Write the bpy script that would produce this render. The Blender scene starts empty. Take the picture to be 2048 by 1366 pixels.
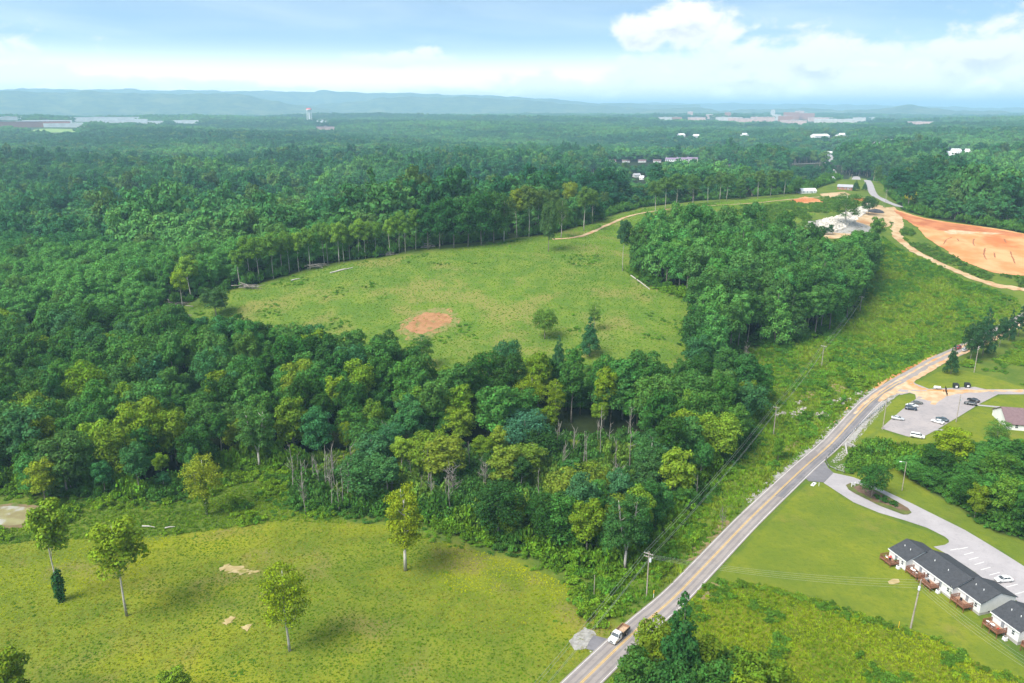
import bpy, bmesh, math, random
import numpy as np
from mathutils import Vector, Matrix, geometry
rng = np.random.default_rng(11); random.seed(11)
SC = bpy.context.scene; COL = SC.collection; R = math.radians
# ---------------------------------------------------------------- camera
CAM_H, PITCH, FPX = 120.0, R(16.7), 1550.0
cd = bpy.data.cameras.new('camera'); cam = bpy.data.objects.new('camera', cd); COL.objects.link(cam)
cam.location = (0, 0, CAM_H); cam.rotation_euler = (math.pi/2 - PITCH, 0, 0)
cd.sensor_width = 36.0; cd.lens = 36.0*FPX/2048; cd.clip_start = 1.0; cd.clip_end = 90000
SC.camera = cam
# ---------------------------------------------------------------- view
SC.view_settings.view_transform = 'Standard'; SC.view_settings.look = 'None'
SC.view_settings.gamma = 1; SC.view_settings.use_curve_mapping = False
SC.view_settings.exposure = 1.70
SC.render.engine = 'CYCLES'
cy = SC.cycles
cy.max_bounces = 4; cy.diffuse_bounces = 2; cy.glossy_bounces = 2; cy.transmission_bounces = 3
cy.transparent_max_bounces = 8; cy.volume_bounces = 2; cy.use_denoising = True; cy.use_adaptive_sampling = False; cy.denoiser = 'OPENIMAGEDENOISE'; cy.denoising_input_passes = 'RGB_ALBEDO_NORMAL'
SC.render.film_transparent = False
# ---------------------------------------------------------------- sun + sky
SUN_EL, SUN_AZ = R(52), R(-128)       # azimuth from +Y towards +X: behind the camera, to the left
sl = bpy.data.lights.new('sun', 'SUN'); sl.energy = 2.3; sl.angle = R(34); sl.color = (1.0, .96, .88)
so = bpy.data.objects.new('sun', sl); COL.objects.link(so)
sd = Vector((math.sin(SUN_AZ)*math.cos(SUN_EL), math.cos(SUN_AZ)*math.cos(SUN_EL), math.sin(SUN_EL)))
so.rotation_euler = (-sd).to_track_quat('-Z', 'Y').to_euler(); so.location = sd*500

class NT:
    def __init__(s, tree): s.t = tree; s.n = tree.nodes; s.l = tree.links
    def new(s, typ, **kw):
        x = s.n.new(typ)
        for k, v in kw.items(): setattr(x, k, v)
        return x
    def put(s, sock, v):
        if v is None: return
        if isinstance(v, bpy.types.NodeSocket): s.l.new(v, sock)
        else:
            try: sock.default_value = v
            except Exception:
                sock.default_value = (*v, 1.0)
    def m(s, op, a, b=None, c=None, clamp=False):
        x = s.new('ShaderNodeMath', operation=op, use_clamp=clamp)
        s.put(x.inputs[0], a); s.put(x.inputs[1], b)
        if c is not None: s.put(x.inputs[2], c)
        return x.outputs[0]
    def vm(s, op, a, b=None):
        x = s.new('ShaderNodeVectorMath', operation=op)
        s.put(x.inputs[0], a)
        if b is not None: s.put(x.inputs[1], b)
        return x.outputs[0]
    def mix(s, f, a, b, mode='MIX'):
        x = s.new('ShaderNodeMix', data_type='RGBA', blend_type=mode)
        s.put(x.inputs[0], f)
        for i, v in ((6, a), (7, b)):
            if isinstance(v, bpy.types.NodeSocket): s.l.new(v, x.inputs[i])
            else: x.inputs[i].default_value = (v[0], v[1], v[2], 1)
        return x.outputs[2]
    def ss(s, v, lo, hi, to0=0.0, to1=1.0):
        x = s.new('ShaderNodeMapRange', interpolation_type='SMOOTHSTEP')
        s.put(x.inputs[0], v); s.put(x.inputs[1], lo); s.put(x.inputs[2], hi); s.put(x.inputs[3], to0); s.put(x.inputs[4], to1)
        return x.outputs[0]
    def noise(s, vec, scale, detail=3, rough=.55, dist=0):
        x = s.new('ShaderNodeTexNoise'); s.put(x.inputs['Vector'], vec)
        x.inputs['Scale'].default_value = scale; x.inputs['Detail'].default_value = detail
        x.inputs['Roughness'].default_value = rough; x.inputs['Distortion'].default_value = dist
        return x.outputs['Fac']

def px_dir(px, py):
    a = (px-1024)/FPX; b = (683-py)/FPX
    v = np.array([a, math.cos(PITCH)+b*math.sin(PITCH), -math.sin(PITCH)+b*math.cos(PITCH)])
    return v/np.linalg.norm(v)
def az_el(px, py):
    d = px_dir(px, py); return math.degrees(math.atan2(d[0], d[1])), math.degrees(math.asin(d[2]))

def make_world():
    w = bpy.data.worlds.new('World'); SC.world = w; w.use_nodes = True
    w.cycles.sampling_method = 'MANUAL'; w.cycles.sample_map_resolution = 512
    N = NT(w.node_tree); N.n.clear()
    out = N.new('ShaderNodeOutputWorld'); bg = N.new('ShaderNodeBackground')
    tc = N.new('ShaderNodeTexCoord').outputs['Generated']
    sep = N.new('ShaderNodeSeparateXYZ'); N.l.new(tc, sep.inputs[0])
    x, y, z = sep.outputs
    zc = N.m('MAXIMUM', z, 0.0)
    # look the clear sky up a little higher than the line of sight: a deep late-summer blue above pale haze
    zs = N.m('ADD', N.m('MULTIPLY', zc, 2.3), 0.10)
    cb = N.new('ShaderNodeCombineXYZ'); N.put(cb.inputs[0], x); N.put(cb.inputs[1], y); N.put(cb.inputs[2], zs)
    vn = N.vm('NORMALIZE', cb.outputs[0])
    sky = N.new('ShaderNodeTexSky', sky_type='NISHITA'); sky.sun_disc = False
    sky.sun_elevation = SUN_EL; sky.sun_rotation = SUN_AZ
    sky.altitude = 200; sky.air_density = 1.0; sky.dust_density = 0.6; sky.ozone_density = 2.0
    N.l.new(vn, sky.inputs[0])
    u = N.m('MULTIPLY', N.m('ARCTAN2', x, y), 57.2958)
    v = N.m('MULTIPLY', N.m('ARCSINE', z), 57.2958)
    cu = N.new('ShaderNodeCombineXYZ'); N.put(cu.inputs[0], u); N.put(cu.inputs[1], N.m('MULTIPLY', v, 1.55))
    P = cu.outputs[0]
    def fld(dv):
        p = N.vm('ADD', P, (0.0, dv*1.55, 3.7)) if dv else N.vm('ADD', P, (0.0, 0.0, 3.7))
        return N.noise(p, .42, 7, .56, .25)
    vv = v
    def field(dv):
        vq = N.m('ADD', v, dv)
        acc = None
        for (px, py, rx, ry, amp) in BLOBS:
            a, e = az_el(px, py)
            du = N.m('DIVIDE', N.m('SUBTRACT', u, a), rx/1550*57.3)
            dw = N.m('DIVIDE', N.m('SUBTRACT', vq, e), ry/1550*57.3)
            q = N.m('ADD', N.m('MULTIPLY', du, du), N.m('MULTIPLY', dw, dw))
            g = N.m('MULTIPLY', N.m('EXPONENT', N.m('MULTIPLY', q, -1.0)), amp)
            acc = g if acc is None else N.m('MAXIMUM', acc, g)
        n = fld(dv)
        return N.m('ADD', acc, N.m('MULTIPLY', N.m('SUBTRACT', n, .5), 1.5)), n
    T0, n0 = field(0)
    T1, n1 = field(.75)
    mask = N.ss(T0, .36, .74)
    # wide thin veil, everywhere round the horizon
    vs = N.new('ShaderNodeCombineXYZ'); N.put(vs.inputs[0], N.m('MULTIPLY', u, .35)); N.put(vs.inputs[1], N.m('ADD', N.m('MULTIPLY', v, 2.2), N.m('MULTIPLY', u, .12)))
    veil = N.noise(vs.outputs[0], .22, 3, .5, .3)
    veilm = N.m('MULTIPLY', N.ss(veil, .30, .90), .30)
    low = N.ss(v, 5.2, 0.6)
    veilm = N.m('MAXIMUM', veilm, N.m('MULTIPLY', low, .90))
    # cumulus over the rest of the sky, as in view
    oth = N.noise(N.vm('MULTIPLY', P, (.3, .3, 1)), .35, 6, .55, .2)
    above = N.ss(v, 8.5, 14)
    far_az = N.ss(N.m('ABSOLUTE', u), 36, 46)
    om = N.m('MULTIPLY', N.ss(oth, .50, .60), N.m('MAXIMUM', above, far_az))
    mask = N.m('MAXIMUM', mask, om)
    lit = N.ss(N.m('SUBTRACT', T0, T1), -.22, .16)
    core = N.ss(T0, .55, 1.15)
    shade = N.m('MULTIPLY', N.m('MULTIPLY', core, N.m('SUBTRACT', 1.0, lit)), N.ss(v, .6, 2.6))
    ccol = N.mix(shade, N.mix(N.ss(v, .8, 3.2), (.56, .53, .51), (.38, .375, .37)), (.22, .24, .27))
    base = N.mix(1.0, sky.outputs[0], (SKY_MUL*.92, SKY_MUL*1.06, SKY_MUL*.98), 'MULTIPLY')
    low2 = N.m('MULTIPLY', N.ss(v, 3.6, .5), .9)
    base = N.mix(.18, base, (.27, .28, .29))
    c1 = N.mix(veilm, base, N.mix(N.ss(v, 2.0, 5.0), (.80, .74, .68), (.40, .43, .46)))
    c2 = N.mix(mask, c1, ccol)
    N.l.new(c2, bg.inputs[0]); bg.inputs[1].default_value = 1.0
    N.l.new(bg.outputs[0], out.inputs[0])
SKY_MUL = 0.074
# cumulus in view: where each stands (direction given through the photograph), half width, half height, weight
BLOBS = [(1290, 68, 72, 36, .98), (1380, 50, 86, 46, 1.05), (1440, 62, 50, 52, .95),
         (1330, 165, 190, 58, .98), (1500, 140, 150, 62, 1.0), (1640, 130, 110, 60, 1.08), (1760, 165, 190, 62, 1.0), (1960, 120, 160, 80, .85), (2120, 150, 200, 95, .9),
         (1120, 180, 220, 36, .86), (1095, 138, 30, 24, .74), (790, 118, 140, 22, .88), (850, 104, 46, 15, .85),
         (40, 150, 150, 36, .92), (190, 168, 170, 26, .85), (450, 172, 90, 16, .85), (560, 178, 120, 10, .75), (-250, 120, 300, 60, .9), (900, 190, 300, 22, .72)]
make_world()

# ---------------------------------------------------------------- terrain
def P(px, py, z):
    d = px_dir(px, py); t = (CAM_H - z)/(-d[2]); return (d[0]*t, d[1]*t, z)
def G(px, Y, z):
    zc = Y*math.cos(PITCH) + (CAM_H-z)*math.sin(PITCH); return ((px-1024)/FPX*zc, Y, z)
CTRL = [P(*a) for a in [
 (0,1366,0),(500,1366,0),(1024,1366,0),(1165,1366,0),(1600,1366,-1),(2048,1366,-1),(0,1200,-1),(500,1200,-.5),(900,1200,-1),(1400,1155,0),(1800,1200,-.5),(2048,1180,0),
 (0,1030,-3),(400,1000,-3),(700,1020,-3.5),(1000,1060,-3.5),(1250,1130,-2.5),(1500,1040,.3),(1650,935,.6),(1850,1050,.5),(2040,1100,1.5),
 (500,930,-3),(800,900,-2.5),(1000,900,-2),(1250,920,-1.5),(1480,840,0),(1720,900,-.8),(1800,900,1),(2000,950,3),
 (0,850,0),(200,800,2),(500,800,3),(750,800,5),(1000,800,5.5),(1250,800,6),(1450,760,4.5),(1600,800,2.5),
 (1758,791,2.2),(1880,718,4),(1977,675,5),(2044,640,6.5),(1850,830,2.6),(1960,790,3),(2040,740,4.5),(2040,820,3),
 (850,690,12),(1100,690,13),(1320,680,14),(650,690,10),(480,640,13),(850,645,14.5),
 (500,582,20),(560,560,23),(700,540,28),(900,505,33),(1000,495,34.5),(1097,500,34.5),(1000,580,24),(1200,560,26),(700,600,20),(1180,475,36.5),(1250,440,38.5),(1370,418,39.5),(1500,405,40),(1620,392,41),
 (1400,605,22.5),(1330,640,18),(1500,690,9),(1570,692,11),(1640,735,6),(1560,740,5),(1720,625,11),(1690,650,9.5),(1747,508,26.5),(1740,560,19),(1690,440,38),(1640,450,36),
 (1900,640,10.5),(1800,620,13),(1800,520,25.5),(1950,600,14.5),(2040,575,18),(1900,545,22),(2040,540,21),(1830,470,31),(2000,480,30),(1790,425,38),(1765,398,40.5),(1740,372,41.5),(1900,440,34),(2048,458,32)]]
CTRL += [G(*a) for a in [
 (-300,300,-1),(-300,420,2),(0,400,7),(150,430,12),(300,450,15),(0,550,8),(0,720,0),(300,600,12),(300,800,0),(600,650,16),(600,880,2),(900,680,24),(900,950,4),
 (1200,760,28),(1200,1000,6),(1450,900,30),(1500,1120,8),(1700,940,40),(1700,1080,24),(1700,1250,12),(1850,800,31),(1950,720,26),(2048,700,22),(1950,1100,8),(2300,600,14),(2300,400,6),(2300,250,1),
 (2300,900,6),(-300,700,0),(-300,1200,6),(0,1300,8),(500,1300,8),(1024,1350,10),(1500,1400,12),(2048,1300,10),(2400,1300,8),(-200,90,0),(1024,60,0),(2300,100,-1)]]
CTRL = np.array(CTRL)
def tps_fit(c, lam=25.0):
    S = 100.0; xy = c[:, :2]/S; n = len(c)
    d2 = ((xy[:, None]-xy[None])**2).sum(-1); K = np.where(d2 > 0, .5*d2*np.log(np.maximum(d2, 1e-12)), 0)
    Pm = np.c_[np.ones(n), xy]
    A = np.zeros((n+3, n+3)); A[:n, :n] = K + np.eye(n)*lam*1e-3; A[:n, n:] = Pm; A[n:, :n] = Pm.T
    s = np.linalg.solve(A, np.r_[c[:, 2], 0, 0, 0]); return xy, s, S
TPS = tps_fit(CTRL)
def tps(x, y):
    xy, s, S = TPS; x = x/S; y = y/S; out = s[-3] + s[-2]*x + s[-1]*y
    for i in range(len(xy)):
        d2 = (x-xy[i, 0])**2 + (y-xy[i, 1])**2
        out = out + s[i]*.5*d2*np.log(np.maximum(d2, 1e-12))
    return out
def sstep(a, b, x):
    t = np.clip((x-a)/(b-a), 0, 1); return t*t*(3-2*t)
def far_z(x, y):
    r = np.hypot(x, y)
    u = 12*np.sin(x/430+1.1)*np.cos(y/610-.4) + 8*np.sin((x+y*1.3)/310) + 9*np.sin((x*.8-y)/900+2)
    return 9 + 34*sstep(1700, 4800, r) + u*sstep(900, 1700, r)*(1-.4*sstep(5000, 9000, r))
GX0, GX1, GY0, GY1, GS = -1300., 1300., -60., 1800., 4.0
_gx = np.arange(GX0, GX1+.1, GS); _gy = np.arange(GY0, GY1+.1, GS)
_X, _Y = np.meshgrid(_gx, _gy)
_w = 1 - sstep(1000, 1450, np.hypot(_X, _Y)); _w *= 1 - sstep(900, 1250, np.abs(_X))
_ZG = np.clip(tps(_X, _Y), -8, 46)*_w + far_z(_X, _Y)*(1-_w)
def Hh(x, y):
    x = np.asarray(x, float); y = np.asarray(y, float)
    fx = (x-GX0)/GS; fy = (y-GY0)/GS
    ok = (fx >= 0) & (fx < len(_gx)-1) & (fy >= 0) & (fy < len(_gy)-1)
    ix = np.clip(fx.astype(int), 0, len(_gx)-2); iy = np.clip(fy.astype(int), 0, len(_gy)-2)
    tx = np.clip(fx-ix, 0, 1); ty = np.clip(fy-iy, 0, 1)
    z = (_ZG[iy, ix]*(1-tx)+_ZG[iy, ix+1]*tx)*(1-ty) + (_ZG[iy+1, ix]*(1-tx)+_ZG[iy+1, ix+1]*tx)*ty
    return np.where(ok, z, far_z(x, y))
def hz(x, y): return float(Hh(x, y))
_T = np.exp(np.linspace(math.log(60), math.log(20000), 700))
def at(px, py):
    """ground point seen at a pixel of the photograph"""
    d = px_dir(px, py); p = d[None]*_T[:, None]
    f = CAM_H + p[:, 2] - Hh(p[:, 0], p[:, 1])
    k = int(np.argmax(f < 0)) if (f < 0).any() else len(_T)-1
    a, b = _T[max(k-1, 0)], _T[k]
    for _ in range(30):
        m = .5*(a+b); q = d*m
        if CAM_H+q[2] - hz(q[0], q[1]) < 0: b = m
        else: a = m
    q = d*b; return Vector((q[0], q[1], hz(q[0], q[1])))
def ats(pts): return [at(*p) for p in pts]
def proj(x, y, z):
    zc = y*math.cos(PITCH) + (CAM_H-z)*math.sin(PITCH)
    v = -y*math.sin(PITCH) + (CAM_H-z)*math.cos(PITCH)
    return 1024+FPX*x/zc, 683+FPX*v/zc, zc
def height_for(base, px_top):
    """real height of an upright thing standing at BASE whose top is seen at row px_top"""
    b = (683-px_top)/FPX; dy = math.cos(PITCH)+b*math.sin(PITCH); dz = -math.sin(PITCH)+b*math.cos(PITCH)
    return CAM_H + base[1]*dz/dy - base[2]

# ---------------------------------------------------------------- object helpers
def tag(o, label=None, cat=None, group=None, kind=None):
    if label: o['label'] = label
    if cat: o['category'] = cat
    if group: o['group'] = group
    if kind: o['kind'] = kind
    return o
def empty(name, loc, label=None, cat=None, group=None, rz=0.0):
    o = bpy.data.objects.new(name, None); COL.objects.link(o); o.location = loc; o.rotation_euler = (0, 0, rz)
    o.empty_display_size = .3
    return tag(o, label, cat, group)
def mesh_np(name, verts, faces, mats=None, midx=None, smooth=False):
    me = bpy.data.meshes.new(name)
    verts = np.asarray(verts, np.float32)
    if isinstance(faces, np.ndarray):
        nf, k = faces.shape
        me.vertices.add(len(verts)); me.vertices.foreach_set('co', verts.ravel())
        me.loops.add(nf*k); me.loops.foreach_set('vertex_index', faces.astype(np.int32).ravel())
        me.polygons.add(nf); me.polygons.foreach_set('loop_start', np.arange(0, nf*k, k, dtype=np.int32))
        me.polygons.foreach_set('loop_total', np.full(nf, k, np.int32))
    else:
        me.from_pydata([tuple(v) for v in verts], [], faces)
    if mats:
        for m in (mats if isinstance(mats, (list, tuple)) else [mats]): me.materials.append(m)
    if midx is not None: me.polygons.foreach_set('material_index', np.asarray(midx, np.int32))
    if smooth: me.polygons.foreach_set('use_smooth', np.ones(len(me.polygons), bool))
    me.update(calc_edges=True); me.validate()
    return me
def link(name, me, parent=None, loc=None):
    o = bpy.data.objects.new(name, me); COL.objects.link(o)
    if parent: o.parent = parent
    if loc is not None: o.location = loc
    return o
class MB:
    """collects boxes, tubes and faces of ONE piece"""
    def __init__(s): s.v = []; s.f = []
    def face(s, pts):
        b = len(s.v); s.v += [tuple(p) for p in pts]; s.f.append(tuple(range(b, b+len(pts)))); return s
    def poly(s, v, f):
        b = len(s.v); s.v += [tuple(p) for p in v]; s.f += [tuple(i+b for i in q) for q in f]; return s
    def box(s, x0, x1, y0, y1, z0, z1, M=None):
        v = [(x, y, z) for z in (z0, z1) for (x, y) in ((x0, y0), (x1, y0), (x1, y1), (x0, y1))]
        if M is not None: v = [M @ Vector(p) for p in v]
        return s.poly(v, [(3,2,1,0),(4,5,6,7),(0,1,5,4),(1,2,6,5),(2,3,7,6),(3,0,4,7)])
    def tube(s, pts, rads, n=8, cap=True):
        pts = [Vector(p) for p in pts]
        if not isinstance(rads, (list, tuple)): rads = [rads]*len(pts)
        b = len(s.v)
        for i, p in enumerate(pts):
            t = (pts[min(i+1, len(pts)-1)] - pts[max(i-1, 0)]).normalized()
            a = Vector((0, 0, 1)) if abs(t.z) < .8 else Vector((1, 0, 0))
            e1 = t.cross(a).normalized(); e2 = t.cross(e1)
            for k in range(n):
                w = 2*math.pi*k/n; q = p + (e1*math.cos(w)+e2*math.sin(w))*rads[i]; s.v.append(tuple(q))
        for i in range(len(pts)-1):
            for k in range(n):
                a0 = b+i*n+k; a1 = b+i*n+(k+1) % n; s.f.append((a0, a1, a1+n, a0+n))
        if cap:
            s.f.append(tuple(b+k for k in reversed(range(n)))); s.f.append(tuple(b+(len(pts)-1)*n+k for k in range(n)))
        return s
    def lathe(s, prof, n=12, c=(0, 0)):
        return s.tube_prof(prof, n, c)
    def tube_prof(s, prof, n, c):
        b = len(s.v)
        for (r, z) in prof:
            for k in range(n):
                w = 2*math.pi*k/n; s.v.append((c[0]+r*math.cos(w), c[1]+r*math.sin(w), z))
        for i in range(len(prof)-1):
            for k in range(n):
                a0 = b+i*n+k; a1 = b+i*n+(k+1) % n; s.f.append((a0, a1, a1+n, a0+n))
        s.f.append(tuple(b+k for k in reversed(range(n)))); s.f.append(tuple(b+(len(prof)-1)*n+k for k in range(n)))
        return s
    def mesh(s, name, mat, smooth=False, bevel=0.0):
        me = bpy.data.meshes.new(name); me.from_pydata(s.v, [], s.f)
        if mat: me.materials.append(mat)
        if bevel:
            bm = bmesh.new(); bm.from_mesh(me); bmesh.ops.remove_doubles(bm, verts=bm.verts, dist=1e-5)
            bmesh.ops.bevel(bm, geom=[e for e in bm.edges if len(e.link_faces) == 2 and e.calc_face_angle(0) > .5], offset=bevel, segments=1, affect='EDGES', clamp_overlap=True)
            bm.to_mesh(me); bm.free()
        if smooth: me.polygons.foreach_set('use_smooth', np.ones(len(me.polygons), bool))
        me.update(); return me
    def build(s, name, mat, parent=None, loc=None, smooth=False, bevel=0.0):
        return link(name, s.mesh(name, mat, smooth, bevel), parent, loc)

# ---------------------------------------------------------------- materials
def mat_base(name):
    m = bpy.data.materials.new(name); m.use_nodes = True; N = NT(m.node_tree); N.n.clear()
    out = N.new('ShaderNodeOutputMaterial'); return m, N, out
def principled(N, out, col, rough=.7, metal=0.0, spec=.3, bump=None, bstr=.3, bdist=.1):
    b = N.new('ShaderNodeBsdfPrincipled'); N.put(b.inputs['Base Color'], col)
    N.put(b.inputs['Roughness'], rough); b.inputs['Metallic'].default_value = metal
    b.inputs['Specular IOR Level'].default_value = spec
    if bump is not None:
        bn = N.new('ShaderNodeBump'); bn.inputs['Strength'].default_value = bstr; bn.inputs['Distance'].default_value = bdist
        N.put(bn.inputs['Height'], bump); N.l.new(bn.outputs[0], b.inputs['Normal'])
    N.l.new(b.outputs[0], out.inputs[0]); return b
def plain(name, col, rough=.6, metal=0.0, spec=.3, var=.12, scale=1.5):
    """a colour with a little wear"""
    m, N, out = mat_base(name)
    tc = N.new('ShaderNodeTexCoord').outputs['Object']
    n = N.noise(tc, scale, 5, .6)
    c = N.mix(N.ss(n, .3, .7), tuple(x*(1-var) for x in col), tuple(min(1, x*(1+var)) for x in col))
    principled(N, out, c, rough, metal, spec); return m
def pos(N): return N.new('ShaderNodeNewGeometry').outputs['Position']
def attr(N, name, typ='GEOMETRY', o='Fac'):
    a = N.new('ShaderNodeAttribute', attribute_type=typ, attribute_name=name); return a.outputs[o]

def mat_two(name, c0, c1, s1, c2=None, s2=None, rough=.9, bump=.3, bdist=.15, s0=(.35, .65)):
    m, N, out = mat_base(name); p = pos(N)
    n1 = N.noise(p, s1, 6, .6); c = N.mix(N.ss(n1, *s0), c0, c1)
    if c2: c = N.mix(N.ss(N.noise(p, s2, 4, .55), .52, .66), c, c2)
    principled(N, out, c, rough, 0, .2, N.noise(p, s1*6, 5, .65), bump, bdist); return m
# ================================================================ ground regions (outlines read off the photograph, laid on the terrain)
def wpoly(px): return np.array([[v.x, v.y] for v in ats(px)])
def inside(poly, x, y):
    x = np.asarray(x); y = np.asarray(y); r = np.zeros(x.shape, bool); n = len(poly)
    for i in range(n):
        x0, y0 = poly[i]; x1, y1 = poly[(i+1) % n]
        c = ((y0 > y) != (y1 > y)) & (x < (x1-x0)*(y-y0)/((y1-y0) if y1 != y0 else 1e-9) + x0); r ^= c
    return r
def sdist(poly, x, y, closed=True):
    """distance to the outline, positive inside"""
    d = np.full(np.shape(x), 1e9); n = len(poly)
    for i in range(n if closed else n-1):
        x0, y0 = poly[i]; x1, y1 = poly[(i+1) % n]; dx, dy = x1-x0, y1-y0
        t = np.clip(((x-x0)*dx+(y-y0)*dy)/(dx*dx+dy*dy+1e-9), 0, 1)
        d = np.minimum(d, np.hypot(x-x0-t*dx, y-y0-t*dy))
    return np.where(inside(poly, x, y), d, -d) if closed else d
OPEN = wpoly([(-380,1500),(-380,1015),(0,985),(120,990),(300,1000),(300,660),(325,620),(370,606),(430,585),(500,572),(545,560),(640,531),(700,520),(760,514),(850,495),(1010,478),(1095,468),(1180,447),(1230,428),(1290,414),(1380,403),(1480,396),(1600,386),(1665,366),(1700,353),
   (1735,357),(1775,385),(1805,420),(1860,436),(1950,450),(2048,466),(2400,520),(2500,800),(2500,1500)])
W_NEAR = wpoly([(-380,1015),(0,978),(110,985),(210,990),(300,1000),(390,985),(420,950),(510,932),(580,937),(590,1012),(680,1024),(760,1024),(850,1042),(950,1077),(1060,1102),(1150,1140),(1250,1148),(1320,1085),(1370,1030),(1440,945),(1500,872),(1524,815),(1500,772),(1445,745),
   (1395,735),(1300,772),(1180,768),(1000,772),(850,768),(700,728),(600,712),(520,688),(440,668),(370,652),(310,652),(-380,700)])
W_CLUMP = wpoly([(1440,748),(1475,706),(1500,692),(1570,694),(1640,674),(1690,642),(1722,600),(1738,560),(1750,500),(1738,470),(1690,480),(1620,505),(1500,515),(1400,515),(1300,525),(1255,540),(1290,566),(1340,586),(1400,610),(1392,650),(1375,690),(1392,737)])
W_RIGHT = wpoly([(1700,945),(1735,925),(1790,930),(1822,958),(1865,985),(1920,1012),(1962,1045),(2000,1068),(2060,1082),(2250,1110),(2250,900),(2060,890),(1990,905),(1900,905),(1840,890),(1780,885),(1730,905)])
W_SCRUB = wpoly([(588,1012),(600,935),(700,905),(900,910),(1050,885),(1250,875),(1340,950),(1310,1040),(1220,1100),(1080,1085),(950,1060),(800,1015)])
PAST = wpoly([(-380,1500),(-380,1090),(0,1090),(100,1075),(250,1075),(420,1060),(560,1040),(700,1045),(800,1055),(900,1085),(1020,1120),(1130,1165),(1200,1215),(1230,1260),(1180,1320),(1125,1370),(1000,1500)])
HILL = wpoly([(340,640),(430,590),(500,578),(640,536),(800,515),(1010,482),(1095,472),(1180,450),(1290,418),(1480,400),(1620,392),(1660,420),(1600,440),(1400,470),(1260,520),(1300,575),(1410,615),(1390,690),(1300,770),(1000,776),(800,770),(600,730),(450,680)])
LAWN = wpoly([(1425,1160),(1470,1113),(1532,1050),(1612,968),(1648,966),(1690,1000),(1760,1032),(1850,1060),(1900,1082),(1880,1095),(1960,1240),(2048,1330),(2200,1460),(2048,1356),(1960,1330),(1900,1285),(1830,1260),(1740,1235),(1650,1200),(1540,1170),(1436,1162)])
LAWN2 = wpoly([(1690,955),(1720,940),(1790,935),(1826,962),(1900,1008),(1962,1050),(2060,1086),(2300,1140),(2300,1230),(2048,1128),(1929,1058),(1826,1007),(1772,982)])
LAWN3 = wpoly([(1700,925),(1740,880),(1762,862),(1815,876),(1880,858),(1960,810),(2000,790),(2150,790),(2150,880),(1990,900),(1850,905),(1780,900)])
LAWN4 = wpoly([(1770,815),(1800,790),(1832,788),(1834,798),(1816,810),(1762,856),(1720,880),(1718,865)])
LAWN5 = wpoly([(1830,770),(1850,755),(1900,735),(1950,745),(2010,762),(2048,775),(2048,780),(1972,778),(1940,772),(1858,777)])
ROUGH = wpoly([(1400,1180),(1436,1162),(1540,1172),(1650,1202),(1740,1237),(1830,1262),(1900,1287),(1960,1332),(2048,1358),(2200,1460),(2200,1600),(1200,1600),(1300,1290)])

# ------------------------------------------------ the ground: one sheet to the horizon, finer near the camera
def ground():
    az = np.r_[np.linspace(-180, -46, 36)[:-1], np.linspace(-46, 46, 460), np.linspace(46, 180, 36)[1:]]
    r = np.r_[0.5, np.linspace(15, 110, 14), np.exp(np.linspace(math.log(114), math.log(1100), 430)), np.exp(np.linspace(math.log(1115), math.log(45000), 160))]
    A, Rr = np.meshgrid(np.radians(az), r); x = (Rr*np.sin(A)).ravel(); y = (Rr*np.cos(A)).ravel(); z = Hh(x, y)
    rr = np.hypot(x, y)
    na, nr = len(az), len(r)
    i, j = np.meshgrid(np.arange(nr-1), np.arange(na-1), indexing='ij')
    a = (i*na+j).ravel(); F = np.c_[a, a+1, a+1+na, a+na][:, ::-1]
    me = mesh_np('ground', np.c_[x, y, z], F, M['ground'], smooth=True)
    near = (rr < 1500) & (y > 0)
    def att(nm, polys, sub=None):
        d = np.full(len(x), -30.0)
        for p in polys:
            q = np.full(len(x), -30.0); q[near] = np.clip(sdist(p, x[near], y[near]), -30, 30); d = np.maximum(d, q)
        a_ = me.attributes.new(nm, 'FLOAT', 'POINT'); a_.data.foreach_set('value', d.astype(np.float32))
        return d
    att('past', [PAST]); att('hill', [HILL]); att('lawn', [LAWN, LAWN2, LAWN3, LAWN4, LAWN5]); att('rough', [ROUGH])
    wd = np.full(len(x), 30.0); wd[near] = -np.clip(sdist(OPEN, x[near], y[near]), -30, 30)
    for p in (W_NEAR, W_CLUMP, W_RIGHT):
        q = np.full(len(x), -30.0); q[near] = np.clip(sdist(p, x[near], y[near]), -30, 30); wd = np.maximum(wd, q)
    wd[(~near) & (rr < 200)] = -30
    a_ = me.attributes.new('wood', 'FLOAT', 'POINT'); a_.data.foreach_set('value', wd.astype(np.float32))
    return tag(link('ground', me), 'grassy ground running from the pasture over the hill to the horizon', None, None, 'structure')

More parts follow.
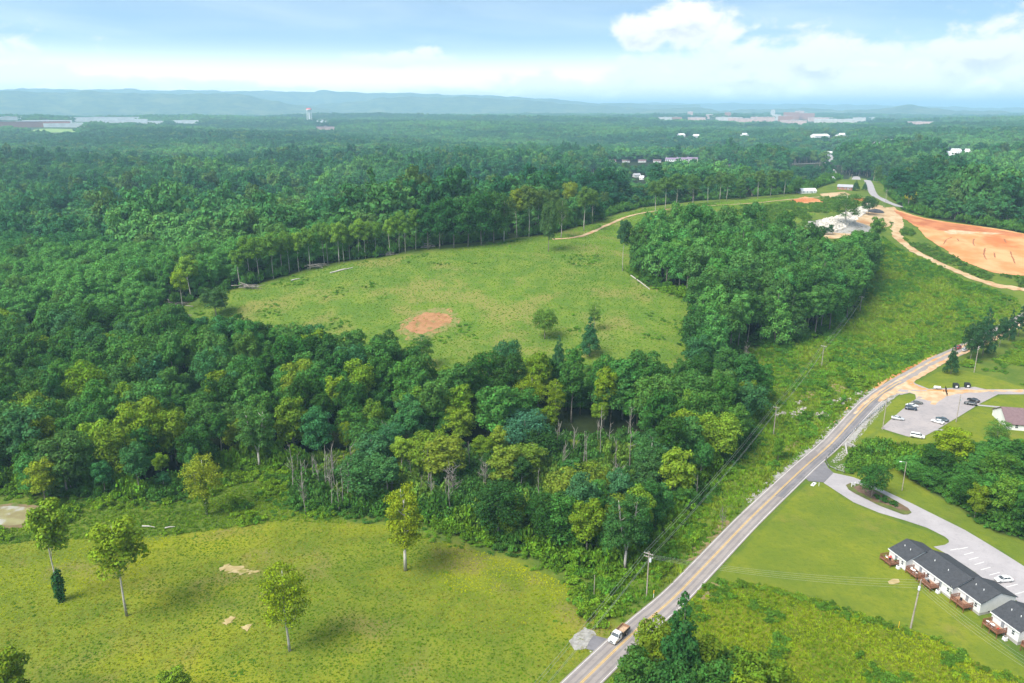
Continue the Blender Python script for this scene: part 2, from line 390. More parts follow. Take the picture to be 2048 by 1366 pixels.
def mat_ground():
    m, N, out = mat_base('ground'); p = pos(N)
    big = N.noise(p, .018, 4, .6); mid = N.noise(p, .09, 5, .62); fine = N.noise(p, .55, 5, .65); vf = N.noise(p, 2.2, 3, .6)
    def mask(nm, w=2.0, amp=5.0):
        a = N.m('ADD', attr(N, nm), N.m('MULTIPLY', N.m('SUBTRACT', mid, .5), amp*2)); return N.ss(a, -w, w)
    tex = N.m('ADD', N.m('MULTIPLY', fine, .6), N.m('MULTIPLY', vf, .4))
    # rough open meadow
    c = N.mix(N.ss(mid, .35, .65), (.075, .125, .020), (.120, .160, .022))
    c = N.mix(N.m('MULTIPLY', N.ss(fine, .55, .72), .6), c, (.165, .165, .045))
    # pasture
    pa = N.mix(N.ss(mid, .36, .62), (.110, .150, .018), (.160, .190, .020))
    pa = N.mix(N.ss(big, .50, .66), pa, (.215, .230, .016))
    pa = N.mix(N.m('MULTIPLY', N.ss(N.noise(p, .035, 5, .65), .50, .68), .8), pa, (.195, .165, .055))
    pa = N.mix(N.m('MULTIPLY', N.ss(fine, .50, .70), .55), pa, (.085, .115, .016))
    c = N.mix(mask('past', 2.5, 6), c, pa)
    hi = N.mix(N.ss(mid, .38, .64), (.090, .155, .024), (.140, .190, .030))
    hi = N.mix(N.m('MULTIPLY', N.ss(N.noise(p, .030, 5, .6), .50, .64), .8), hi, (.200, .190, .055))
    hi = N.mix(N.m('MULTIPLY', N.ss(fine, .52, .7), .5), hi, (.045, .090, .020))
    c = N.mix(mask('hill', 3, 6), c, hi)
    ro = N.mix(N.ss(mid, .35, .6), (.085, .120, .014), (.150, .165, .016))
    ro = N.mix(N.m('MULTIPLY', N.ss(fine, .5, .7), .6), ro, (.040, .075, .014))
    c = N.mix(mask('rough', 1.0, 2), c, ro)
    la = N.mix(N.ss(mid, .36, .64), (.125, .165, .018), (.170, .195, .020))
    la = N.mix(N.m('MULTIPLY', N.ss(N.noise(p, .06, 6, .65), .56, .72), .6), la, (.210, .185, .045))
    la = N.mix(N.m('MULTIPLY', N.ss(N.noise(p, .022, 4, .6), .46, .62), .55), la, (.095, .140, .020)); la = N.mix(N.m('MULTIPLY', N.ss(fine, .45, .72), .5), la, (.075, .120, .018))
    c = N.mix(mask('lawn', .5, .6), c, la)
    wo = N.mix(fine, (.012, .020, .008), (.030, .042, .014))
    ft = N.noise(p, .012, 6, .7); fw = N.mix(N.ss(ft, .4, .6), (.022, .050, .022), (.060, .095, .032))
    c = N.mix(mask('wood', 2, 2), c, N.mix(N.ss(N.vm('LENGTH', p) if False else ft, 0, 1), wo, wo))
    # beyond the last trees built one by one the woods are one colour
    dist = N.new('ShaderNodeVectorMath', operation='LENGTH'); N.l.new(p, dist.inputs[0])
    c = N.mix(N.ss(dist.outputs['Value'], 1600, 4000), c, fw)
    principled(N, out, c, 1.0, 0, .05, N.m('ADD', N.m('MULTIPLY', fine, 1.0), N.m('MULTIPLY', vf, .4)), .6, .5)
    return m

def jag(poly, step, amp, seed=0):
    """an outline with an uneven edge"""
    g = np.random.default_rng(seed); out = []
    n = len(poly)
    for i in range(n):
        a = Vector((poly[i][0], poly[i][1])); b = Vector((poly[(i+1) % n][0], poly[(i+1) % n][1]))
        k = max(1, int((b-a).length/step))
        for j in range(k):
            q = a.lerp(b, j/k)
            if amp: q = q + Vector(g.normal(0, amp, 2))
            out.append((q.x, q.y))
    return out
def sheet(name, px, mat, off, label, step=4.0, jg=0.0, jstep=2.0, world=None, seed=0, cat=None):
    poly = world if world is not None else [(v.x, v.y) for v in ats(px)]
    poly = jag(poly, min(jstep if jg else step, step), jg, seed)
    pa = np.array(poly); lo, hi = pa.min(0), pa.max(0)
    gx = np.arange(lo[0]+step/2, hi[0], step); gy = np.arange(lo[1]+step/2, hi[1], step)
    inner = []
    if len(gx) and len(gy):
        X, Y = np.meshgrid(gx, gy); X = X.ravel(); Y = Y.ravel(); s = sdist(pa, X, Y) > step*.45
        inner = list(zip(X[s], Y[s]))
    co = [Vector(p) for p in poly] + [Vector(p) for p in inner]; n = len(poly)
    v, _e, f, *_ = geometry.delaunay_2d_cdt(co, [(i, (i+1) % n) for i in range(n)], [], 1, 1e-4)
    vv = np.array([[q.x, q.y] for q in v]); z = Hh(vv[:, 0], vv[:, 1]) + off
    me = mesh_np(name, np.c_[vv, z], [tuple(q) for q in f], mat, smooth=True)
    bm = bmesh.new(); bm.from_mesh(me)
    for fc in bm.faces:
        fc.normal_update()
        if fc.normal.z < 0: fc.normal_flip()
    bm.to_mesh(me); bm.free()
    return tag(link(name, me), label, cat, None, 'structure')
def smooth_line(pts, step=4.0):
    pts = [Vector((p[0], p[1])) for p in pts]; pp = [pts[0]*2-pts[1]] + pts + [pts[-1]*2-pts[-2]]; out = []
    for i in range(1, len(pp)-2):
        a, b, c, d = pp[i-1:i+3]; k = max(1, int((c-b).length/step))
        for j in range(k):
            t = j/k; out.append(.5*((2*b)+(c-a)*t+(2*a-5*b+4*c-d)*t*t+(3*b-a-3*c+d)*t*t*t))
    out.append(pts[-1]); return out
def frames(line):
    out = []
    for i, p in enumerate(line):
        t = (line[min(i+1, len(line)-1)]-line[max(i-1, 0)]).normalized(); out.append((p, Vector((t.y, -t.x))))   # right-hand normal
    return out
def strip(name, line, w0, w1, mat, off, label=None, nl=3, parent=None, jg=0.0, seed=0, dash=None):
    """ribbon along LINE from lateral w0 to w1 (to the right is positive)"""
    g = np.random.default_rng(seed); fr = frames(line); V = []; F = []
    for (p, nrm) in fr:
        a, b = w0 + (g.normal(0, jg) if jg else 0), w1 + (g.normal(0, jg) if jg else 0)
        for k in range(nl+1):
            q = p + nrm*(a+(b-a)*k/nl)
            if CENTRE_Z: zz = hz(p.x, p.y)
            else: zz = hz(q.x, q.y)
            V.append((q.x, q.y, zz+off))
    for i in range(len(fr)-1):
        for k in range(nl):
            a = i*(nl+1)+k; F.append((a, a+1, a+nl+2, a+nl+1))
    me = mesh_np(name, V, F, mat, smooth=True)
    o = link(name, me, parent)
    return tag(o, label, None, None, 'structure') if label else o
CENTRE_Z = False

def mat_asphalt(name, c0, c1, seam=.5):
    m, N, out = mat_base(name); p = pos(N)
    n1 = N.noise(p, .12, 5, .65); n2 = N.noise(p, 6.0, 3, .7); n3 = N.noise(p, .9, 4, .6)
    c = N.mix(N.ss(n1, .3, .7), c0, c1)
    c = N.mix(N.m('MULTIPLY', N.ss(n3, .5, .75), seam), c, tuple(x*.72 for x in c0))
    c = N.mix(.25, c, N.mix(n2, (0, 0, 0), (1, 1, 1)), 'OVERLAY')
    principled(N, out, c, .85, 0, .25, n2, .15, .02); return m
M = {}
M['ground'] = mat_ground()
M['asphalt'] = mat_asphalt('asphalt', (.235, .205, .19), (.30, .265, .245))
M['asphalt_dark'] = mat_asphalt('dark_asphalt', (.135, .13, .14), (.19, .18, .19))
M['asphalt_lot'] = mat_asphalt('lot_asphalt', (.27, .245, .245), (.34, .30, .29))
M['concrete'] = mat_asphalt('pale_concrete', (.29, .27, .275), (.35, .325, .33), .35)
M['paint_white'] = plain('white_road_paint', (.62, .60, .58), .7, var=.15, scale=.8)
M['paint_yellow'] = plain('yellow_road_paint', (.62, .38, .07), .7, var=.15, scale=.8)
M['mud'] = mat_two('tan_mud', (.42, .26, .14), (.53, .39, .25), .25, (.48, .23, .08), .09, bump=.2)
M['red_dirt'] = mat_two('red_clay', (.50, .20, .07), (.56, .30, .14), .06, (.44, .14, .045), .022, bump=.5, bdist=.4)
M['dirt_track'] = mat_two('dry_dirt', (.38, .25, .13), (.48, .36, .22), .2, (.34, .18, .08), .07, bump=.4)
M['sand'] = mat_two('bare_sandy_soil', (.33, .25, .11), (.44, .35, .18), .5, (.20, .19, .04), .30, bump=.4)
M['clay_patch'] = mat_two('bare_clay', (.26, .125, .055), (.34, .18, .085), .25, (.19, .15, .05), .14, bump=.6, bdist=.5)
M['gravel'] = mat_two('pale_gravel', (.24, .225, .205), (.36, .345, .32), 1.2, (.19, .175, .12), .35, bump=.7, bdist=.2)
M['gully'] = plain('wet_clay', (.26, .11, .05), .9)
ground()

# ------------------------------------------------ roads and paved places
road_px = [(1040,1490),(1163,1366),(1275.6,1258),(1362,1181.5),(1495,1042.7),(1642,906),(1710,836),(1758,791),(1832,746),(1878,720),(1922,700),(1977,675),(2044,640),(2130,596),(2260,545)]
ROAD = smooth_line([(v.x, v.y) for v in ats(road_px)], 3.0)
strip('road', ROAD, -3.7, 3.7, M['asphalt'], .12, 'two lane asphalt road crossing beside the wood and meadow', 4)
def sub(line, a, b):
    """part of the line between two pixels"""
    pa, pb = at(*a), at(*b); d = lambda q: min(range(len(line)), key=lambda i: (line[i]-Vector((q.x, q.y))).length)
    i, j = sorted((d(pa), d(pb))); return line[i:j+1]
strip('new_asphalt_lane', sub(ROAD, (1545,995), (1800,765)), .25, 3.2, M['asphalt_dark'], .124, 'darker resurfaced lane of the road', 2)
strip('new_asphalt_patch', sub(ROAD, (1562,980), (1640,908)), -3.0, .2, mat_asphalt('brown_asphalt', (.20, .175, .17), (.245, .21, .2)), .124, 'brownish resurfaced patch across the road', 2)
M['tyre_dark'] = mat_asphalt('tyre_darkened_asphalt', (.185, .165, .162), (.235, .21, .205), .3)
for w in (-2.55, -.95, .95, 2.55):
    strip('tyre_track', sub(ROAD, (1040,1490), (1800,764)), w-.28, w+.28, M['tyre_dark'], .1275, 'tyre darkened wheel path along the road', 1, jg=.07, seed=int(w*10)+40)
for w in (-.17, .17):
    o = strip('centre_line', sub(ROAD, (1040,1490), (1800,764)), w-.07, w+.07, M['paint_yellow'], .132, 'solid yellow centre line painted on the road', 1)
for w in (-3.28, 3.28):
    o = strip('edge_line', sub(ROAD, (1040,1490), (1770,782)), w-.06, w+.06, M['paint_white'], .132, 'white edge line painted along the road', 1)
strip('road_mud', sub(ROAD, (1745,800), (2044,640)), 1.3, 3.75, M['mud'], .138, 'tan mud tracked along the right lane of the road', 3, jg=.3, seed=3)
strip('road_mud', sub(ROAD, (1715,832), (1985,672)), -1.9, -.9, M['mud'], .137, 'tan mud stripe tracked along the left lane', 2, jg=.18, seed=4)
strip('clay_shoulder', sub(ROAD, (1690,858), (1890,714)), -5.6, -3.65, M['red_dirt'], .06, 'orange clay shoulder beside the road', 2, jg=.35, seed=5)
strip('gravel_shoulder', sub(ROAD, (1535,1005), (1770,782)), -5.3, -3.7, M['gravel'], .10, 'pale gravel shoulder along the road', 2, jg=.35, seed=6)
strip('gravel_shoulder', sub(ROAD, (1665,886), (1775,778)), 3.7, 5.7, M['gravel'], .08, 'pale gravel bank behind the guard rail', 3, jg=.3, seed=7)
sheet('driveway', [(1647,966),(1673,983),(1707,1005),(1758,1026),(1809,1041),(1854,1056),(1890,1074),(1897,1080),(1898,1085),(1890,1090),(1867,1094),(1900,1112),(1950,1145),(2000,1182),(2060,1218),(2200,1300),(2200,1225),(2048,1133),(1929,1060),(1826,1008.5),(1772,983),(1740,968),(1707,955),(1667,946)], M['concrete'], .10, 'pale concrete driveway and parking strip behind the row houses')
sheet('driveway_apron', [(1608,955),(1618,963),(1647,965),(1667,946),(1656,936),(1650,925),(1640,925)], M['asphalt_dark'], .108, 'dark asphalt apron where the driveway meets the road')
isl = [(1691.5,971),(1697,980),(1710,988),(1758,1012),(1806,1030),(1816,1030),(1823,1026),(1816,1017),(1775,993),(1751,981),(1717,969),(1700,967)]
sheet('planting_island', isl, mat_two('island_grass', (.07, .10, .02), (.12, .13, .035), .3, (.13, .085, .05), .2), .22, 'grassy island with mulch splitting the driveway', 2.0)
sheet('mulch_bed', [(1706,975),(1716,985),(1760,1005),(1800,1021),(1806,1018),(1780,1000),(1745,982),(1718,972)], mat_two('brown_mulch', (.10, .06, .04), (.17, .11, .08), .8), .245, 'brown mulch bed under the island tree', 2.0, .15, 1.5)
sheet('parking_lot', [(1762,857),(1816,810),(1832,798),(1830,789),(1819,786),(1802,790),(1788,786),(1800,768),(1822,756),(1830,767),(1858,778),(1907,776),(1939,774),(1950,774),(1972,779),(2048,779),(2200,780),(2200,791),(2048,789),(1996,789),(1959,808),(1917,834),(1880,856),(1858,868),(1840,877),(1814,873)], M['asphalt_lot'], .09, 'pale asphalt parking lot beside the road')
sheet('lot_mud', [(1792,787),(1806,787),(1819,785),(1832,789),(1836,796),(1850,799),(1864,804),(1862,809),(1870,810),(1880,802),(1890,796),(1905,790),(1935,786),(1990,783),(2048,785),(2048,780),(1980,780),(1930,780),(1905,779),(1858,780),(1832,769),(1822,760),(1800,770)], M['mud'], .10, 'orange mud spread over the lot entrance', 2.5, .35, 1.5)
sheet('sidewalk', [(1952,809),(1957,812),(2024,818.5),(2024,815.5)], M['concrete'], .10, 'pale concrete walk from the lot to the brown roofed house')
sheet('sidewalk', [(1866,861),(1870,858),(1885,859),(1885,862)], M['concrete'], .10, 'short concrete walk at the near corner of the lot')
for a, b in (((1936,1095),(1916,1099)),((1947,1105),(1928,1110)),((1957,1115),(1938,1120)),((1968,1124.5),(1949,1130)),((1981,1135),(1961,1140.5)),((1999,1145.5),(1978,1151)),((2035,1169),(2012,1175)),((2058,1181),(2030,1189)),((1916,1098),(1900,1101))):
    pa, pb = at(*a), at(*b); L = smooth_line([(pa.x, pa.y), (pb.x, pb.y)], 1.5)
    tag(strip('parking_line', L, -.09, .09, M['paint_white'], .115, 'white painted parking bay line behind the row houses', 1), None, None, 'parking bay lines')
sheet('gravel_pad', [(1137,1282),(1150,1270),(1160,1262),(1175,1254),(1190,1262),(1192,1272),(1178,1285),(1172,1298),(1150,1302),(1142,1292)], M['gravel'], .07, 'pale gravel pad at the field entrance', 2, .35, 1.0)
sheet('field_apron', [(1187,1271),(1226,1281),(1222,1288),(1198,1306),(1172,1298),(1178,1284)], M['asphalt_dark'], .10, 'dark asphalt apron leading into the field', 2)
# bare earth
sheet('dirt_clearing', [(1785,418),(1850,437),(1950,452),(2048,468),(2350,520),(2350,600),(2048,553),(1990,547),(1930,525),(1890,500),(1858,480),(1838,458),(1812,440)], M['red_dirt'], .25, 'freshly graded orange clay clearing on the hilltop', 6, .5, 4)
sheet('red_bank', [(1786,421),(1850,439),(1950,454),(2048,470),(2048,477),(1985,468),(1930,463),(1880,462),(1850,456),(1826,448),(1806,436)], mat_two('dark_red_clay', (.33, .11, .045), (.44, .17, .07), .09, (.48, .23, .10), .04, bump=.5), .28, 'darker red cut bank along the back of the clearing', 5, .6, 3)
sheet('pale_clay', [(1888,463),(1905,460),(1960,465),(2010,467),(1985,470),(1930,469),(1900,470)], M['mud'], .30, 'pale dried patch on the orange clearing', 5, .5, 3)
sheet('dirt_track', [(1765,416),(1790,414),(1806,440),(1806,455),(1797,463),(1784,460),(1785,450),(1768,432)], M['dirt_track'], .2, 'pale dirt apron where the track leaves the orange clearing', 4, .45, 3)
strip('dirt_track', smooth_line([(v.x, v.y) for v in ats([(1790,458),(1797,476),(1815,493),(1845,511),(1890,532),(1935,552),(1990,570),(2050,580),(2120,592)])], 3), -3.0, 3.0, M['dirt_track'], .2, 'pale dirt track along the edge of the orange clearing', 3, jg=.7, seed=12)
sheet('stony_ground', [(1640,455),(1690,440),(1735,405),(1765,412),(1790,430),(1780,452),(1745,458),(1700,475),(1650,478)], M['dirt_track'], .12, 'stony disturbed ground around the rock pile', 4, .5, 3)
sheet('thin_grass', [(796,660),(808,642),(836,624),(862,618),(890,618),(916,628),(914,645),(890,662),(866,674),(838,684),(812,680)], mat_two('thin_grass', (.13, .165, .035), (.20, .175, .06), .35, (.30, .17, .075), .16, bump=.5), .08, 'thin grass fading round the bare clay patch', 3, 1.2, 1.6)
sheet('bare_patch', [(812,652),(826,640),(848,627),(880,625),(905,633),(893,650),(862,662),(836,668),(820,664)], M['clay_patch'], .12, 'bare orange clay patch on the hillside meadow', 3, 1.0, 1.6)
sheet('bare_patch', [(438,1136),(455,1129),(480,1132),(495,1140),(520,1143),(510,1150),(480,1148),(450,1145)], M['sand'], .10, 'sandy bare patch in the pasture beside a bushy tree', 1.5, .55, .7)
sheet('bare_patch', [(447,1240),(462,1234),(470,1244),(455,1256),(446,1252)], M['sand'], .10, 'small sandy bare patch low in the pasture', 1.5, .55, .7)
sheet('bare_patch', [(480,1254),(500,1250),(508,1258),(490,1266)], M['sand'], .10, 'smallest sandy bare patch low in the pasture', 1.5, .55, .7)
sheet('bare_patch', [(1775,1163),(1781,1160),(1788,1158.5),(1795,1160),(1800,1163),(1797,1167),(1789,1169),(1780,1167)], M['sand'], .10, 'round bare spot on the lawn before the row houses', 1.5, .3, .8)
for _q in ([(1886,490),(1893,480),(1903,475)], [(1917,483),(1915,478)], [(1970,497),(1968,511),(1973,520)], [(2020,503),(2026,518),(2030,528)], [(1988,506),(1990,516)], [(1948,478),(1946,487),(1949,492)], [(2008,478),(2012,486)]):
    L = smooth_line([(v.x, v.y) for v in ats(_q)], 2); tag(strip('erosion_gully', L, -.45, .45, M['gully'], .29, 'dark wash line eroded into the orange clearing', 1, jg=.15, seed=len(L)), None, None, 'wash lines on the clearing')
M['dead_grass'] = mat_two('dead_grass', (.17, .125, .055), (.25, .20, .095), .5, (.12, .13, .03), .3, bump=.6)
for _q, _l in (([(1372,1122),(1392,1096),(1420,1068),(1446,1040),(1458,1042),(1440,1068),(1415,1098),(1388,1124)], 'brown dead grass along the road below the snag'), ([(1598,792),(1640,774),(1690,765),(1705,768),(1690,778),(1650,790),(1615,797)], 'brown dead grass above the roadside rocks'), ([(1560,905),(1590,880),(1625,850),(1640,846),(1625,868),(1595,895),(1572,915)], 'brown bare verge beside the gravel shoulder'), ([(1400,1195),(1418,1178),(1432,1164),(1446,1166),(1430,1186),(1410,1206)], 'dry tan verge at the corner of the rough field')):
    sheet('dead_grass', _q, M['dead_grass'], .08, _l, 2, .6, 1.2)
TRK = smooth_line([(v.x, v.y) for v in ats([(1105,479),(1150,475),(1185,464),(1225,446),(1260,432),(1300,424),(1380,414),(1500,407),(1570,400),(1640,394),(1680,392)])], 4)
strip('dirt_track', TRK, -1.5, 1.5, M['dirt_track'], .2, 'worn dirt track over the hilltop meadow', 2, jg=.35, seed=9)
sheet('bare_patch', [(1640,388),(1690,384),(1702,390),(1668,396),(1645,394)], M['dirt_track'], .2, 'sandy bare yard below the brick house', 4, .5, 3)
sheet('bare_patch', [(1578,402),(1610,393),(1640,400),(1648,408),(1600,408)], M['red_dirt'], .15, 'reddish bare bank on the hilltop', 4, .5, 3)
FAR_ROAD = smooth_line([(v.x, v.y) for v in ats([(1800,414),(1765,399),(1742,378),(1714,354)])]+[G(1690,1060,0)[:2], G(1668,1300,0)[:2], G(1650,1560,0)[:2], G(1662,1900,0)[:2], G(1664,2600,0)[:2]], 8)
strip('road', FAR_ROAD, -3.8, 3.8, M['concrete'], .2, 'pale road running away over the hill crest', 3)
SIDE_ROAD = smooth_line([(v.x, v.y) for v in ats([(1392,332),(1440,331),(1520,329),(1600,328),(1648,326)])], 10)
strip('road', SIDE_ROAD, -4, 4, M['concrete'], .3, 'pale side road passing the white apartment building', 2)
# pond
pond = [(-60,1020),(20,1013),(60,1016),(86,1022),(80,1032),(62,1040),(44,1049),(20,1052),(-60,1052)]
sheet('pond_bank', [(-80,1015),(20,1008),(70,1010),(100,1020),(92,1034),(66,1044),(46,1056),(20,1058),(-80,1060)], mat_two('pond_mud', (.15, .11, .055), (.20, .15, .08), .4, (.10, .13, .03), .3), .08, 'brown muddy bank round the pond', 2, .3, 1.5)
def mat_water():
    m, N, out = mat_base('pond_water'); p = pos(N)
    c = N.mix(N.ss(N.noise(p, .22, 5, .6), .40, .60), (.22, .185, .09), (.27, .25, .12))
    alg = N.ss(N.noise(p, .13, 4, .5), .42, .50); principled(N, out, N.mix(alg, (.36, .345, .30), c), N.m('ADD', .05, N.m('MULTIPLY', alg, .3)), 0, .5, N.noise(p, 1.2, 3, .5), .02, .05); return m  # pale tone between the algae puts sky reflection into the water colour
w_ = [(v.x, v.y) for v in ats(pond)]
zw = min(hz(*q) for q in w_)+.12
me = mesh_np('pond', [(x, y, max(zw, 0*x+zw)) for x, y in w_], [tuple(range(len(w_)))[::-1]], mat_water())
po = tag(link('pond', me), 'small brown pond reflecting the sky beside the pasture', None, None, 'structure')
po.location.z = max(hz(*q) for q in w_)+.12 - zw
# far hills
def ridge(px0, px1, D, depth, prof, mat, label, seed):
    g = np.random.default_rng(seed); n = 160; k = 12
    ph = g.uniform(0, 6.28, 6); xs = np.linspace(px0, px1, n); V = []
    pp = np.array(prof, float)
    for j in range(k+1):
        t = j/k; dd = D + depth*(t-.0)
        for px in xs:
            py = np.interp(px, pp[:, 0], pp[:, 1]) + .9*math.sin(px/23+ph[0]) + .6*math.sin(px/9.+ph[1]) + .4*math.sin(px/4.1+ph[2])
            d = px_dir(px, py); top = CAM_H + (D+depth*.55)*d[2]/math.hypot(d[0], d[1])
            w = math.sin(math.pi*min(1, t/.55)/2)**1.3 if t < .55 else math.cos(math.pi*(t-.55)/.9)
            spur = 1 + .10*math.sin(px/31+ph[3]+t*5)*(1-abs(2*t-1)) + .06*math.sin(px/12+ph[4]-t*7)*(1-abs(2*t-1))
            z = 30 + (top-30)*max(0, w)*(spur if t < .5 else 1)
            a = math.atan2(px_dir(px, 218)[0], px_dir(px, 218)[1]); V.append((dd*math.sin(a), dd*math.cos(a), z if w > .02 else 10))
    i, j = np.meshgrid(np.arange(k), np.arange(n-1), indexing='ij'); a = (i*n+j).ravel(); F = np.c_[a, a+1, a+1+n, a+n]
    me = mesh_np('hills', V, F, mat, smooth=True)
    return tag(link('hills', me), label, None, None, 'structure')
M['hill_wood'] = mat_two('wooded_hill', (.03, .07, .035), (.09, .13, .05), .012, (.12, .15, .06), .004, bump=1.0, bdist=8)
ridge(-200, 660, 7800, 2600, [(-200,188),(0,182),(100,184),(230,184),(330,188),(430,187),(480,188),(530,197),(580,208),(620,213),(660,218)], M['hill_wood'], 'long wooded ridge rising beyond the warehouses', 1)
ridge(620, 1300, 9000, 2600, [(620,212),(680,205),(760,197),(830,193),(950,195),(1040,199),(1120,207),(1200,211),(1300,217)], M['hill_wood'], 'low wooded ridge on the middle of the horizon', 2)
ridge(-300, 1400, 11000, 3200, [(-300,180),(0,178),(150,178),(300,180),(500,182),(640,183),(800,186),(1000,192),(1100,198),(1200,206),(1400,210)], M['hill_wood'], 'palest hazy ridge along the far horizon', 3)
ridge(1640, 2020, 9000, 3000, [(1640,222),(1720,220),(1770,216),(1795,211),(1812,208.5),(1830,211),(1860,216),(1900,219.5),(2020,223)], M['hill_wood'], 'solitary wooded knob standing on the horizon', 4)
ridge(1280, 1440, 8500, 2500, [(1280,222),(1330,217),(1370,214),(1388,213),(1410,217),(1440,222)], M['hill_wood'], 'small wooded knob behind the town', 5)
ridge(1440, 1760, 9500, 2500, [(1440,222),(1500,219),(1570,216.5),(1620,217),(1680,220),(1760,222)], M['hill_wood'], 'low wooded rise behind the town', 6)
ridge(1200, 2400, 15000, 5000, [(1200,207),(1350,206),(1500,207),(1700,209),(1850,213),(2048,216),(2400,217)], M['hill_wood'], 'faint low hills along the horizon behind the town', 7)
# haze: the air between here and the hills
def haze(dens):
    mb = MB(); mb.box(-48000, 48000, -48000, 48000, -32, 420)
    m, N, out = mat_base('haze'); v = N.new('ShaderNodeVolumePrincipled')
    v.inputs['Color'].default_value = (.49, .77, 1.0, 1); v.inputs['Density'].default_value = dens; v.inputs['Anisotropy'].default_value = .1
    N.l.new(v.outputs[0], out.inputs['Volume'])
    return tag(mb.build('haze', m), 'pale blue haze filling the air over the valley', None, None, 'stuff')
haze(1.15e-4)
# ================================================================ trees
def mat_leaf(name='foliage', var=.6, tl=.20):
    m, N, out = mat_base(name)
    t = attr(N, 'tint', 'INSTANCER', 'Color')
    geo = N.new('ShaderNodeNewGeometry'); ri = geo.outputs['Random Per Island']
    hv = N.new('ShaderNodeHueSaturation'); N.put(hv.inputs['Hue'], N.m('ADD', .5, N.m('MULTIPLY', N.m('SUBTRACT', ri, .5), .035)))
    hv.inputs['Saturation'].default_value = 1.0
    N.put(hv.inputs['Value'], N.m('ADD', 1-var/2, N.m('MULTIPLY', ri, var))); N.put(hv.inputs['Color'], N.mix(1.0, t, (1.52, 2.0, 1.25), 'MULTIPLY'))
    d = N.new('ShaderNodeBsdfDiffuse'); N.l.new(hv.outputs[0], d.inputs[0])
    tr = N.new('ShaderNodeBsdfTranslucent'); N.l.new(N.mix(.5, hv.outputs[0], (.20, .30, .03)), tr.inputs[0])
    mx = N.new('ShaderNodeMixShader'); mx.inputs[0].default_value = tl; N.l.new(d.outputs[0], mx.inputs[1]); N.l.new(tr.outputs[0], mx.inputs[2])
    N.l.new(mx.outputs[0], out.inputs[0]); return m
M['leaf'] = mat_leaf(); M['blade'] = mat_leaf('grass_blades', .3, .35)
M['bark'] = mat_two('grey_bark', (.16, .135, .11), (.30, .265, .225), .9, rough=.95, bump=.5)
M['bark_pale'] = mat_two('pale_bark', (.34, .31, .27), (.48, .45, .40), .7, rough=.9, bump=.3)

def leaf_quads(c, nrm, size, g):
    """one bent, uneven leaf spray per centre"""
    n = len(c); a = g.normal(size=(n, 3)); t1 = np.cross(nrm, a); t1 /= np.linalg.norm(t1, axis=1, keepdims=True)+1e-9
    t2 = np.cross(nrm, t1); s = size[:, None]
    j = lambda: g.uniform(.6, 1.25, (n, 1))
    v = np.stack([c+t1*s*j(), c+t2*s*.75*j()+nrm*s*.25, c-t1*s*j(), c-t2*s*.75*j()+nrm*s*.25], 1).reshape(-1, 3)
    f = np.arange(4*n).reshape(n, 4); return v, f
def crown(lobes, n, size, seed, spread=.42, up=.12, thick=.22, low=-.35, centre=None):
    g = np.random.default_rng(seed); L = np.array(lobes, float)
    w = (L[:, 3]*L[:, 4]); w = w/w.sum(); k = g.choice(len(L), n, p=w)
    d = g.normal(size=(n, 3)); d /= np.linalg.norm(d, axis=1, keepdims=True)
    d[:, 2] = np.where(d[:, 2] < low, -d[:, 2]*.6, d[:, 2])
    rad = np.stack([L[k, 3], L[k, 3], L[k, 4]], 1)
    f = g.uniform(1-thick, 1.06, (n, 1)) * (1 + .16*np.sin(d[:, :1]*7+k[:, None]) * np.cos(d[:, 1:2]*6+d[:, 2:3]*5))
    c = L[k, :3] + d*rad*f
    nr = d + np.array([0, 0, up]) + g.normal(0, spread, (n, 3)); nr /= np.linalg.norm(nr, axis=1, keepdims=True)
    return leaf_quads(c, nr, size*g.uniform(.6, 1.35, n), g)
def lobes_round(Ht, cb, rad, n, seed, top=1.0, lr=(.26, .42), flat=.8, core=True):
    """lobes spread over an egg-shaped crown from cb*Ht to Ht"""
    g = np.random.default_rng(seed); z0, z1 = cb*Ht, Ht; cz = z0+(z1-z0)*.48; hh = (z1-z0)/2; out = []
    for i in range(n):
        zf = -0.8 + 1.65*(i+.5)/n; a = i*2.399963 + g.normal(0, .35)
        rr = rad*math.sqrt(max(.04, 1-abs(zf)**2.2))*(.70 if zf < .85 else .3)*g.uniform(.75, 1.12)
        r = rad*g.uniform(*lr)*(1 - .25*max(0, zf))
        out.append((rr*math.cos(a), rr*math.sin(a), cz+zf*hh*.84, r, r*flat))
    if core: out.append((0, 0, cz, rad*.55, hh*.7))
    return out
def trunk_mb(Ht, rad, seed, lobes=None, upto=.8, lean=0.02, nlimb=7, fork=0.0):
    g = np.random.default_rng(seed+77); mb = MB(); k = 7; pts = []; rs = []
    ax, ay = g.normal(0, lean, 2)
    for i in range(k):
        t = i/(k-1)*upto; pts.append((ax*Ht*t + .006*Ht*math.sin(t*7+seed), ay*Ht*t + .006*Ht*math.cos(t*6+seed), t*Ht)); rs.append(max(.03, rad*(1-t)**.8*(1.25 if i == 0 else 1)))
    mb.tube(pts, rs, 7)
    if lobes is not None:
        L = sorted(lobes[:-1] if len(lobes) > nlimb else lobes, key=lambda q: g.random())[:nlimb]
        for q in L:
            zs = max(.25*Ht, min(upto*Ht*.95, q[2]-Ht*.16)); t = zs/Ht
            p0 = Vector((ax*zs, ay*zs, zs)); p2 = Vector(q[:3]); p1 = p0.lerp(p2, .5)+Vector((0, 0, -.02*Ht))
            r0 = max(.05, rad*(1-t)**.8*.5); mb.tube([p0, p1, p2], [r0, r0*.6, r0*.22], 5)
    return mb
REF = 24.0     # prototypes are built 24 m tall
KINDS = {}
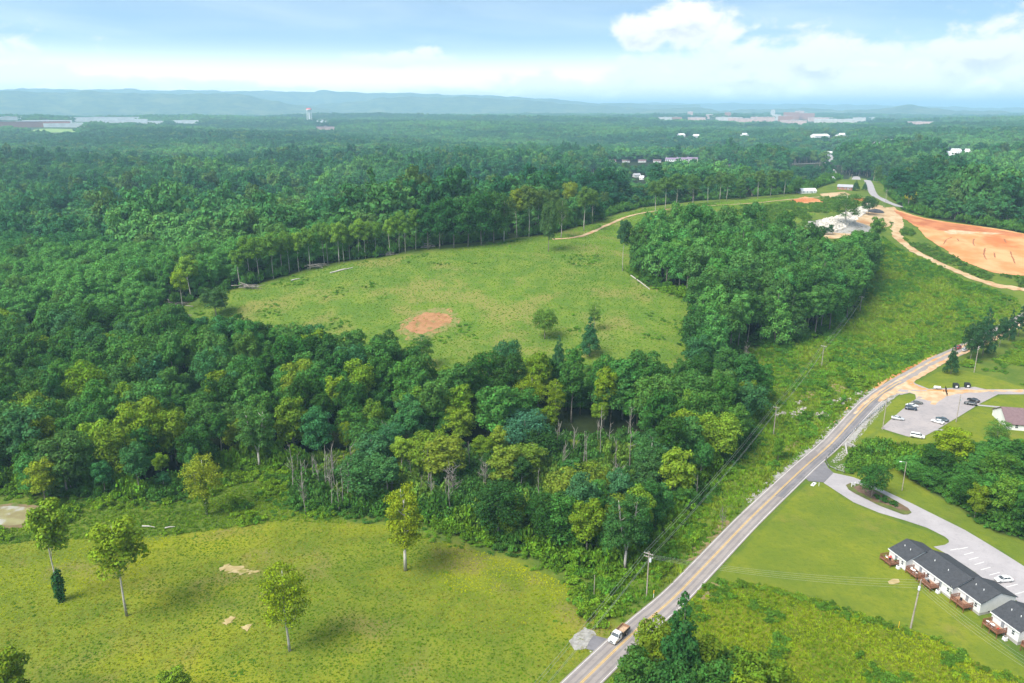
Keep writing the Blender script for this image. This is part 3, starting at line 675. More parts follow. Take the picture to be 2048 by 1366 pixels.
def proto(key, lobes, n, size, seed, trad, upto=.8, nlimb=8, bark='bark', **kw):
    v, f = crown(lobes, n, size, seed, **kw)
    cm = mesh_np('crown_'+key, v, f, M['leaf'])
    tm = trunk_mb(REF, trad, seed, lobes, upto, nlimb=nlimb).mesh('trunk_'+key, M[bark], True)
    KINDS[key] = (cm, tm)
for i in range(4):
    proto('broad%d' % i, lobes_round(REF, .20, 7.6+.5*i, 19+2*i, 10+i, lr=(.30, .46)), 6600, .40, 20+i, .34, .75)
    proto('tall%d' % i, lobes_round(REF, .36, 4.7+.35*i, 17+i, 30+i, lr=(.32, .50), flat=1.05), 5400, .36, 40+i, .27, .88)
    proto('mid%d' % i, lobes_round(REF, .12, 5.8+.5*i, 18+i, 50+i, lr=(.30, .48), flat=.95), 6000, .39, 60+i, .28, .8)
def fork_trunk(sep, H=REF, z0=.26, rad=.34):
    mb = MB(); mb.tube([(0, 0, 0), (.1, 0, H*z0*.5), (.0, .05, H*z0)], [rad*1.2, rad, rad*.9], 8)
    for s_ in (-1, 1):
        p = [Vector((0, 0, H*z0-.3)), Vector((s_*sep*.45, .1*s_, H*.45)), Vector((s_*sep*.8, .1, H*.66)), Vector((s_*sep, -.1, H*.86))]; mb.tube(p, [rad*.75, rad*.6, rad*.4, .06], 7)
        for k in range(7):
            t = .38+.08*k; b = p[1].lerp(p[3], (t-.38)/.62+.05); a = k*2.4+s_; e = b+Vector((math.cos(a)*2.6, math.sin(a)*2.6, 2.6))*(1.15-t*.8); mb.tube([b, b.lerp(e, .5)+Vector((0, 0, -.15)), e], [.13, .09, .03], 5)
    return mb
for i in range(2):
    lb = []
    for s_ in (-1, 1):
        lb += [(x*.82+s_*2.3, y*.9, z, r, rz) for (x, y, z, r, rz) in lobes_round(REF-(1.0 if s_ > 0 else 0), .28, 4.2, 20, 130+i*3+s_, lr=(.34, .48), flat=1.0, core=False)]
    v, f = crown(lb, 9000, .24, 135+i, thick=.6, spread=.7); KINDS['fork%d' % i] = (mesh_np('crown_fork%d' % i, v, f, M['leaf']), fork_trunk(2.6).mesh('trunk_fork%d' % i, M['bark_pale'], True))
for i in range(3):
    proto('airy%d' % i, lobes_round(REF, .24, 6.2+.5*i, 30+2*i, 70+i, lr=(.26, .38), core=True), 6200, .25, 80+i, .30, .86, 12, 'bark_pale', thick=.6, spread=.7)
    proto('pole%d' % i, lobes_round(REF, .46, 3.7+.6*i, 12, 90+i, lr=(.36, .52), flat=1.15), 4400, .31, 95+i, .21, .92, 6, 'bark_pale')
def lobes_cone(Ht, cb, rad, n, seed):
    g = np.random.default_rng(seed); out = []
    for i in range(n):
        t = (i+.5)/n; a = i*2.399963; rr = rad*(1-t)**.75*.8; r = max(.9, rad*(1-t)**.6*.42)
        out.append((rr*math.cos(a), rr*math.sin(a), Ht*(cb+(1-cb)*t*.95), r, r*1.1))
    out.append((0, 0, Ht*.45, rad*.5, Ht*.3)); return out
for i in range(2):
    proto('cone%d' % i, lobes_cone(REF, .10, 6.4+i, 26, 100+i), 6000, .37, 105+i, .3, .95)
    proto('pine%d' % i, lobes_cone(REF, .16, 4.6+.4*i, 20, 110+i), 3600, .40, 115+i, .26, .97, 8, 'bark', spread=.9, up=.1, thick=.7)
# cheaper crowns for the far woods (one mesh each: crown + trunk)
FARK = []
def far_proto(key, Ht, cb, rad, nl, n, size, seed, trunk=True, lr=(.34, .52), flat=.85, cone=False):
    lb = lobes_cone(Ht, cb, rad, nl, seed) if cone else lobes_round(Ht, cb, rad, nl, seed, lr=lr, flat=flat)
    v, f = crown(lb, n, size, seed, spread=.30, up=.05); V = [v]; mi = np.zeros(len(f), int); F = [f]
    if trunk:
        tb = trunk_mb(Ht, .013*Ht, seed, None, .8); quads = [q for q in tb.f if len(q) == 4]
        V.append(np.array(tb.v)); F.append(np.array(quads)+len(v)); mi = np.r_[mi, np.ones(len(quads), int)]
    return mesh_np(key, np.concatenate(V), np.concatenate(F), [M['leaf'], M['bark']], mi)
HID = bpy.data.collections.new('far_tree_kinds')
def hidden(me, name, coll):
    o = bpy.data.objects.new(name, me); coll.objects.link(o); return o
for i in range(3):
    hidden(far_proto('far_a%d' % i, 20, .18, 5.2+.5*i, 7+i, 1300, .62, 200+i, lr=(.44, .62)), 'a_far_tree%d' % i, HID)
for i in range(3):
    hidden(far_proto('far_b%d' % i, 20, .34, 3.8+.4*i, 10+i, 1100, .58, 210+i, flat=1.05), 'b_far_tree%d' % i, HID)
hidden(far_proto('far_c0', 20, .12, 4.6, 14, 1000, .60, 220, cone=True), 'c_far_tree0', HID)
NFAR = 7
GROVE = bpy.data.collections.new('far_grove_kinds')
def grove(seed, span, n, leafs, size):
    g = np.random.default_rng(seed); V = []; F = []; b = 0
    for k in range(n):
        x, y = g.uniform(-span/2, span/2, 2); h = g.uniform(11, 25); r = g.uniform(4.6, 8.2)
        lb = [(x+g.normal(0, r*.35), y+g.normal(0, r*.35), h-r*.9+g.normal(0, 1.0), r*g.uniform(.5, .75), r*.6) for _ in range(4)]
        v, f = crown(lb, leafs, size, seed*31+k, up=.5); V.append(v); F.append(f+b); b += len(v)
    return mesh_np('grove%d' % seed, np.concatenate(V), np.concatenate(F), M['leaf'])
for i in range(4): hidden(grove(i+1, 28, 6, 210, 1.35), 'g_grove%d' % i, GROVE)
GROVE2 = bpy.data.collections.new('distant_grove_kinds')
for i in range(3): hidden(grove(i+11, 70, 24, 60, 2.5), 'h_grove%d' % i, GROVE2)

def scatter(name, x, y, scl, tint, idx, coll, label, zoff=0.0, tilt=.05, szs=None, z=None):
    n = len(x); z = Hh(x, y)+zoff if z is None else z
    me = bpy.data.meshes.new(name); me.vertices.add(n); me.vertices.foreach_set('co', np.c_[x, y, z].astype(np.float32).ravel())
    def A(nm, typ, arr, key):
        a = me.attributes.new(nm, typ, 'POINT'); a.data.foreach_set(key, np.asarray(arr, np.float32 if typ != 'INT' else np.int32).ravel())
    s3 = np.c_[scl, scl, scl*(szs if szs is not None else rng.uniform(.85, 1.2, n))]
    A('scl', 'FLOAT_VECTOR', s3, 'vector'); A('rot', 'FLOAT_VECTOR', np.c_[rng.normal(0, tilt, n), rng.normal(0, tilt, n), rng.uniform(0, 6.283, n)], 'vector')
    A('tint', 'FLOAT_COLOR', np.c_[tint, np.ones(n)], 'color'); A('idx', 'INT', idx, 'value')
    o = link(name, me); tag(o, label, None, None, 'stuff')
    ng = bpy.data.node_groups.new(name, 'GeometryNodeTree')
    ng.interface.new_socket('Geometry', in_out='INPUT', socket_type='NodeSocketGeometry'); ng.interface.new_socket('Geometry', in_out='OUTPUT', socket_type='NodeSocketGeometry')
    N = NT(ng); gi = N.new('NodeGroupInput'); go = N.new('NodeGroupOutput'); ip = N.new('GeometryNodeInstanceOnPoints')
    ci = N.new('GeometryNodeCollectionInfo'); ci.inputs['Collection'].default_value = coll; ci.inputs['Separate Children'].default_value = True; ci.inputs['Reset Children'].default_value = True
    def na(nm, typ):
        q = N.new('GeometryNodeInputNamedAttribute', data_type=typ); q.inputs['Name'].default_value = nm; return next(s for s in q.outputs if s.enabled and s.name == 'Attribute')
    N.l.new(gi.outputs[0], ip.inputs['Points']); N.l.new(ci.outputs[0], ip.inputs['Instance']); ip.inputs['Pick Instance'].default_value = True
    N.l.new(na('idx', 'INT'), ip.inputs['Instance Index']); N.l.new(na('rot', 'FLOAT_VECTOR'), ip.inputs['Rotation']); N.l.new(na('scl', 'FLOAT_VECTOR'), ip.inputs['Scale'])
    N.l.new(ip.outputs[0], go.inputs[0])
    md = o.modifiers.new('scatter', 'NODES'); md.node_group = ng
    return o
# smooth value noise: species patches, and cloud shadow put into the forest tints
_pn = np.random.default_rng(5).normal(size=(64, 64))
def vnoise(x, y, s, o=0):
    u = x/s+o; v = y/s+o*1.7; i = np.floor(u).astype(int); j = np.floor(v).astype(int); fx = u-i; fy = v-j; fx = fx*fx*(3-2*fx); fy = fy*fy*(3-2*fy)
    g = lambda a, b: _pn[a % 64, b % 64]
    return (g(i, j)*(1-fx)+g(i+1, j)*fx)*(1-fy) + (g(i, j+1)*(1-fx)+g(i+1, j+1)*fx)*fy
DARK = np.array([.020, .060, .030]); MIDG = np.array([.036, .088, .034]); LITE = np.array([.085, .140, .042]); YEL = np.array([.150, .165, .018]); BLUE = np.array([.022, .066, .036]); OLV = np.array([.075, .095, .030])
def wood_tint(x, y, g):
    n = len(x); a = vnoise(x, y, 230, 3)*.75 + vnoise(x, y, 75, 9)*.45 + g.normal(0, .38, n)  # broad patches carry cloud shadow and sunlit crowns in the tint
    t = MIDG + (LITE-MIDG)*np.clip(a, 0, 1.3)[:, None] + (DARK-MIDG)*np.clip(-a, 0, 1.2)[:, None]
    b = (g.random(n) < .10)[:, None]; t = np.where(b, OLV*g.uniform(.8, 1.2, (n, 1)), t)
    return np.clip(t*np.array((.84, .96, 1.22)), .012, .3)  # shift to blue puts distance haze into the crown colour
def jgrid(x0, x1, y0, y1, s, g):
    X, Y = np.meshgrid(np.arange(x0, x1, s), np.arange(y0, y1, s)); X = X.ravel()+g.uniform(-.42, .42, X.size)*s; Y = Y.ravel()+g.uniform(-.42, .42, Y.size)*s
    return X, Y
AZ_MAX = math.tan(R(39))
def in_view(x, y, m=60): return np.abs(x) < y*AZ_MAX + m
def near_line(line, x, y, d):
    a = np.array([[p[0], p[1]] for p in line]); return sdist(a, x, y, closed=False) < d
CLEAR = []          # (centre x, y, radius) kept free of far trees: yards, buildings
SIGHT = [(1398, 1460, 329.5, math.hypot(*at(1430, 331)[:2])), (1585, 1645, 326.5, math.hypot(*at(1620, 327)[:2]))]          # (px0, px1, row, distance): far buildings that the photograph shows above the trees before them
def unblocked(x, y, h):
    ppx, ppy, zc = proj(x, y, Hh(x, y)+h); r = np.hypot(x, y); ok = np.ones(len(x), bool)
    for (a, b, row, D) in SIGHT: mg = np.where(r < 1700, 10, 18)*FPX/r; ok &= ~((ppx > a-mg) & (ppx < b+mg) & (ppy < row) & (r < D) & (r > D*.33))
    return ok
def clear_of(x, y):
    ok = ~near_line(FAR_ROAD, x, y, 11) & ~near_line(SIDE_ROAD, x, y, 13)
    for (cx, cy_, r) in CLEAR: ok &= np.hypot(x-cx, y-cy_) > r
    return ok
SHR = bpy.data.collections.new('brush_kinds')
def shrub_mesh(seed, n, size):
    g = np.random.default_rng(seed); lb = [(g.normal(0, .5), g.normal(0, .5), g.uniform(.25, .75), g.uniform(.35, .6), g.uniform(.3, .5)) for _ in range(7)]
    v, f = crown(lb, n, size, seed, low=-.1, spread=.8); return mesh_np('brush%d' % seed, v, f, M['leaf'])
SHR_ME = [shrub_mesh(300+i, 260, .17) for i in range(4)]
for i in range(4): hidden(SHR_ME[i], 's_brush%d' % i, SHR)
# ================================================================ woods
def by_top(px, py_top, h):
    """ground point in the column of pixel px where a thing h metres tall has its top at row py_top"""
    ys = np.linspace(130, 1500, 1400); zc = ys*math.cos(PITCH)+(CAM_H-Hh(np.zeros(1400), ys)-h*.8)*math.sin(PITCH); xs = (px-1024)/FPX*zc
    z = Hh(xs, ys); _, py, _ = proj(xs, ys, z+h); k = int(np.argmin(np.abs(py-py_top) + 0*ys)); return Vector((xs[k], ys[k], z[k]))
TREES = []      # dicts of the trees that become objects of their own
def want(base, h, key, tint, label=None, group=None, w=1.0, name='broadleaf_tree', extra=None, pri=False, region=None):
    p = proj(base[0], base[1], base[2]); TREES.append(dict(b=Vector(base), h=h, key=key, tint=np.array(tint), label=label, group=group, w=w, name=name, extra=extra, pri=pri, region=region, px=p[0], py=p[1], size=h*FPX/p[2]))
def hand(px, pb, pt, key, tint, label, w=1.0, name='broadleaf_tree', extra=None, group=None):
    b = at(px, pb); want(b, height_for(b, pt), key, tint, label, group, w, name, extra, True)
def top(px, pt, h, key, tint, label, w=1.0, group=None, name='broadleaf_tree'):
    want(by_top(px, pt, h), h, key, tint, label, group, w, name, None, True)
YG = (.150, .175, .020); OL = (.125, .125, .022); GR = (.080, .120, .026); DK = (.022, .060, .022); PG = (.120, .160, .030); BG = (.030, .085, .045)
G_P = 'lone trees standing in the pasture'
hand(122, 1202, 992, 'pole0', (.125,.145,.018), 'thin bare-trunked tree with dark ivy round its foot, in the pasture', .95, extra='ivy', group=G_P)
hand(255, 1231, 1030, 'pole1', (.128,.140,.014), 'leaning olive-leaved tree with a long bare trunk in the pasture', 1.25, group=G_P)
hand(578, 1302, 1116, 'airy0', (.150,.155,.010), 'bushy yellow-green tree standing alone in the middle of the pasture', 1.0, group=G_P)
hand(811, 1141, 962, 'fork0', (.150,.145,.012), 'tall forked tree with a white trunk near the wood edge of the pasture', 1.08, group=G_P)
hand(414, 1030, 902, 'airy2', (.165,.15,.018), 'yellowish tree with a vine-wrapped trunk before the shrubby notch in the wood', 1.05, extra='vine', group=G_P)
hand(92, 1008, 911, 'broad0', (.155,.15,.018), 'round yellow-green tree standing behind the pond', .95, group=G_P)
hand(28, 1440, 1281, 'mid0', (.105,.115,.012), 'olive bushy tree cut off at the bottom corner of the pasture', 1.0)
hand(355, 1402, 1326, 'mid1', (.120,.140,.018), 'small olive bush at the lower edge of the pasture', 1.3)
# meadow side
hand(433, 632, 570, 'broad1', (.036,.062,.026), 'big low round dark tree beside the brush piles of the hill meadow', 1.35)
hand(1097, 503, 388, 'mid2', (.05,.075,.035), 'ivy-clad tree standing alone on a bare patch of the hill meadow', .55)
hand(1089, 678, 613, 'broad2', (.085,.120,.026), 'round pale tree standing low in the hill meadow', 1.0)
hand(1188, 662, 604, 'airy0', (.095,.125,.030), 'thin pale tree behind the dark pointed tree in the hill meadow', 1.0)
hand(1179, 712, 630, 'cone0', (.030,.075,.040), 'dark pointed tree at the meadow edge, tallest of its row', .9)
top(1016, 673, 20, 'broad3', (.030,.075,.040), 'round blue-green tree on the meadow edge of the wood', .85)
top(1118, 668, 19, 'cone1', (.030,.070,.036), 'slim dark pointed tree beside the tallest one on the meadow edge', .6)
top(1149, 683, 19, 'mid0', (.050,.105,.026), 'bright green oval tree below the tallest one on the meadow edge', .95)
top(845, 663, 17, 'airy1', (.05,.09,.030), 'loose green tree just under the bare clay patch', 1.1)
# ridge trees along the upper left edge of the meadow
G_R = 'tall bare-trunked trees along the top edge of the hill meadow'
ridge_t = [(382,600,507,'pole0',PG,1.45),(366,622,535,'pole1',YG,1.0),(434,566,509,'pole2',PG,1.5),(480,574,493,'pole0',GR,1.15),(342,602,505,'mid1',(.045,.10,.03),.85),(285,612,524,'mid2',(.05,.095,.026),.85),
 (547,557,460,'pole1',GR,1.0),(579,545,457,'pole2',GR,1.0),(598,543,459,'pole0',PG,1.0),(620,540,452,'pole1',GR,1.0),(648,528,441,'pole2',GR,1.0),(656,527,446,'pole0',GR,.9),(679,527,440,'pole1',PG,1.0),(688,525,447,'pole0',PG,.9),
 (718,519,434,'pole2',PG,1.05),(731,517,440,'pole1',PG,1.0),(780,511,433,'pole0',PG,1.0),(799,505,418,'pole2',GR,1.0),(811,507,428,'pole1',GR,.9),(832,500,412,'pole0',GR,1.0),(519,565,470,'pole2',GR,1.0),(500,566,468,'pole1',GR,1.05),(565,548,470,'pole0',GR,.9),(700,521,455,'pole1',GR,.9),(752,513,440,'pole2',GR,.9)]
for q in ridge_t: hand(q[0], q[1], q[2], q[3], q[4], None, q[5], group=G_R)
G_D = 'big dark trees on the crest of the hill meadow'
for q in [(856,499,398,'mid0',DK,1.0),(880,498,390,'broad0',DK,.9),(908,495,383,'mid1',DK,1.05),(936,493,379,'broad1',(.03,.07,.025),.85),(962,491,374,'mid2',DK,1.0),(988,487,372,'mid3',(.035,.07,.025),.9),(1008,483,382,'airy2',(.05,.07,.03),.9)]:
    hand(q[0], q[1], q[2], q[3], q[4], None, q[5], group=G_D)
G_O = 'thin olive trees with bare trunks on the hilltop'
for q in [(1033,475,372,'pole0',OL,1.1),(1058,474,366,'pole1',(.07,.085,.03),1.1),(1076,466,372,'pole2',(.06,.08,.03),1.1),(1107,460,376,'pole1',(.06,.08,.03),1.0),(1122,476,388,'airy1',(.06,.085,.03),.75),(1139,442,360,'pole2',OL,1.0),
 (1168,462,367,'pole0',(.07,.10,.03),1.15),(1184,448,377,'pole1',(.07,.10,.03),1.0),(1208,427,378,'airy0',(.06,.08,.035),.9),(1310,428,358,'pole2',(.06,.09,.03),1.2),(1330,420,350,'pole0',(.06,.09,.03),1.2),(1353,416,343,'pole1',(.055,.09,.03),1.3),(1385,412,345,'pole2',(.055,.09,.03),1.2),
 (1415,406,348,'pole0',(.055,.085,.03),1.2),(1439,400,340,'pole1',(.06,.085,.035),1.2),(1453,401,345,'pole2',(.055,.09,.03),1.2),(1480,398,354,'mid1',(.06,.10,.03),1.1),(1515,398,337,'pole0',(.065,.09,.035),1.2),(1541,394,352,'pole1',(.06,.10,.03),1.3),(1568,391,337,'pole2',(.06,.09,.03),1.2),(1593,388,350,'broad2',(.05,.095,.03),.75)]:
    hand(q[0], q[1], q[2], q[3], q[4], None, q[5], group=G_O)
hand(1245, 542, 433, 'pole0', (.03,.06,.035), 'tall dead-looking tree with a bare leaning trunk at the corner of the hillside grove', .75)
# round the rock pile and the far road
hand(1689, 458, 379, 'airy2', (.05,.085,.03), 'tall open tree standing in front of the white rock pile', 1.3)
hand(1736, 430, 389, 'broad3', (.030,.055,.028), 'dark round tree beside the far end of the rock pile', 1.0)
hand(1748, 507, 431, 'pole1', (.07,.115,.03), 'slender pale-trunked tree at the tip of the hillside grove', 1.1)
hand(1660, 470, 446, 'mid3', (.03,.06,.035), 'small dark tree at the foot of the rock pile', .9)
hand(1711, 381, 360, 'cone0', (.03,.065,.035), 'dark pointed tree in the yard beside the far road', 1.4)
hand(1729, 381, 363, 'cone1', (.03,.065,.035), 'small dark tree on the verge of the far road', 1.0)
hand(1754, 365, 327, 'mid0', (.055,.085,.035), 'tall oval tree beyond the far road crest', .85)
hand(1818, 412, 372, 'airy1', (.32,.235,.02), 'golden yellow tree among the green wood above the clearing', 1.1)
hand(1650, 470, 452, 'mid2', (.03,.06,.035), 'low dark sapling before the white rock pile', 1.1)
# roadside on the right
G_V = 'dark evergreen trees along the road verge'
for q in [(1901,748,686,'cone0',(.022,.050,.026),.75,'dark evergreen nearest the guard rail on the grassy verge'),(1940,722,636,'mid2',(.026,.050,.026),.80,'widest dark evergreen on the road verge'),(1965,712,613,'cone1',(.022,.050,.030),.70,'tallest dark evergreen on the road verge'),
          (1998,694,628,'mid1',(.026,.052,.028),.72,'dark evergreen in the middle of the far verge trio'),(2017,681,617,'cone0',(.022,.050,.028),.62,'slim dark evergreen between two others on the far verge'),(2036,673,609,'pine1',(.022,.050,.03),1.1,'last dark evergreen along the verge, at the edge of view')]:
    hand(q[0], q[1], q[2], q[3], q[4], q[6], q[5], 'evergreen_tree', group=G_V)
hand(1743, 996, 925, 'broad2', (.030,.066,.020), 'dense round tree on the driveway island', 1.08)
# named members of the near wood
hand(519, 937, 803, 'fork1', (.055,.098,.034), 'grey-green tree with a white forked trunk at the notch of the wood', 1.1)
hand(1250, 1143, 973, 'fork1', (.040,.080,.030), 'tall tree with a white forked trunk beside the power line', 1.0)
top(375, 850, 15, 'broad1', (.155,.165,.010), 'bright yellow-green round tree in front of the left wood', .95)
top(465, 800, 19, 'broad3', (.06,.10,.034), 'wide grey-green tree at the front of the left wood', 1.0)
top(825, 765, 22, 'mid0', (.085,.125,.022), 'pale green tree, left one of the bright pair in the middle of the wood', 1.1)
top(915, 755, 23, 'mid1', (.105,.140,.018), 'yellow-green tree, right one of the bright pair in the middle of the wood', 1.0)
top(745, 790, 20, 'mid2', (.09,.12,.022), 'pale green tree beside the bright pair in the wood', .8)
top(690, 838, 15, 'airy1', (.15,.16,.014), 'small bright yellow tree behind the thin bare poles', .7)
top(1062, 741, 21, 'airy2', (.135,.145,.012), 'spreading yellow tree above the bare poles', 1.15)
top(1112, 752, 20, 'airy0', (.130,.145,.014), 'narrow yellow tree right beside the spreading one', .9)
top(1384, 768, 22, 'mid3', (.095,.140,.026), 'pale green tree near the roadside end of the wood', .85)
top(1333, 850, 14, 'cone1', (.140,.160,.012), 'slim bright yellow-green tree near the power line', .8)
top(1392, 825, 19, 'mid0', (.065,.110,.024), 'full green tree beside the slim bright one near the power line', .95)
top(1497, 752, 19, 'broad0', (.095,.110,.014), 'olive tree at the roadside tip of the wood', .75)
top(1190, 945, 19, 'mid1', (.050,.105,.030), 'oval tree with glossy green crown over the front of the wood', .9)
top(1105, 975, 15, 'broad2', (.095,.110,.018), 'olive tree overhanging the pasture edge', .8)
top(1022, 1003, 13, 'broad3', (.085,.105,.018), 'lower olive tree at the pasture edge', .9)
top(700, 760, 22, 'broad2', (.040,.085,.042), 'blue-green rounded tree in the middle of the wood', .85)
top(620, 640, 24, 'broad1', (.035,.080,.034), 'huge dark rounded tree on the meadow side of the wood', 1.0)
top(1558, 870, 10, 'mid2', (.075,.12,.018), 'solitary leafy tree on the slope beside the road', .7)
# the wood round the white-trunked shrubs at the bottom of the road
G_B = 'trees packed at the lower end of the road'
hand(1352, 1420, 1178, 'cone0', (.026,.062,.024), 'dark pointed tree overhanging the road beside the truck', .72, group=G_B)
for q in [(1302,1372,1232,'broad0',(.105,.115,.014),.9,'olive tree leaning over the road edge below the truck'),(1275,1440,1290,'mid1',(.04,.075,.02),1.2,'low dark tree at the lower road edge'),(1400,1400,1262,'mid2',(.085,.10,.014),1.1,'olive tree behind the dark pointed one'),
          (1452,1405,1290,'mid3',(.05,.085,.02),1.2,'green tree at the meadow side of the lower thicket'),(1500,1440,1300,'broad1',(.085,.11,.014),1.0,'yellow-green tree at the outer side of the lower thicket'),(1545,1430,1318,'mid0',(.11,.125,.012),1.1,'bright olive bush ending the lower thicket'),
          (1420,1480,1330,'broad2',(.04,.08,.022),1.0,'dark green tree at the bottom of the lower thicket'),(1340,1480,1330,'broad3',(.03,.065,.022),1.0,'dark tree under the pointed one at the bottom edge'),(1250,1450,1345,'mid3',(.09,.12,.016),1.0,'small light green tree at the bottom road edge'),(1480,1490,1345,'mid1',(.12,.13,.012),1.1,'yellowish bush at the bottom edge of the lower thicket')]:
    hand(q[0], q[1], q[2], q[3], q[4], q[6], q[5], group=G_B)
top(1905, 850, 15, 'broad1', (.145,.155,.010), 'bright yellow-green tree before the brown roofed house', 1.25)
top(2015, 945, 15, 'mid3', (.085,.125,.022), 'pale green tree at the edge of view above the drive', 1.2)
top(1955, 962, 13, 'mid0', (.095,.105,.012), 'olive tree at the lawn edge of the right wood', 1.0)
top(1995, 835, 13, 'airy2', (.07,.11,.03), 'open pale-branched tree beside the brown roof', 1.2)

gA = np.random.default_rng(21)
def poisson(poly, s, g, keep=lambda x, y: np.ones(len(x), bool)):
    lo, hi = poly.min(0), poly.max(0); x, y = jgrid(lo[0], hi[0], lo[1], hi[1], s, g); k = inside(poly, x, y); x, y = x[k], y[k]; k = keep(x, y); return x[k], y[k]
def away(x, y, d):
    ok = np.ones(len(x), bool)
    for t in TREES:
        if t['pri']: ok &= np.hypot(x-t['b'].x, y-t['b'].y) > d*max(.6, min(1.2, t['h']*t['w']/24))
    return ok
auto = []
def fill(poly, s, region, hfun, keyfun, tintfun, keep=lambda x, y: np.ones(len(x), bool), d=5.0):
    x, y = poisson(poly, s, gA, keep); ok = away(x, y, d) & (np.abs(x) < y*.78+25); x, y = x[ok], y[ok]
    for i in range(len(x)):
        h = hfun(x[i], y[i]); z = hz(x[i], y[i]); pf = SKYLINE.get(region)
        if pf is not None:       # the crowns stay under the outline the wood has against the meadow
            ppx = proj(x[i], y[i], z+h*.9)[0]; mx = height_for((x[i], y[i], z), np.interp(ppx, pf[0], pf[1]) + gA.uniform(0, 14))
            if mx < h:
                if mx < 6: continue
                h = mx
        auto.append((x[i], y[i], h, keyfun(), tintfun(x[i], y[i]), region))
SKYLINE = {'clump': ([1200,1245,1290,1350,1420,1480,1530,1580,1620,1660,1690,1735,1760], [440,435,430,420,408,414,428,440,458,482,486,456,452]),
           'right': ([1690,1730,1780,1830,1870,1900,1950,2000,2060], [912,888,880,872,856,842,842,842,852]),
           'near': ([400,440,480,560,600,650,700,750,800,850,900,950,1000,1050,1100,1200,1250,1300,1350,1400,1450,1520], [604,612,620,626,620,626,640,650,662,692,712,700,684,690,692,704,690,668,650,638,640,700])}
def pick(*ks): return lambda: ks[gA.integers(len(ks))]
def tint_near(x, y):
    pxx, pyy, _ = proj(x, y, hz(x, y)); r = gA.random(); front = pyy > 905
    if r < (.30 if front else .10): t = np.array((.108,.132,.016))*gA.uniform(.75, 1.2)
    elif r < .36: t = np.array((.055,.100,.028))
    elif r < .48: t = np.array((.034,.082,.042))
    else: t = np.array((.032,.070,.021))*gA.uniform(.6, 1.6)
    return t*np.array((gA.uniform(.9, 1.15), gA.uniform(.93, 1.07), gA.uniform(.85, 1.2)))
notscrub = lambda x, y: ~inside(W_SCRUB, x, y)
fill(W_NEAR, 8.2, 'near', lambda x, y: gA.uniform(16, 28)*(.80 if sdist(W_NEAR, np.array([x]), np.array([y]))[0] < 7 else 1), pick('broad0','broad1','broad2','mid0','mid1','mid2','mid3','tall0','tall1','tall2','tall3','pole0','mid0','mid2'), tint_near, notscrub)
def scrub_h(x, y):
    q = proj(x, y, hz(x, y))
    if (578 < q[0] < 725 and q[1] > 945) or (1080 < q[0] < 1275 and 875 < q[1] < 985) or (820 < q[0] < 1080 and 930 < q[1] < 1050 and gA.random() < .6): return gA.uniform(4, 9)
    return gA.choice([gA.uniform(7, 11), gA.uniform(11, 18)])
fill(W_SCRUB, 7.2, 'scrub', scrub_h, pick('mid0','mid2','broad0','broad1','broad2','broad3','airy0','airy1','pole0','tall1'), lambda x, y: tint_near(x, y)*np.array((1.05, 1.0, 1.25)), d=3.5)
def tint_clump(x, y):
    t = np.array((.044,.092,.030))*gA.uniform(.65, 1.6); return t*np.array((gA.uniform(.9, 1.2), 1, gA.uniform(.85, 1.2)))
fill(W_CLUMP, 7.6, 'clump', lambda x, y: gA.uniform(24, 31)*(.93 if gA.random() < .3 else 1), pick('tall0','tall1','tall2','tall3','mid1','mid3','cone1','tall0','tall2'), tint_clump)
fill(W_RIGHT, 6.4, 'right', lambda x, y: gA.uniform(10.5, 16), pick('broad0','broad1','broad2','mid0','mid1','mid2','tall0','cone0'), lambda x, y: np.array((.036,.076,.020))*gA.uniform(.55, 1.6)*(np.array((1.5, 1.2, .9)) if gA.random() < .12 else 1), d=4)
# the back-left woods nearest the camera join the same list
LEFTB = wpoly([(-380,1010),(-380,560),(0,520),(200,520),(300,540),(430,545),(560,520),(700,495),(700,519),(545,560),(430,586),(370,608),(325,622),(300,660),(300,1000)])
LB = lambda x, y: ~inside(OPEN, x, y) & ~inside(W_NEAR, x, y)
fill(LEFTB, 7.4, 'left', lambda x, y: gA.uniform(17, 25), pick('broad0','broad1','broad2','broad3','mid0','mid1','mid2','mid3','tall0','tall1'), lambda x, y: wood_tint(np.array([x]), np.array([y]), gA)[0]*np.array((.85, .95, .85)), LB)
rest = []
for (x, y, h, key, t, reg) in auto:
    z = hz(x, y); p = proj(x, y, z); pt = proj(x, y, z+h)
    if p[0] < -60 or p[0] > 2110 or pt[1] > 1390: continue
    TREES.append(dict(b=Vector((x, y, z)), h=h, key=key, tint=t, label=None, group=None, w=gA.uniform(.88, 1.12)*(1.4 if reg == 'scrub' else 1.25 if reg == 'right' else 1), name='broadleaf_tree', extra=None, pri=False, region=reg, px=p[0], py=p[1], size=h*FPX/p[2]))
# the 300 that show largest become objects of their own; a tree on an open edge shows more of itself
def rank(t):
    s = t['size'];
    if t['pri']: return s+1000
    x, y = np.array([t['b'].x]), np.array([t['b'].y])
    poly = {'near': W_NEAR, 'clump': W_CLUMP, 'right': W_RIGHT, 'scrub': W_SCRUB}.get(t['region'])
    if poly is not None and t['region'] != 'scrub':
        e = sdist(poly, x, y)[0]
        if e < 8: s *= 1.25
    return s
bl = [t for t in TREES if t['name'] == 'broadleaf_tree']; bl.sort(key=rank, reverse=True)
KEEP = {id(t) for t in bl[:300]} | {id(t) for t in TREES if t['name'] != 'broadleaf_tree'}
rest = [t for t in TREES if id(t) not in KEEP]; TREES = [t for t in TREES if id(t) in KEEP]
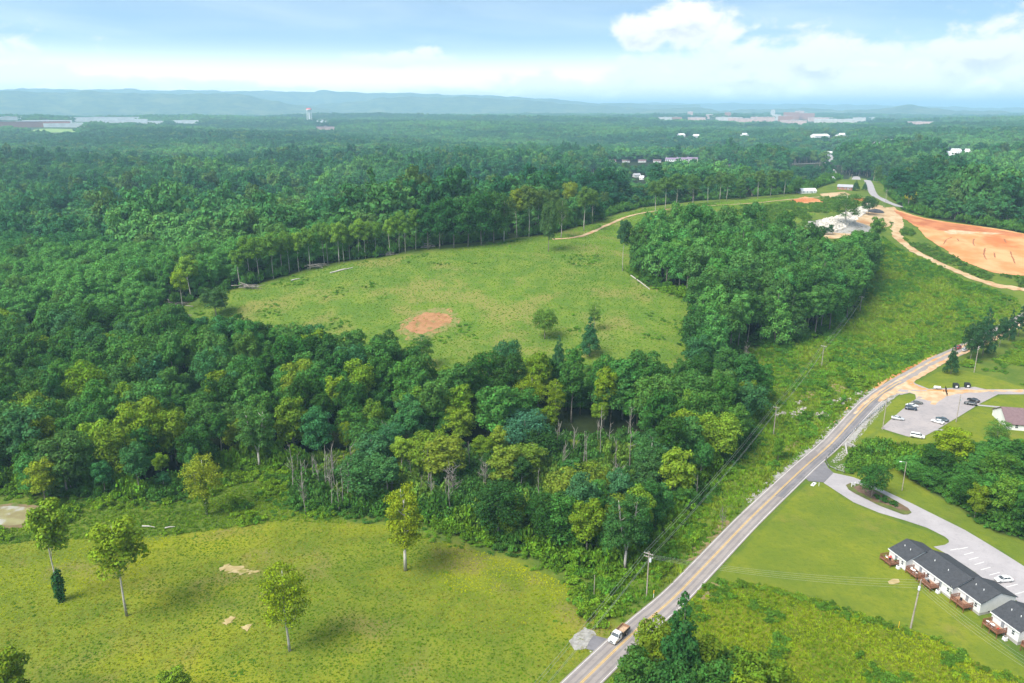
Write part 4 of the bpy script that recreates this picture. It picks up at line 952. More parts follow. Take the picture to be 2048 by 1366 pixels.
# ---- labels: tone, shape, place; ordinals where few are alike
def tone(t):
    r, g_, b = t['tint']
    if r > .085 and r > g_*.74: return 'yellow-green'
    if r > .06: return 'light green'
    if b > .55*g_: return 'blue-green'
    if g_ < .066: return 'very dark green'
    return 'deep green' if g_ < .088 else 'mid green'
def shape(t): return {'br': 'spreading', 'mi': 'oval', 'ta': 'tall slender', 'co': 'pointed', 'ai': 'open-crowned', 'fo': 'forked', 'po': 'bare-trunked'}.get(t['key'][:2], 'leafy')
def place(t):
    x, y = np.array([t['b'].x]), np.array([t['b'].y]); reg = t['region']
    if reg == 'near':
        if sdist(W_NEAR, x, y)[0] < 9:
            return 'on the pasture edge' if t['py'] > 900 else 'on the wood\'s meadow edge'
        return 'in the wood left of bare poles' if t['px'] < 600 else ('in the wood behind bare poles' if t['px'] < 1150 else 'at the roadside wood end')
    if reg == 'scrub': return 'in the scrubby wood'
    if reg == 'clump': return 'edging the hillside grove' if sdist(W_CLUMP, x, y)[0] < 9 else 'inside the hillside grove'
    if reg == 'right': return 'in the thicket above the driveway'
    if reg == 'left': return 'behind the brush piles'
    return {G_R: 'along the meadow\'s top edge', G_D: 'on the meadow crest', G_O: 'on the open hilltop'}.get(t['group'], 'in the wood')
ORD = ['first','second','third','fourth','fifth','sixth','seventh','eighth','ninth','tenth','eleventh','twelfth','thirteenth','fourteenth','fifteenth','sixteenth','seventeenth','eighteenth','nineteenth','twentieth','twenty-first','twenty-second','twenty-third','twenty-fourth','twenty-fifth','twenty-sixth','twenty-seventh','twenty-eighth','twenty-ninth','thirtieth','thirty-first','thirty-second']
fam = {}
for t in TREES:
    if t['label'] is None: fam.setdefault((tone(t), shape(t), place(t)), []).append(t)
for (a, b, c), L in fam.items():
    L.sort(key=lambda t: t['px'])
    for i, t in enumerate(L):
        if t['group'] is None: t['group'] = 'trees ' + c
        if len(L) == 1: t['label'] = f'only {a} {b} tree {c}'
        elif len(L) == 2: t['label'] = f'{"left" if i == 0 else "right"} one of two {a} {b} trees {c}'
        elif len(L) <= 20: t['label'] = f'{ORD[i]} {a} {b} tree from the left {c}' if len(f'{ORD[i]} {a} {b} tree from the left {c}'.split()) <= 15 else f'{ORD[i]} {a} {b} tree {c}'
        else: t['label'] = f'{a} {b} tree {c}'
KINDS_CT = {}
def vine_mesh(seed, rad, h):
    lb = [(.25*math.cos(i*2.4), .25*math.sin(i*2.4), h*(.08+.86*i/11), rad*(1-.35*abs(i/5.5-1)), rad*1.1) for i in range(12)]
    v, f = crown(lb, 900, .30, seed, spread=.8); return mesh_np('climber', v, f, M['leaf'])
for t in TREES:
    cm, tm = KINDS[t['key']]; s = t['h']/REF
    r = empty(t['name'], t['b'] - Vector((0, 0, .15)), t['label'], 'tree', t['group'], gA.uniform(0, 6.28)); r.scale = (s*t['w'], s*t['w'], s)
    link('trunk', tm, r); c = link('crown', cm, r); c['tint'] = [float(q) for q in t['tint']]
    if t['extra'] == 'ivy':
        v = link('ivy', vine_mesh(5, 1.35/s, 8.5/s), r); v['tint'] = [.022, .055, .022]
    if t['extra'] == 'vine':
        v = link('vine', vine_mesh(6, 1.1/s, 14/s), r); v['tint'] = [.075, .095, .022]
# ---- what is left of the near woods, and the forest beyond
NEARC = bpy.data.collections.new('near_tree_kinds'); nk = {}
for i, key in enumerate(sorted(KINDS)):
    cm, tm = KINDS[key]; me = cm.copy(); me.name = 'near_'+key
    bm = bmesh.new(); bm.from_mesh(cm); nfc = len(bm.faces); bm.from_mesh(tm)
    bm.faces.ensure_lookup_table()
    for f in bm.faces[nfc:]: f.material_index = 1
    bm.to_mesh(me); bm.free(); me.materials.append(tm.materials[0]); hidden(me, 'n_%02d' % i, NEARC); nk[key] = i
if rest:
    xs = np.array([t['b'].x for t in rest]); ys = np.array([t['b'].y for t in rest])
    scatter('inner_wood', xs, ys, np.array([t['h']/REF*t['w'] for t in rest]), np.array([t['tint'] for t in rest]), [nk[t['key']] for t in rest], NEARC, 'remaining trees massed inside the near woods', -.2, .03, np.array([t['h']/REF for t in rest]))
print('tree objects', len(TREES), 'rest', len(rest))
# ================================================================ buildings
M['siding'] = None
def mat_siding(name, c):
    m, N, out = mat_base(name); tc = N.new('ShaderNodeTexCoord').outputs['Object']
    sp = N.new('ShaderNodeSeparateXYZ'); N.l.new(tc, sp.inputs[0])
    w = N.m('FRACT', N.m('MULTIPLY', sp.outputs[2], 5.0)); n = N.noise(tc, .8, 5, .6)
    c1 = N.mix(N.ss(n, .3, .75), c, tuple(x*.88 for x in c)); principled(N, out, c1, .55, 0, .3, w, .15, .01); return m
def mat_shingle(name, c0, c1):
    m, N, out = mat_base(name); tc = N.new('ShaderNodeTexCoord').outputs['Object']
    n = N.noise(tc, 1.1, 6, .7); f = N.noise(tc, 9, 3, .7); c = N.mix(N.ss(n, .3, .7), c0, c1); c = N.mix(N.m('MULTIPLY', N.ss(f, .45, .65), .5), c, tuple(x*1.7 for x in c1))
    principled(N, out, c, .8, 0, .35, f, .5, .03); return m
M['siding'] = mat_siding('white_siding', (.70, .69, .68)); M['trim'] = plain('white_trim', (.80, .80, .79), .5, var=.05)
M['shingle'] = mat_shingle('charcoal_shingles', (.028, .030, .034), (.050, .052, .058)); M['shingle_brown'] = mat_shingle('maroon_shingles', (.12, .075, .08), (.17, .11, .115)); M['shingle_grey'] = mat_shingle('grey_shingles', (.24, .24, .26), (.33, .33, .35))
M['glass'] = plain('window_glass', (.05, .06, .07), .08, spec=.6, var=.2); M['door'] = plain('grey_door', (.22, .23, .25), .5)
M['block'] = plain('foundation_block', (.36, .34, .32), .9); M['deckwood'] = plain('stained_deck_wood', (.20, .075, .04), .75, var=.3, scale=3); M['deckfloor'] = plain('worn_deck_boards', (.30, .17, .11), .8, var=.3, scale=3)
M['brick'] = plain('red_brick', (.34, .16, .12), .9, var=.2, scale=.8); M['brick_pink'] = plain('pale_brick', (.52, .36, .33), .9, var=.2, scale=.05); M['white_wall'] = plain('white_wall', (.76, .75, .74), .7, var=.1, scale=.1)
M['white_roof'] = plain('white_metal_roof', (.80, .80, .80), .45, var=.06, scale=.05); M['grey_roof'] = plain('grey_flat_roof', (.45, .44, .45), .8, var=.12, scale=.05)
M['black'] = plain('black_plastic', (.02, .02, .022), .5); M['steel'] = plain('galvanised_steel', (.55, .56, .57), .4, .7, .5, var=.1); M['white_metal'] = plain('white_enamel', (.80, .80, .80), .35, var=.05)
M['wood_pole'] = plain('weathered_pole', (.34, .29, .24), .9, var=.25, scale=1.2); M['red_plastic'] = plain('red_plastic', (.60, .06, .05), .4); M['green_pot'] = plain('orange_pot', (.65, .28, .08), .6)
KEEPOUT = []
def gable(mb, x0, x1, y0, y1, ze, zr, t=.16, ends=True):
    """pitched roof shell along x"""
    ym = (y0+y1)/2; top = [(x0,y0,ze),(x1,y0,ze),(x1,ym,zr),(x0,ym,zr),(x1,y1,ze),(x0,y1,ze)]; bot = [(x, y, z-t) for x, y, z in top]
    mb.poly(top+bot, [(0,1,2,3),(3,2,4,5),(7,6,9,8),(8,9,11,10)[::1],(1,0,6,7),(5,4,10,11),(0,3,9,6),(3,5,11,9),(2,1,7,8),(4,2,8,10)])
def window(root, mk, w, h, pane=True):
    """mk(u, v, d): local point on a wall; frame with sashes, pane behind"""
    f = MB()
    def bar(u0, u1, v0, v1): f.poly([mk(u, v, d) for d in (0, .07) for (u, v) in ((u0, v0), (u1, v0), (u1, v1), (u0, v1))], [(3,2,1,0),(4,5,6,7),(0,1,5,4),(1,2,6,5),(2,3,7,6),(3,0,4,7)])
    b = .09
    bar(0, b, 0, h); bar(w-b, w, 0, h); bar(b, w-b, 0, b); bar(b, w-b, h-b, h); bar(b, w-b, h/2-.03, h/2+.03)
    o = f.build('window', M['trim'], root); p = MB(); p.poly([mk(u, v, .03) for (u, v) in ((b*.8, b*.8), (w-b*.8, b*.8), (w-b*.8, h-b*.8), (b*.8, h-b*.8))], [(0,1,2,3)]); p.build('pane', M['glass'], o); return o
def door(root, mk, w, h, mat):
    f = MB()
    def bar(u0, u1, v0, v1, d1): f.poly([mk(u, v, d) for d in (0, d1) for (u, v) in ((u0, v0), (u1, v0), (u1, v1), (u0, v1))], [(3,2,1,0),(4,5,6,7),(0,1,5,4),(1,2,6,5),(2,3,7,6),(3,0,4,7)])
    bar(0, w, 0, h, .05); o = f.build('door', mat, root)
    g = MB(); f = g; bar(-.09, 0, 0, h+.09, .07); bar(w, w+.09, 0, h+.09, .07); bar(0, w, h, h+.09, .07); g.build('frame', M['trim'], o); return o
A0 = at(1778, 1119); _b = at(1956.4, 1232); _u = (_b-A0); _u.z = 0; _u.normalize()
HROT = math.atan2(_u.y, _u.x) - R(9.3)
def hl(x, y, z=0.0):
    c, s = math.cos(HROT), math.sin(HROT); return Vector((A0.x+c*x-s*y, A0.y+s*x+c*y, A0.z+z))
def row_house(label, blocks, end_l=True, end_r=True, decks=()):
    ox = blocks[0][0]; root = empty('row_house', hl(ox, 0, 0), label, 'house', 'white row houses by the driveway', HROT); W = MB(); Fd = MB(); wins = []
    for i, (x0, x1, yf) in enumerate(blocks):
        a, b = x0-ox, x1-ox; y0, y1 = yf+.35, yf+11.1; ym = (y0+y1)/2; e = .003*i
        W.poly([(a,y0,.1),(b,y0,.1),(b,y1,.1),(a,y1,.1),(a,y0,2.95),(b,y0,2.95),(b,y1,2.95),(a,y1,2.95),(a+e,ym,5.05),(b-e,ym,5.05)], [(0,1,5,4),(1,2,6,9,5),(2,3,7,6),(3,0,4,8,7)])
        Fd.box(a+.02, b-.02, y0+.02, y1-.02, -1.6, .1)
        r = MB(); gable(r, a-(.3 if i == 0 else -.004), b+.3, yf, yf+11.45, 2.98, 5.22); ro = r.build('roof', M['shingle'], root)
        for k in (.28, .62):
            vx = a+(b-a)*k; v = MB(); v.tube([(vx, ym-2.2, 4.3), (vx, ym-2.2, 4.75)], .09, 8); v.build('vent_pipe', M['trim'], ro)
        f = MB(); f.box(a-(.3 if i == 0 else 0), b+.3, yf-.03, yf+.02, 2.72, 3.0); f.build('fascia', M['trim'], root)
        nu = max(1, round((b-a)/6.8)); uw = (b-a)/nu
        for k in range(nu):
            ux = a+k*uw
            for (dx, w, h, sill) in ((uw*.74, .95, 1.25, 1.05),)+(((uw*.08, .8, 1.0, 1.25),) if k % 2 else ()):
                window(root, (lambda u, v, d, X=ux+dx, Y=y0, S=sill: (X+u, Y-.012-d, S+v)), w, h)
            door(root, (lambda u, v, d, X=ux+uw*.36, Y=y0: (X+u, Y-.012-d, 1.0-.05+v-.0)), .95, 1.95, M['door'])
            window(root, (lambda u, v, d, X=ux+uw*.5, Y=y1: (X+.9-u, Y+.012+d, 1.1+v)), .95, 1.2)
    W.build('wall', M['siding'], root); Fd.build('foundation', M['block'], root)
    if end_r:
        x1 = blocks[-1][1]-ox; v = MB(); v.box(x1+.01, x1+.05, blocks[-1][2]+3.0, blocks[-1][2]+3.5, .0, .22); v.build('crawl_vent', M['black'], root)
    KEEPOUT.append(np.array([[hl(x, y).x, hl(x, y).y] for (x, y) in ((blocks[0][0]-.2, -3), (blocks[-1][1]+.2, -3), (blocks[-1][1]+.2, 13), (blocks[0][0]-.2, 13))]))
    return root
row_house('long white row house with a charcoal roof stepping back unit by unit', [(-.6, 5.6, 0.0), (5.6, 19.2, 2.35), (19.2, 26.2, 4.15)])
row_house('second white row house with a charcoal roof, cut off at the edge of view', [(29.7, 37.4, 4.0), (37.4, 51.0, 6.1)])
def deck(x0, x1, y0, y1, label, stairs=False):
    r = empty('wooden_deck', hl(x0, y0, 0), label, 'deck', 'stained wooden decks behind the row houses', HROT); w, d = x1-x0, y1-y0; z = .95
    for k in range(int(d/.30)):
        f = MB(); f.box(0, w, k*.30+.01, k*.30+.285, z-.05, z+.002*(k % 3)); f.build('plank', M['deckfloor'], r)
    f = MB(); f.box(0, w, -.04, .0, z-.3, z-.06); f.box(-.04, 0, -.04, d, z-.3, z-.06); f.box(w, w+.04, -.04, d, z-.3, z-.06); f.build('skirt', M['deckwood'], r)
    for (px, py) in ((.06, .06), (w-.06, .06), (w/2, .06), (.06, d-.2), (w-.06, d-.2)):
        f = MB(); f.box(px-.06, px+.06, py-.06, py+.06, -1.4, z+1.0); f.build('post', M['deckwood'], r)
    for side in range(3):
        f = MB(); L = w if side == 0 else d
        mk = {0: lambda s, t: (s, t), 1: lambda s, t: (t, s), 2: lambda s, t: (w-t, s)}[side]
        def bx(s0, s1, z0, z1, t0=0.02, t1=.07):
            a, b = mk(s0, t0), mk(s1, t1); f.box(min(a[0], b[0]), max(a[0], b[0]), min(a[1], b[1]), max(a[1], b[1]), z0, z1)
        bx(.13, L-.13, z+.92, z+1.0, 0, .10); bx(.13, L-.13, z+.10, z+.16)
        for k in range(int(L/.17)): bx(.14+k*.165, .19+k*.165, z+.16, z+.92)
        f.build('railing', M['deckwood'], r)
    if stairs:
        for k in range(4):
            f = MB(); f.box(w+.03+k*.28, w+.31+k*.28, .2, 1.3, z-.22*(k+1)-.05, z-.22*(k+1)); f.build('stair_tread', M['deckwood'], r)
    return r
deck(-.7, 3.4, -2.55, .28, 'brown deck crowded with pots and furniture at the first unit')
deck(6.3, 10.2, -.1, 2.62, 'brown deck with white chairs at the second unit')
deck(11.0, 15.2, -.2, 2.62, 'brown deck with a grey grill at the third unit')
deck(20.0, 24.3, 1.5, 4.42, 'brown deck almost empty at the last unit of the long row house')
deck(30.1, 34.4, 1.35, 4.27, 'brown deck with white round tables at the second row house')
deck(39.0, 43.5, 3.4, 6.4, 'brown deck at the edge of view behind the second row house')
def patio_chair(x, y, mat, label, rz=0):
    r = empty('patio_chair', hl(x, y, .955), label, 'chair', 'patio chairs on the decks', HROT+rz)
    f = MB(); f.box(-.25, .25, -.25, .25, .40, .45); f.build('seat', mat, r); f = MB(); f.box(-.25, .25, .21, .26, .45, .92); f.build('backrest', mat, r)
    for sx in (-1, 1):
        for sy in (-1, 1): f = MB(); f.box(sx*.22-.025, sx*.22+.025, sy*.2-.025, sy*.2+.025, 0, .40); f.build('leg', mat, r)
def patio_table(x, y, mat, label, rad=.5):
    r = empty('patio_table', hl(x, y, .955), label, 'table', None, HROT); f = MB(); f.lathe([(rad, .68), (rad, .72)], 16); f.build('tabletop', mat, r); f = MB(); f.lathe([(.25, 0), (.06, .05), (.05, .68)], 10); f.build('leg', mat, r)
def potted(x, y, label, mat, tint):
    r = empty('potted_plant', hl(x, y, .955), label, 'plant', 'potted plants on the first deck', HROT); f = MB(); f.lathe([(.14, 0), (.22, .35)], 10); f.build('pot', mat, r)
    g = np.random.default_rng(int(x*100) % 97); lb = [(g.normal(0, .12), g.normal(0, .12), .55+g.normal(0, .1), .22, .22) for _ in range(4)]; v, q = crown(lb, 90, .10, 3); o = link('foliage', mesh_np('pot_leaves', v, q, M['leaf']), r); o['tint'] = tint
potted(.1, -1.9, 'potted plant with green leaves at the outer corner of the crowded deck', M['green_pot'], [.05, .10, .02]); potted(2.6, -.3, 'dark potted plant by the door of the crowded deck', M['black'], [.03, .07, .02]); potted(1.4, -2.2, 'potted yellow flowers at the railing of the crowded deck', M['green_pot'], [.30, .22, .01])
patio_chair(.9, -.6, M['red_plastic'], 'red patio chair on the crowded first deck'); patio_chair(1.9, -1.5, M['black'], 'black patio chair on the crowded first deck', 1.0); patio_chair(.6, -1.5, M['white_metal'], 'white patio chair on the crowded first deck', 2.2)
patio_chair(7.3, .8, M['white_metal'], 'white patio chair near the post of the second deck', .6); patio_chair(8.6, 1.5, M['black'], 'black patio chair on the second deck', 2.5); patio_chair(9.4, .6, M['white_metal'], 'white patio chair at the far rail of the second deck', 3.6); patio_table(8.2, .7, M['white_metal'], 'round white table between the chairs of the second deck', .45)
patio_table(12.3, 1.2, M['steel'], 'grey round table on the third deck', .5); patio_chair(13.3, 1.0, M['black'], 'black patio chair on the third deck', 1.8); patio_chair(21.8, 2.9, M['black'], 'black patio chair on the nearly empty deck', .4)
patio_table(32.2, 2.0, M['white_metal'], 'larger white round table on the deck of the second house', .6); patio_table(30.9, 1.95, M['white_metal'], 'smaller white round table at the railing of the second house', .4); patio_chair(33.6, 2.2, M['red_plastic'], 'red patio chair on the deck of the second house', 4.2)
def aircon(x, y, label):
    r = empty('air_conditioner', hl(x, y, 0), label, 'air conditioner', 'air conditioners behind the row houses', HROT); z = hz(*hl(x, y)[:2])-A0.z
    f = MB(); f.box(-.5, .5, -.5, .5, z-.1, z+.08); f.build('pad', M['block'], r); f = MB(); f.box(-.40, .40, -.40, .40, z+.08, z+.85); f.build('casing', M['white_metal'], r, bevel=.03); f = MB(); f.lathe([(.30, z+.855), (.30, z+.875)], 14); f.build('fan_grille', M['black'], r)
for x, y, l in ((4.2, -.6, 'white air conditioner beside the crowded first deck'), (15.9, 1.7, 'white air conditioner beside the third deck'), (35.1, 3.2, 'white air conditioner beside the deck of the second house'), (11.0-.4, 1.9, 'white air conditioner between the second and third decks')): aircon(x, y, l)
# electric meter box on the wall
r = empty('meter_box', hl(19.05, 2.3, 1.3), 'grey electric meter box on the house corner between two units', 'meter', None, HROT); f = MB(); f.box(-.2, .2, -.1, .12, 0, .7); f.build('case', M['steel'], r); f = MB(); f.tube([(0, 0, .7), (0, 0, 2.4)], .04, 6); f.build('conduit', M['steel'], r)

def house(name, px, py, w, d, h, rise, rot, wall, roof, label, cat='house', nwin=3, hip=False, group=None, base=None, storeys=1, dpt=.0):
    b = Vector(base) if base is not None else at(px, py); r = empty(name, b, label, cat, group, rot); W = MB(); hh = h*storeys
    W.poly([(-w/2,-d/2,-2),(w/2,-d/2,-2),(w/2,d/2,-2),(-w/2,d/2,-2),(-w/2,-d/2,hh),(w/2,-d/2,hh),(w/2,d/2,hh),(-w/2,d/2,hh)] + ([] if hip else [(-w/2+.003,0,hh+rise*.96),(w/2-.003,0,hh+rise*.96)]), [(0,1,5,4),(2,3,7,6)] + ([(1,2,6,5),(3,0,4,7)] if hip else [(1,2,6,9,5),(3,0,4,8,7)]))
    W.build('wall', wall, r); q = MB(); o = .45
    if hip:
        z = hh+.05; k = min(w, d)*.42; q.poly([(-w/2-o,-d/2-o,z),(w/2+o,-d/2-o,z),(w/2+o,d/2+o,z),(-w/2-o,d/2+o,z),(-w/2+k,0,z+rise),(w/2-k,0,z+rise),(-w/2-o,-d/2-o,z-.2),(w/2+o,-d/2-o,z-.2),(w/2+o,d/2+o,z-.2),(-w/2-o,d/2+o,z-.2)], [(0,1,5,4),(1,2,5),(2,3,4,5),(3,0,4),(6,7,1,0),(7,8,2,1),(8,9,3,2),(9,6,0,3),(9,8,7,6)])
    else: gable(q, -w/2-o, w/2+o, -d/2-o, d/2+o, hh+.05, hh+rise+.12, .2)
    q.build('roof', roof, r)
    for s in range(storeys):
        for k in range(nwin):
            X = -w/2 + w*(k+.5)/nwin-.6
            window(r, (lambda u, v, dd, X=X, S=s*h+.9: (X+u, -d/2-.012-dd, S+v)), 1.2, 1.4)
    if d > 6: door(r, (lambda u, v, dd: (w*.18+u, -d/2-.012-dd, v)), 1.0, 2.1, M['door'])
    return r
CLEAR.append((*at(1700, 372)[:2], 20))
house('brown_roofed_house', 2072, 850, 26, 15, 2.5, 4.0, R(-12), M['white_wall'], M['shingle_brown'], 'house with a maroon brown roof at the edge of view beyond the parking lot', nwin=4)
h2 = at(2046, 838)
house('brick_house', 1690, 379, 14, 8, 2.8, 2.2, R(-28), M['brick'], M['shingle_grey'], 'low red brick house with a grey roof beside the far road', nwin=3)
house('shed', 1614, 386, 15, 8, 2.2, 2.4, R(8), M['white_wall'], M['white_roof'], 'long white metal roofed shed on the hilltop edge', 'shed', nwin=4)
for k in range(2): pass
# far houses showing over the woods: seen roofs, so each clears the trees before it
def far_house(px, py, label, wall='white_wall', roof='white_roof', w=12, d=9, rot=.3, st=1, rise=3.0, h=3.0, nwin=2):
    """house standing on the ground seen at (px, py), over the crowns of nearer trees"""
    p = at(px, py); D = math.hypot(p.x, p.y); k = max(1, min(1.9, D/1300)); w *= k; d *= k; h *= k; rise *= k; SIGHT.append((px-w*.55*FPX/D, px+w*.55*FPX/D, py-1, D)); CLEAR.append((p.x, p.y, w*.8+5))
    return house('far_house', px, py, w, d, h, rise, rot, M[wall], M[roof], label, 'house', nwin, base=p, group='houses among the far trees', storeys=st)
far_house(1661, 364, 'small white house among trees left of the far road', roof='shingle_grey', st=1, w=7, d=6, rot=.5)
far_house(1769, 362, 'grey roofed house half hidden by the oval tree beyond the crest', roof='shingle_grey', w=8, d=7, rot=-.4)
far_house(1193, 350, 'mauve roofed house alone in the woods left of the white apartments', roof='shingle_brown', w=11)
far_house(1273, 354, 'pale grey roofed house in the woods below the white apartments', roof='shingle_grey', w=11, rot=.2)
far_house(1284, 359, 'white gabled house just below the pale grey roofed one', w=7, d=6, rot=-.6)
far_house(1900, 311, 'white gabled house, leftmost of the trio in the right hand woods', rot=-.5)
far_house(1911, 306, 'white gabled house, middle of the trio in the right hand woods', rot=-.2)
far_house(1939, 308, 'white pointed house, last of the trio in the right hand woods', rot=-.7, rise=4)
far_house(1639, 275, 'long white roofed building among trees above the far road', w=30, d=16)
far_house(1684, 272, 'cream roofed building right of the long white roofed one', w=24, d=14)
far_house(1776, 287, 'small white roofed house in the trees beyond the road', w=14)
far_house(1754, 292, 'tiny pale house left of the small white roofed one', w=11)
far_house(1657, 311, 'white house at the bend where the far road meets the side road', w=14)
far_house(1362, 273, 'small white house among the trees before the town', w=14); far_house(1392, 275, 'second small white house among the trees before the town', w=12); far_house(1489, 272, 'pale house showing between crowns before the town', w=16)
# white apartment row far behind the hill
def apartments():
    pr = plain('purple_shingles', (.24, .17, .26), .8)
    for i, (px, lab) in enumerate(((1341, 'white two storey apartment block with purple roof, left of three'), (1362.5, 'white two storey apartment block with purple roof, middle of three'), (1384, 'white two storey apartment block with purple roof, right of three'))):
        p = at(px, 326.5-i*.4); D = math.hypot(p.x, p.y); a = math.atan2(p.x, p.y); k = D/FPX; w = 20.6*k; s_ = k*1.0; SIGHT.append((px-12, px+12, 327, D)); CLEAR.append((p.x, p.y, w*.6+6))
        r = empty('apartment_building', p, lab, 'building', 'white apartment row beyond the hill', -a)
        f = MB(); f.box(-w/2, w/2, -5, 5, -4, 8.0*s_); f.build('wall', M['white_wall'], r); f = MB(); gable(f, -w/2-.1, w/2+.1, -5.5, 5.5, 8.02*s_, 10.4*s_, .25); f.build('roof', pr, r)
        for q in range(2):
            for j in range(5): window(r, (lambda u, v, d, X=-w/2+w*(j+.28)/5, S=(1.2+q*3.7)*s_: (X+u, -5.02-d, S+v)), w*.09, 2.0*s_)
        f = MB(); f.box(-w/2+2, -w/2+2.7, .5, 1.2, 9*s_, 12*s_); f.build('chimney', M['white_wall'], r)
    for i, px in enumerate((1224, 1252, 1284, 1314)):
        p = at(px, 324.5); D = math.hypot(p.x, p.y); SIGHT.append((px-8, px+8, 324.5, D)); CLEAR.append((p.x, p.y, 14))
        house('apartment_building', px, 328, 15*D/FPX, 10, 3.2, 2.4, -math.atan2(p.x, p.y), M['white_wall'], M['shingle_brown'], f'low white apartment building, {ORD[i]} from the left of the four beside the purple roofed blocks', 'building', 4, base=p, group='low apartment buildings beyond the hill')
apartments()
# ---- the town and the warehouses on the plain
def flat_block(name, px, py, w, h, d, wall, roof, label, group, D=None):
    dr = px_dir(px, py); a = math.atan2(dr[0], dr[1])
    if D is None: p = at(px, py); D = math.hypot(p.x, p.y)
    x, y = D*math.sin(a), D*math.cos(a); z = hz(x, y); mp = D/FPX; w *= 1.25; h *= 1.5
    CLEAR.append((x, y, w*.55+20)); SIGHT.append((px-w*.5/mp, px+w*.5/mp, py-.5, D))
    r = empty(name, (x, y, z), label, 'building', group, -a); f = MB(); f.box(-w/2, w/2, -d/2, d/2, -10, h); f.build('wall', M[wall], r); f = MB(); f.box(-w/2-.6, w/2+.6, -d/2-.6, d/2+.6, h+.01, h+1.0); ro = f.build('roof', M[roof], r)
    f = MB(); f.box(-w*.1, w*.05, -d*.15, d*.1, h+1.0, h+3.2); f.build('roof_unit', M['grey_roof'], ro); return r
M['pale_concrete_wall'] = plain('pale_concrete_wall', (.50, .47, .45), .9, var=.15, scale=.05)
gT = np.random.default_rng(77)
town = [(1330,238,70,14),(1352,237,60,12),(1393,238,90,13),(1420,235,50,22),(1447,238,80,14),(1470,240,70,16),(1494,243,90,18),(1512,241,55,20),(1536,240,60,18),(1552,238,50,26),(1570,240,70,22),(1582,236,90,34),(1598,233,60,40),(1612,236,90,30),(1586,246,120,16),(1640,240,130,18),(1668,243,180,14),(1700,241,120,13),(1718,239,70,16),(1745,238,60,15),(1545,232,30,44),(1380,232,34,30),(1455,233,36,28),(1840,246,100,10),(1790,240,60,12)]
for i, (px, py, w, h) in enumerate(sorted(town)):
    flat_block('town_building', px, py+3, w, h, gT.uniform(30, 60), ('brick_pink', 'brick_pink', 'pale_concrete_wall', 'brick')[gT.integers(4)], ('grey_roof', 'grey_roof', 'white_roof')[gT.integers(3)], f'{"pink brick" if h < 25 else "tall pale"} town building on the plain, {ORD[i]} from the left of all', 'buildings of the distant town')
ware = [(8,252,200,12,'brick_pink','grey_roof','mauve roofed warehouse at the left edge of the plain'),(52,252,260,14,'brick','shingle_brown','red brick warehouse with a mauve roof beside the playing field'),(96,248,150,12,'white_wall','white_roof','white warehouse right of the red brick one'),(132,252,130,10,'white_wall','white_roof','low white warehouse above the playing field'),
        (203,242,300,16,'white_wall','white_roof','long white warehouse at the left of the pale group'),(246,244,190,12,'white_wall','white_roof','white warehouse in the middle of the pale group'),(300,246,120,9,'white_wall','white_roof','low white shed right of the long warehouses'),(372,245,110,10,'white_wall','white_roof','white shed farthest right of the warehouses'),
        (18,238,120,9,'white_wall','white_roof','white roof behind the mauve warehouse'),(652,258,70,10,'brick_pink','shingle_brown','pinkish school building below the water tower'),(645,243,60,9,'white_wall','white_roof','white building just right of the water tower')]
for (px, py, w, h, wl, rf, lab) in ware: flat_block('warehouse', px, py+2, w, h, 70, wl, rf, lab, 'warehouses on the plain')
b = at(118, 262); CLEAR.append((b.x, b.y, 120)); SIGHT.append((60, 150, 263, math.hypot(b.x, b.y)))
sheet('playing_field', None, mat_two('mown_field', (.16, .26, .06), (.22, .32, .09), .02), .5, 'pale green playing field before the warehouses', 30, world=[(b.x-130, b.y-90), (b.x+110, b.y-90), (b.x+110, b.y+120), (b.x-130, b.y+120)])
def water_tower():
    D = 4300; a = math.atan2(px_dir(618, 225)[0], px_dir(618, 225)[1]); x, y = D*math.sin(a), D*math.cos(a); z = hz(x, y); dr = px_dir(618, 216); topz = CAM_H + D*dr[2]/math.hypot(dr[0], dr[1]); H = topz-z
    r = empty('water_tower', (x, y, z), 'white water tower with a red domed tank above the far trees', 'water tower'); R_ = 15.0
    f = MB(); f.lathe([(R_*.55, H-15), (R_*.95, H-12), (R_, H-8)], 24); f.build('tank', M['white_metal'], r, smooth=True); f = MB(); f.lathe([(R_, H-7.95), (R_*.93, H-4), (R_*.6, H-1), (.5, H)], 24); f.build('tank_roof', plain('red_paint', (.62, .10, .10), .5), r, smooth=True)
    f = MB(); f.lathe([(2.6, -2), (2.6, H-15.05)], 14); f.build('riser', M['white_metal'], r)
    for k in range(6):
        w = k*math.pi/3; f = MB(); f.tube([(R_*.95*math.cos(w), R_*.95*math.sin(w), -2), (R_*.78*math.cos(w), R_*.78*math.sin(w), H-13.2)], .9, 8); f.build('leg', M['white_metal'], r)
water_tower()
# ================================================================ vehicles
M['tyre'] = plain('tyre_rubber', (.02, .02, .02), .9); M['rim'] = plain('alloy_rim', (.45, .45, .46), .35, .8, .5); M['lamp'] = plain('lamp_glass', (.75, .75, .72), .15, spec=.6); M['tail'] = plain('tail_lamp', (.40, .02, .02), .3)
PAINT = {}
def paint(c):
    if c not in PAINT: PAINT[c] = plain('car_paint', {'white': (.74, .74, .73), 'silver': (.46, .47, .48), 'grey': (.16, .16, .15), 'navy': (.03, .045, .07), 'black': (.015, .017, .02), 'red': (.28, .02, .03), 'teal': (.07, .10, .12)}[c], .25, .15, .6, var=.04)
    return PAINT[c]
def wheel(root, x, y, rad, w):
    s = 1 if y > 0 else -1; f = MB(); f.tube([(x, y-s*w, rad), (x, y, rad)], rad, 16); t = f.build('wheel', M['tyre'], root); f = MB(); f.tube([(x, y-s*.03, rad), (x, y+s*.012, rad)], rad*.62, 12); f.build('rim', M['rim'], t)
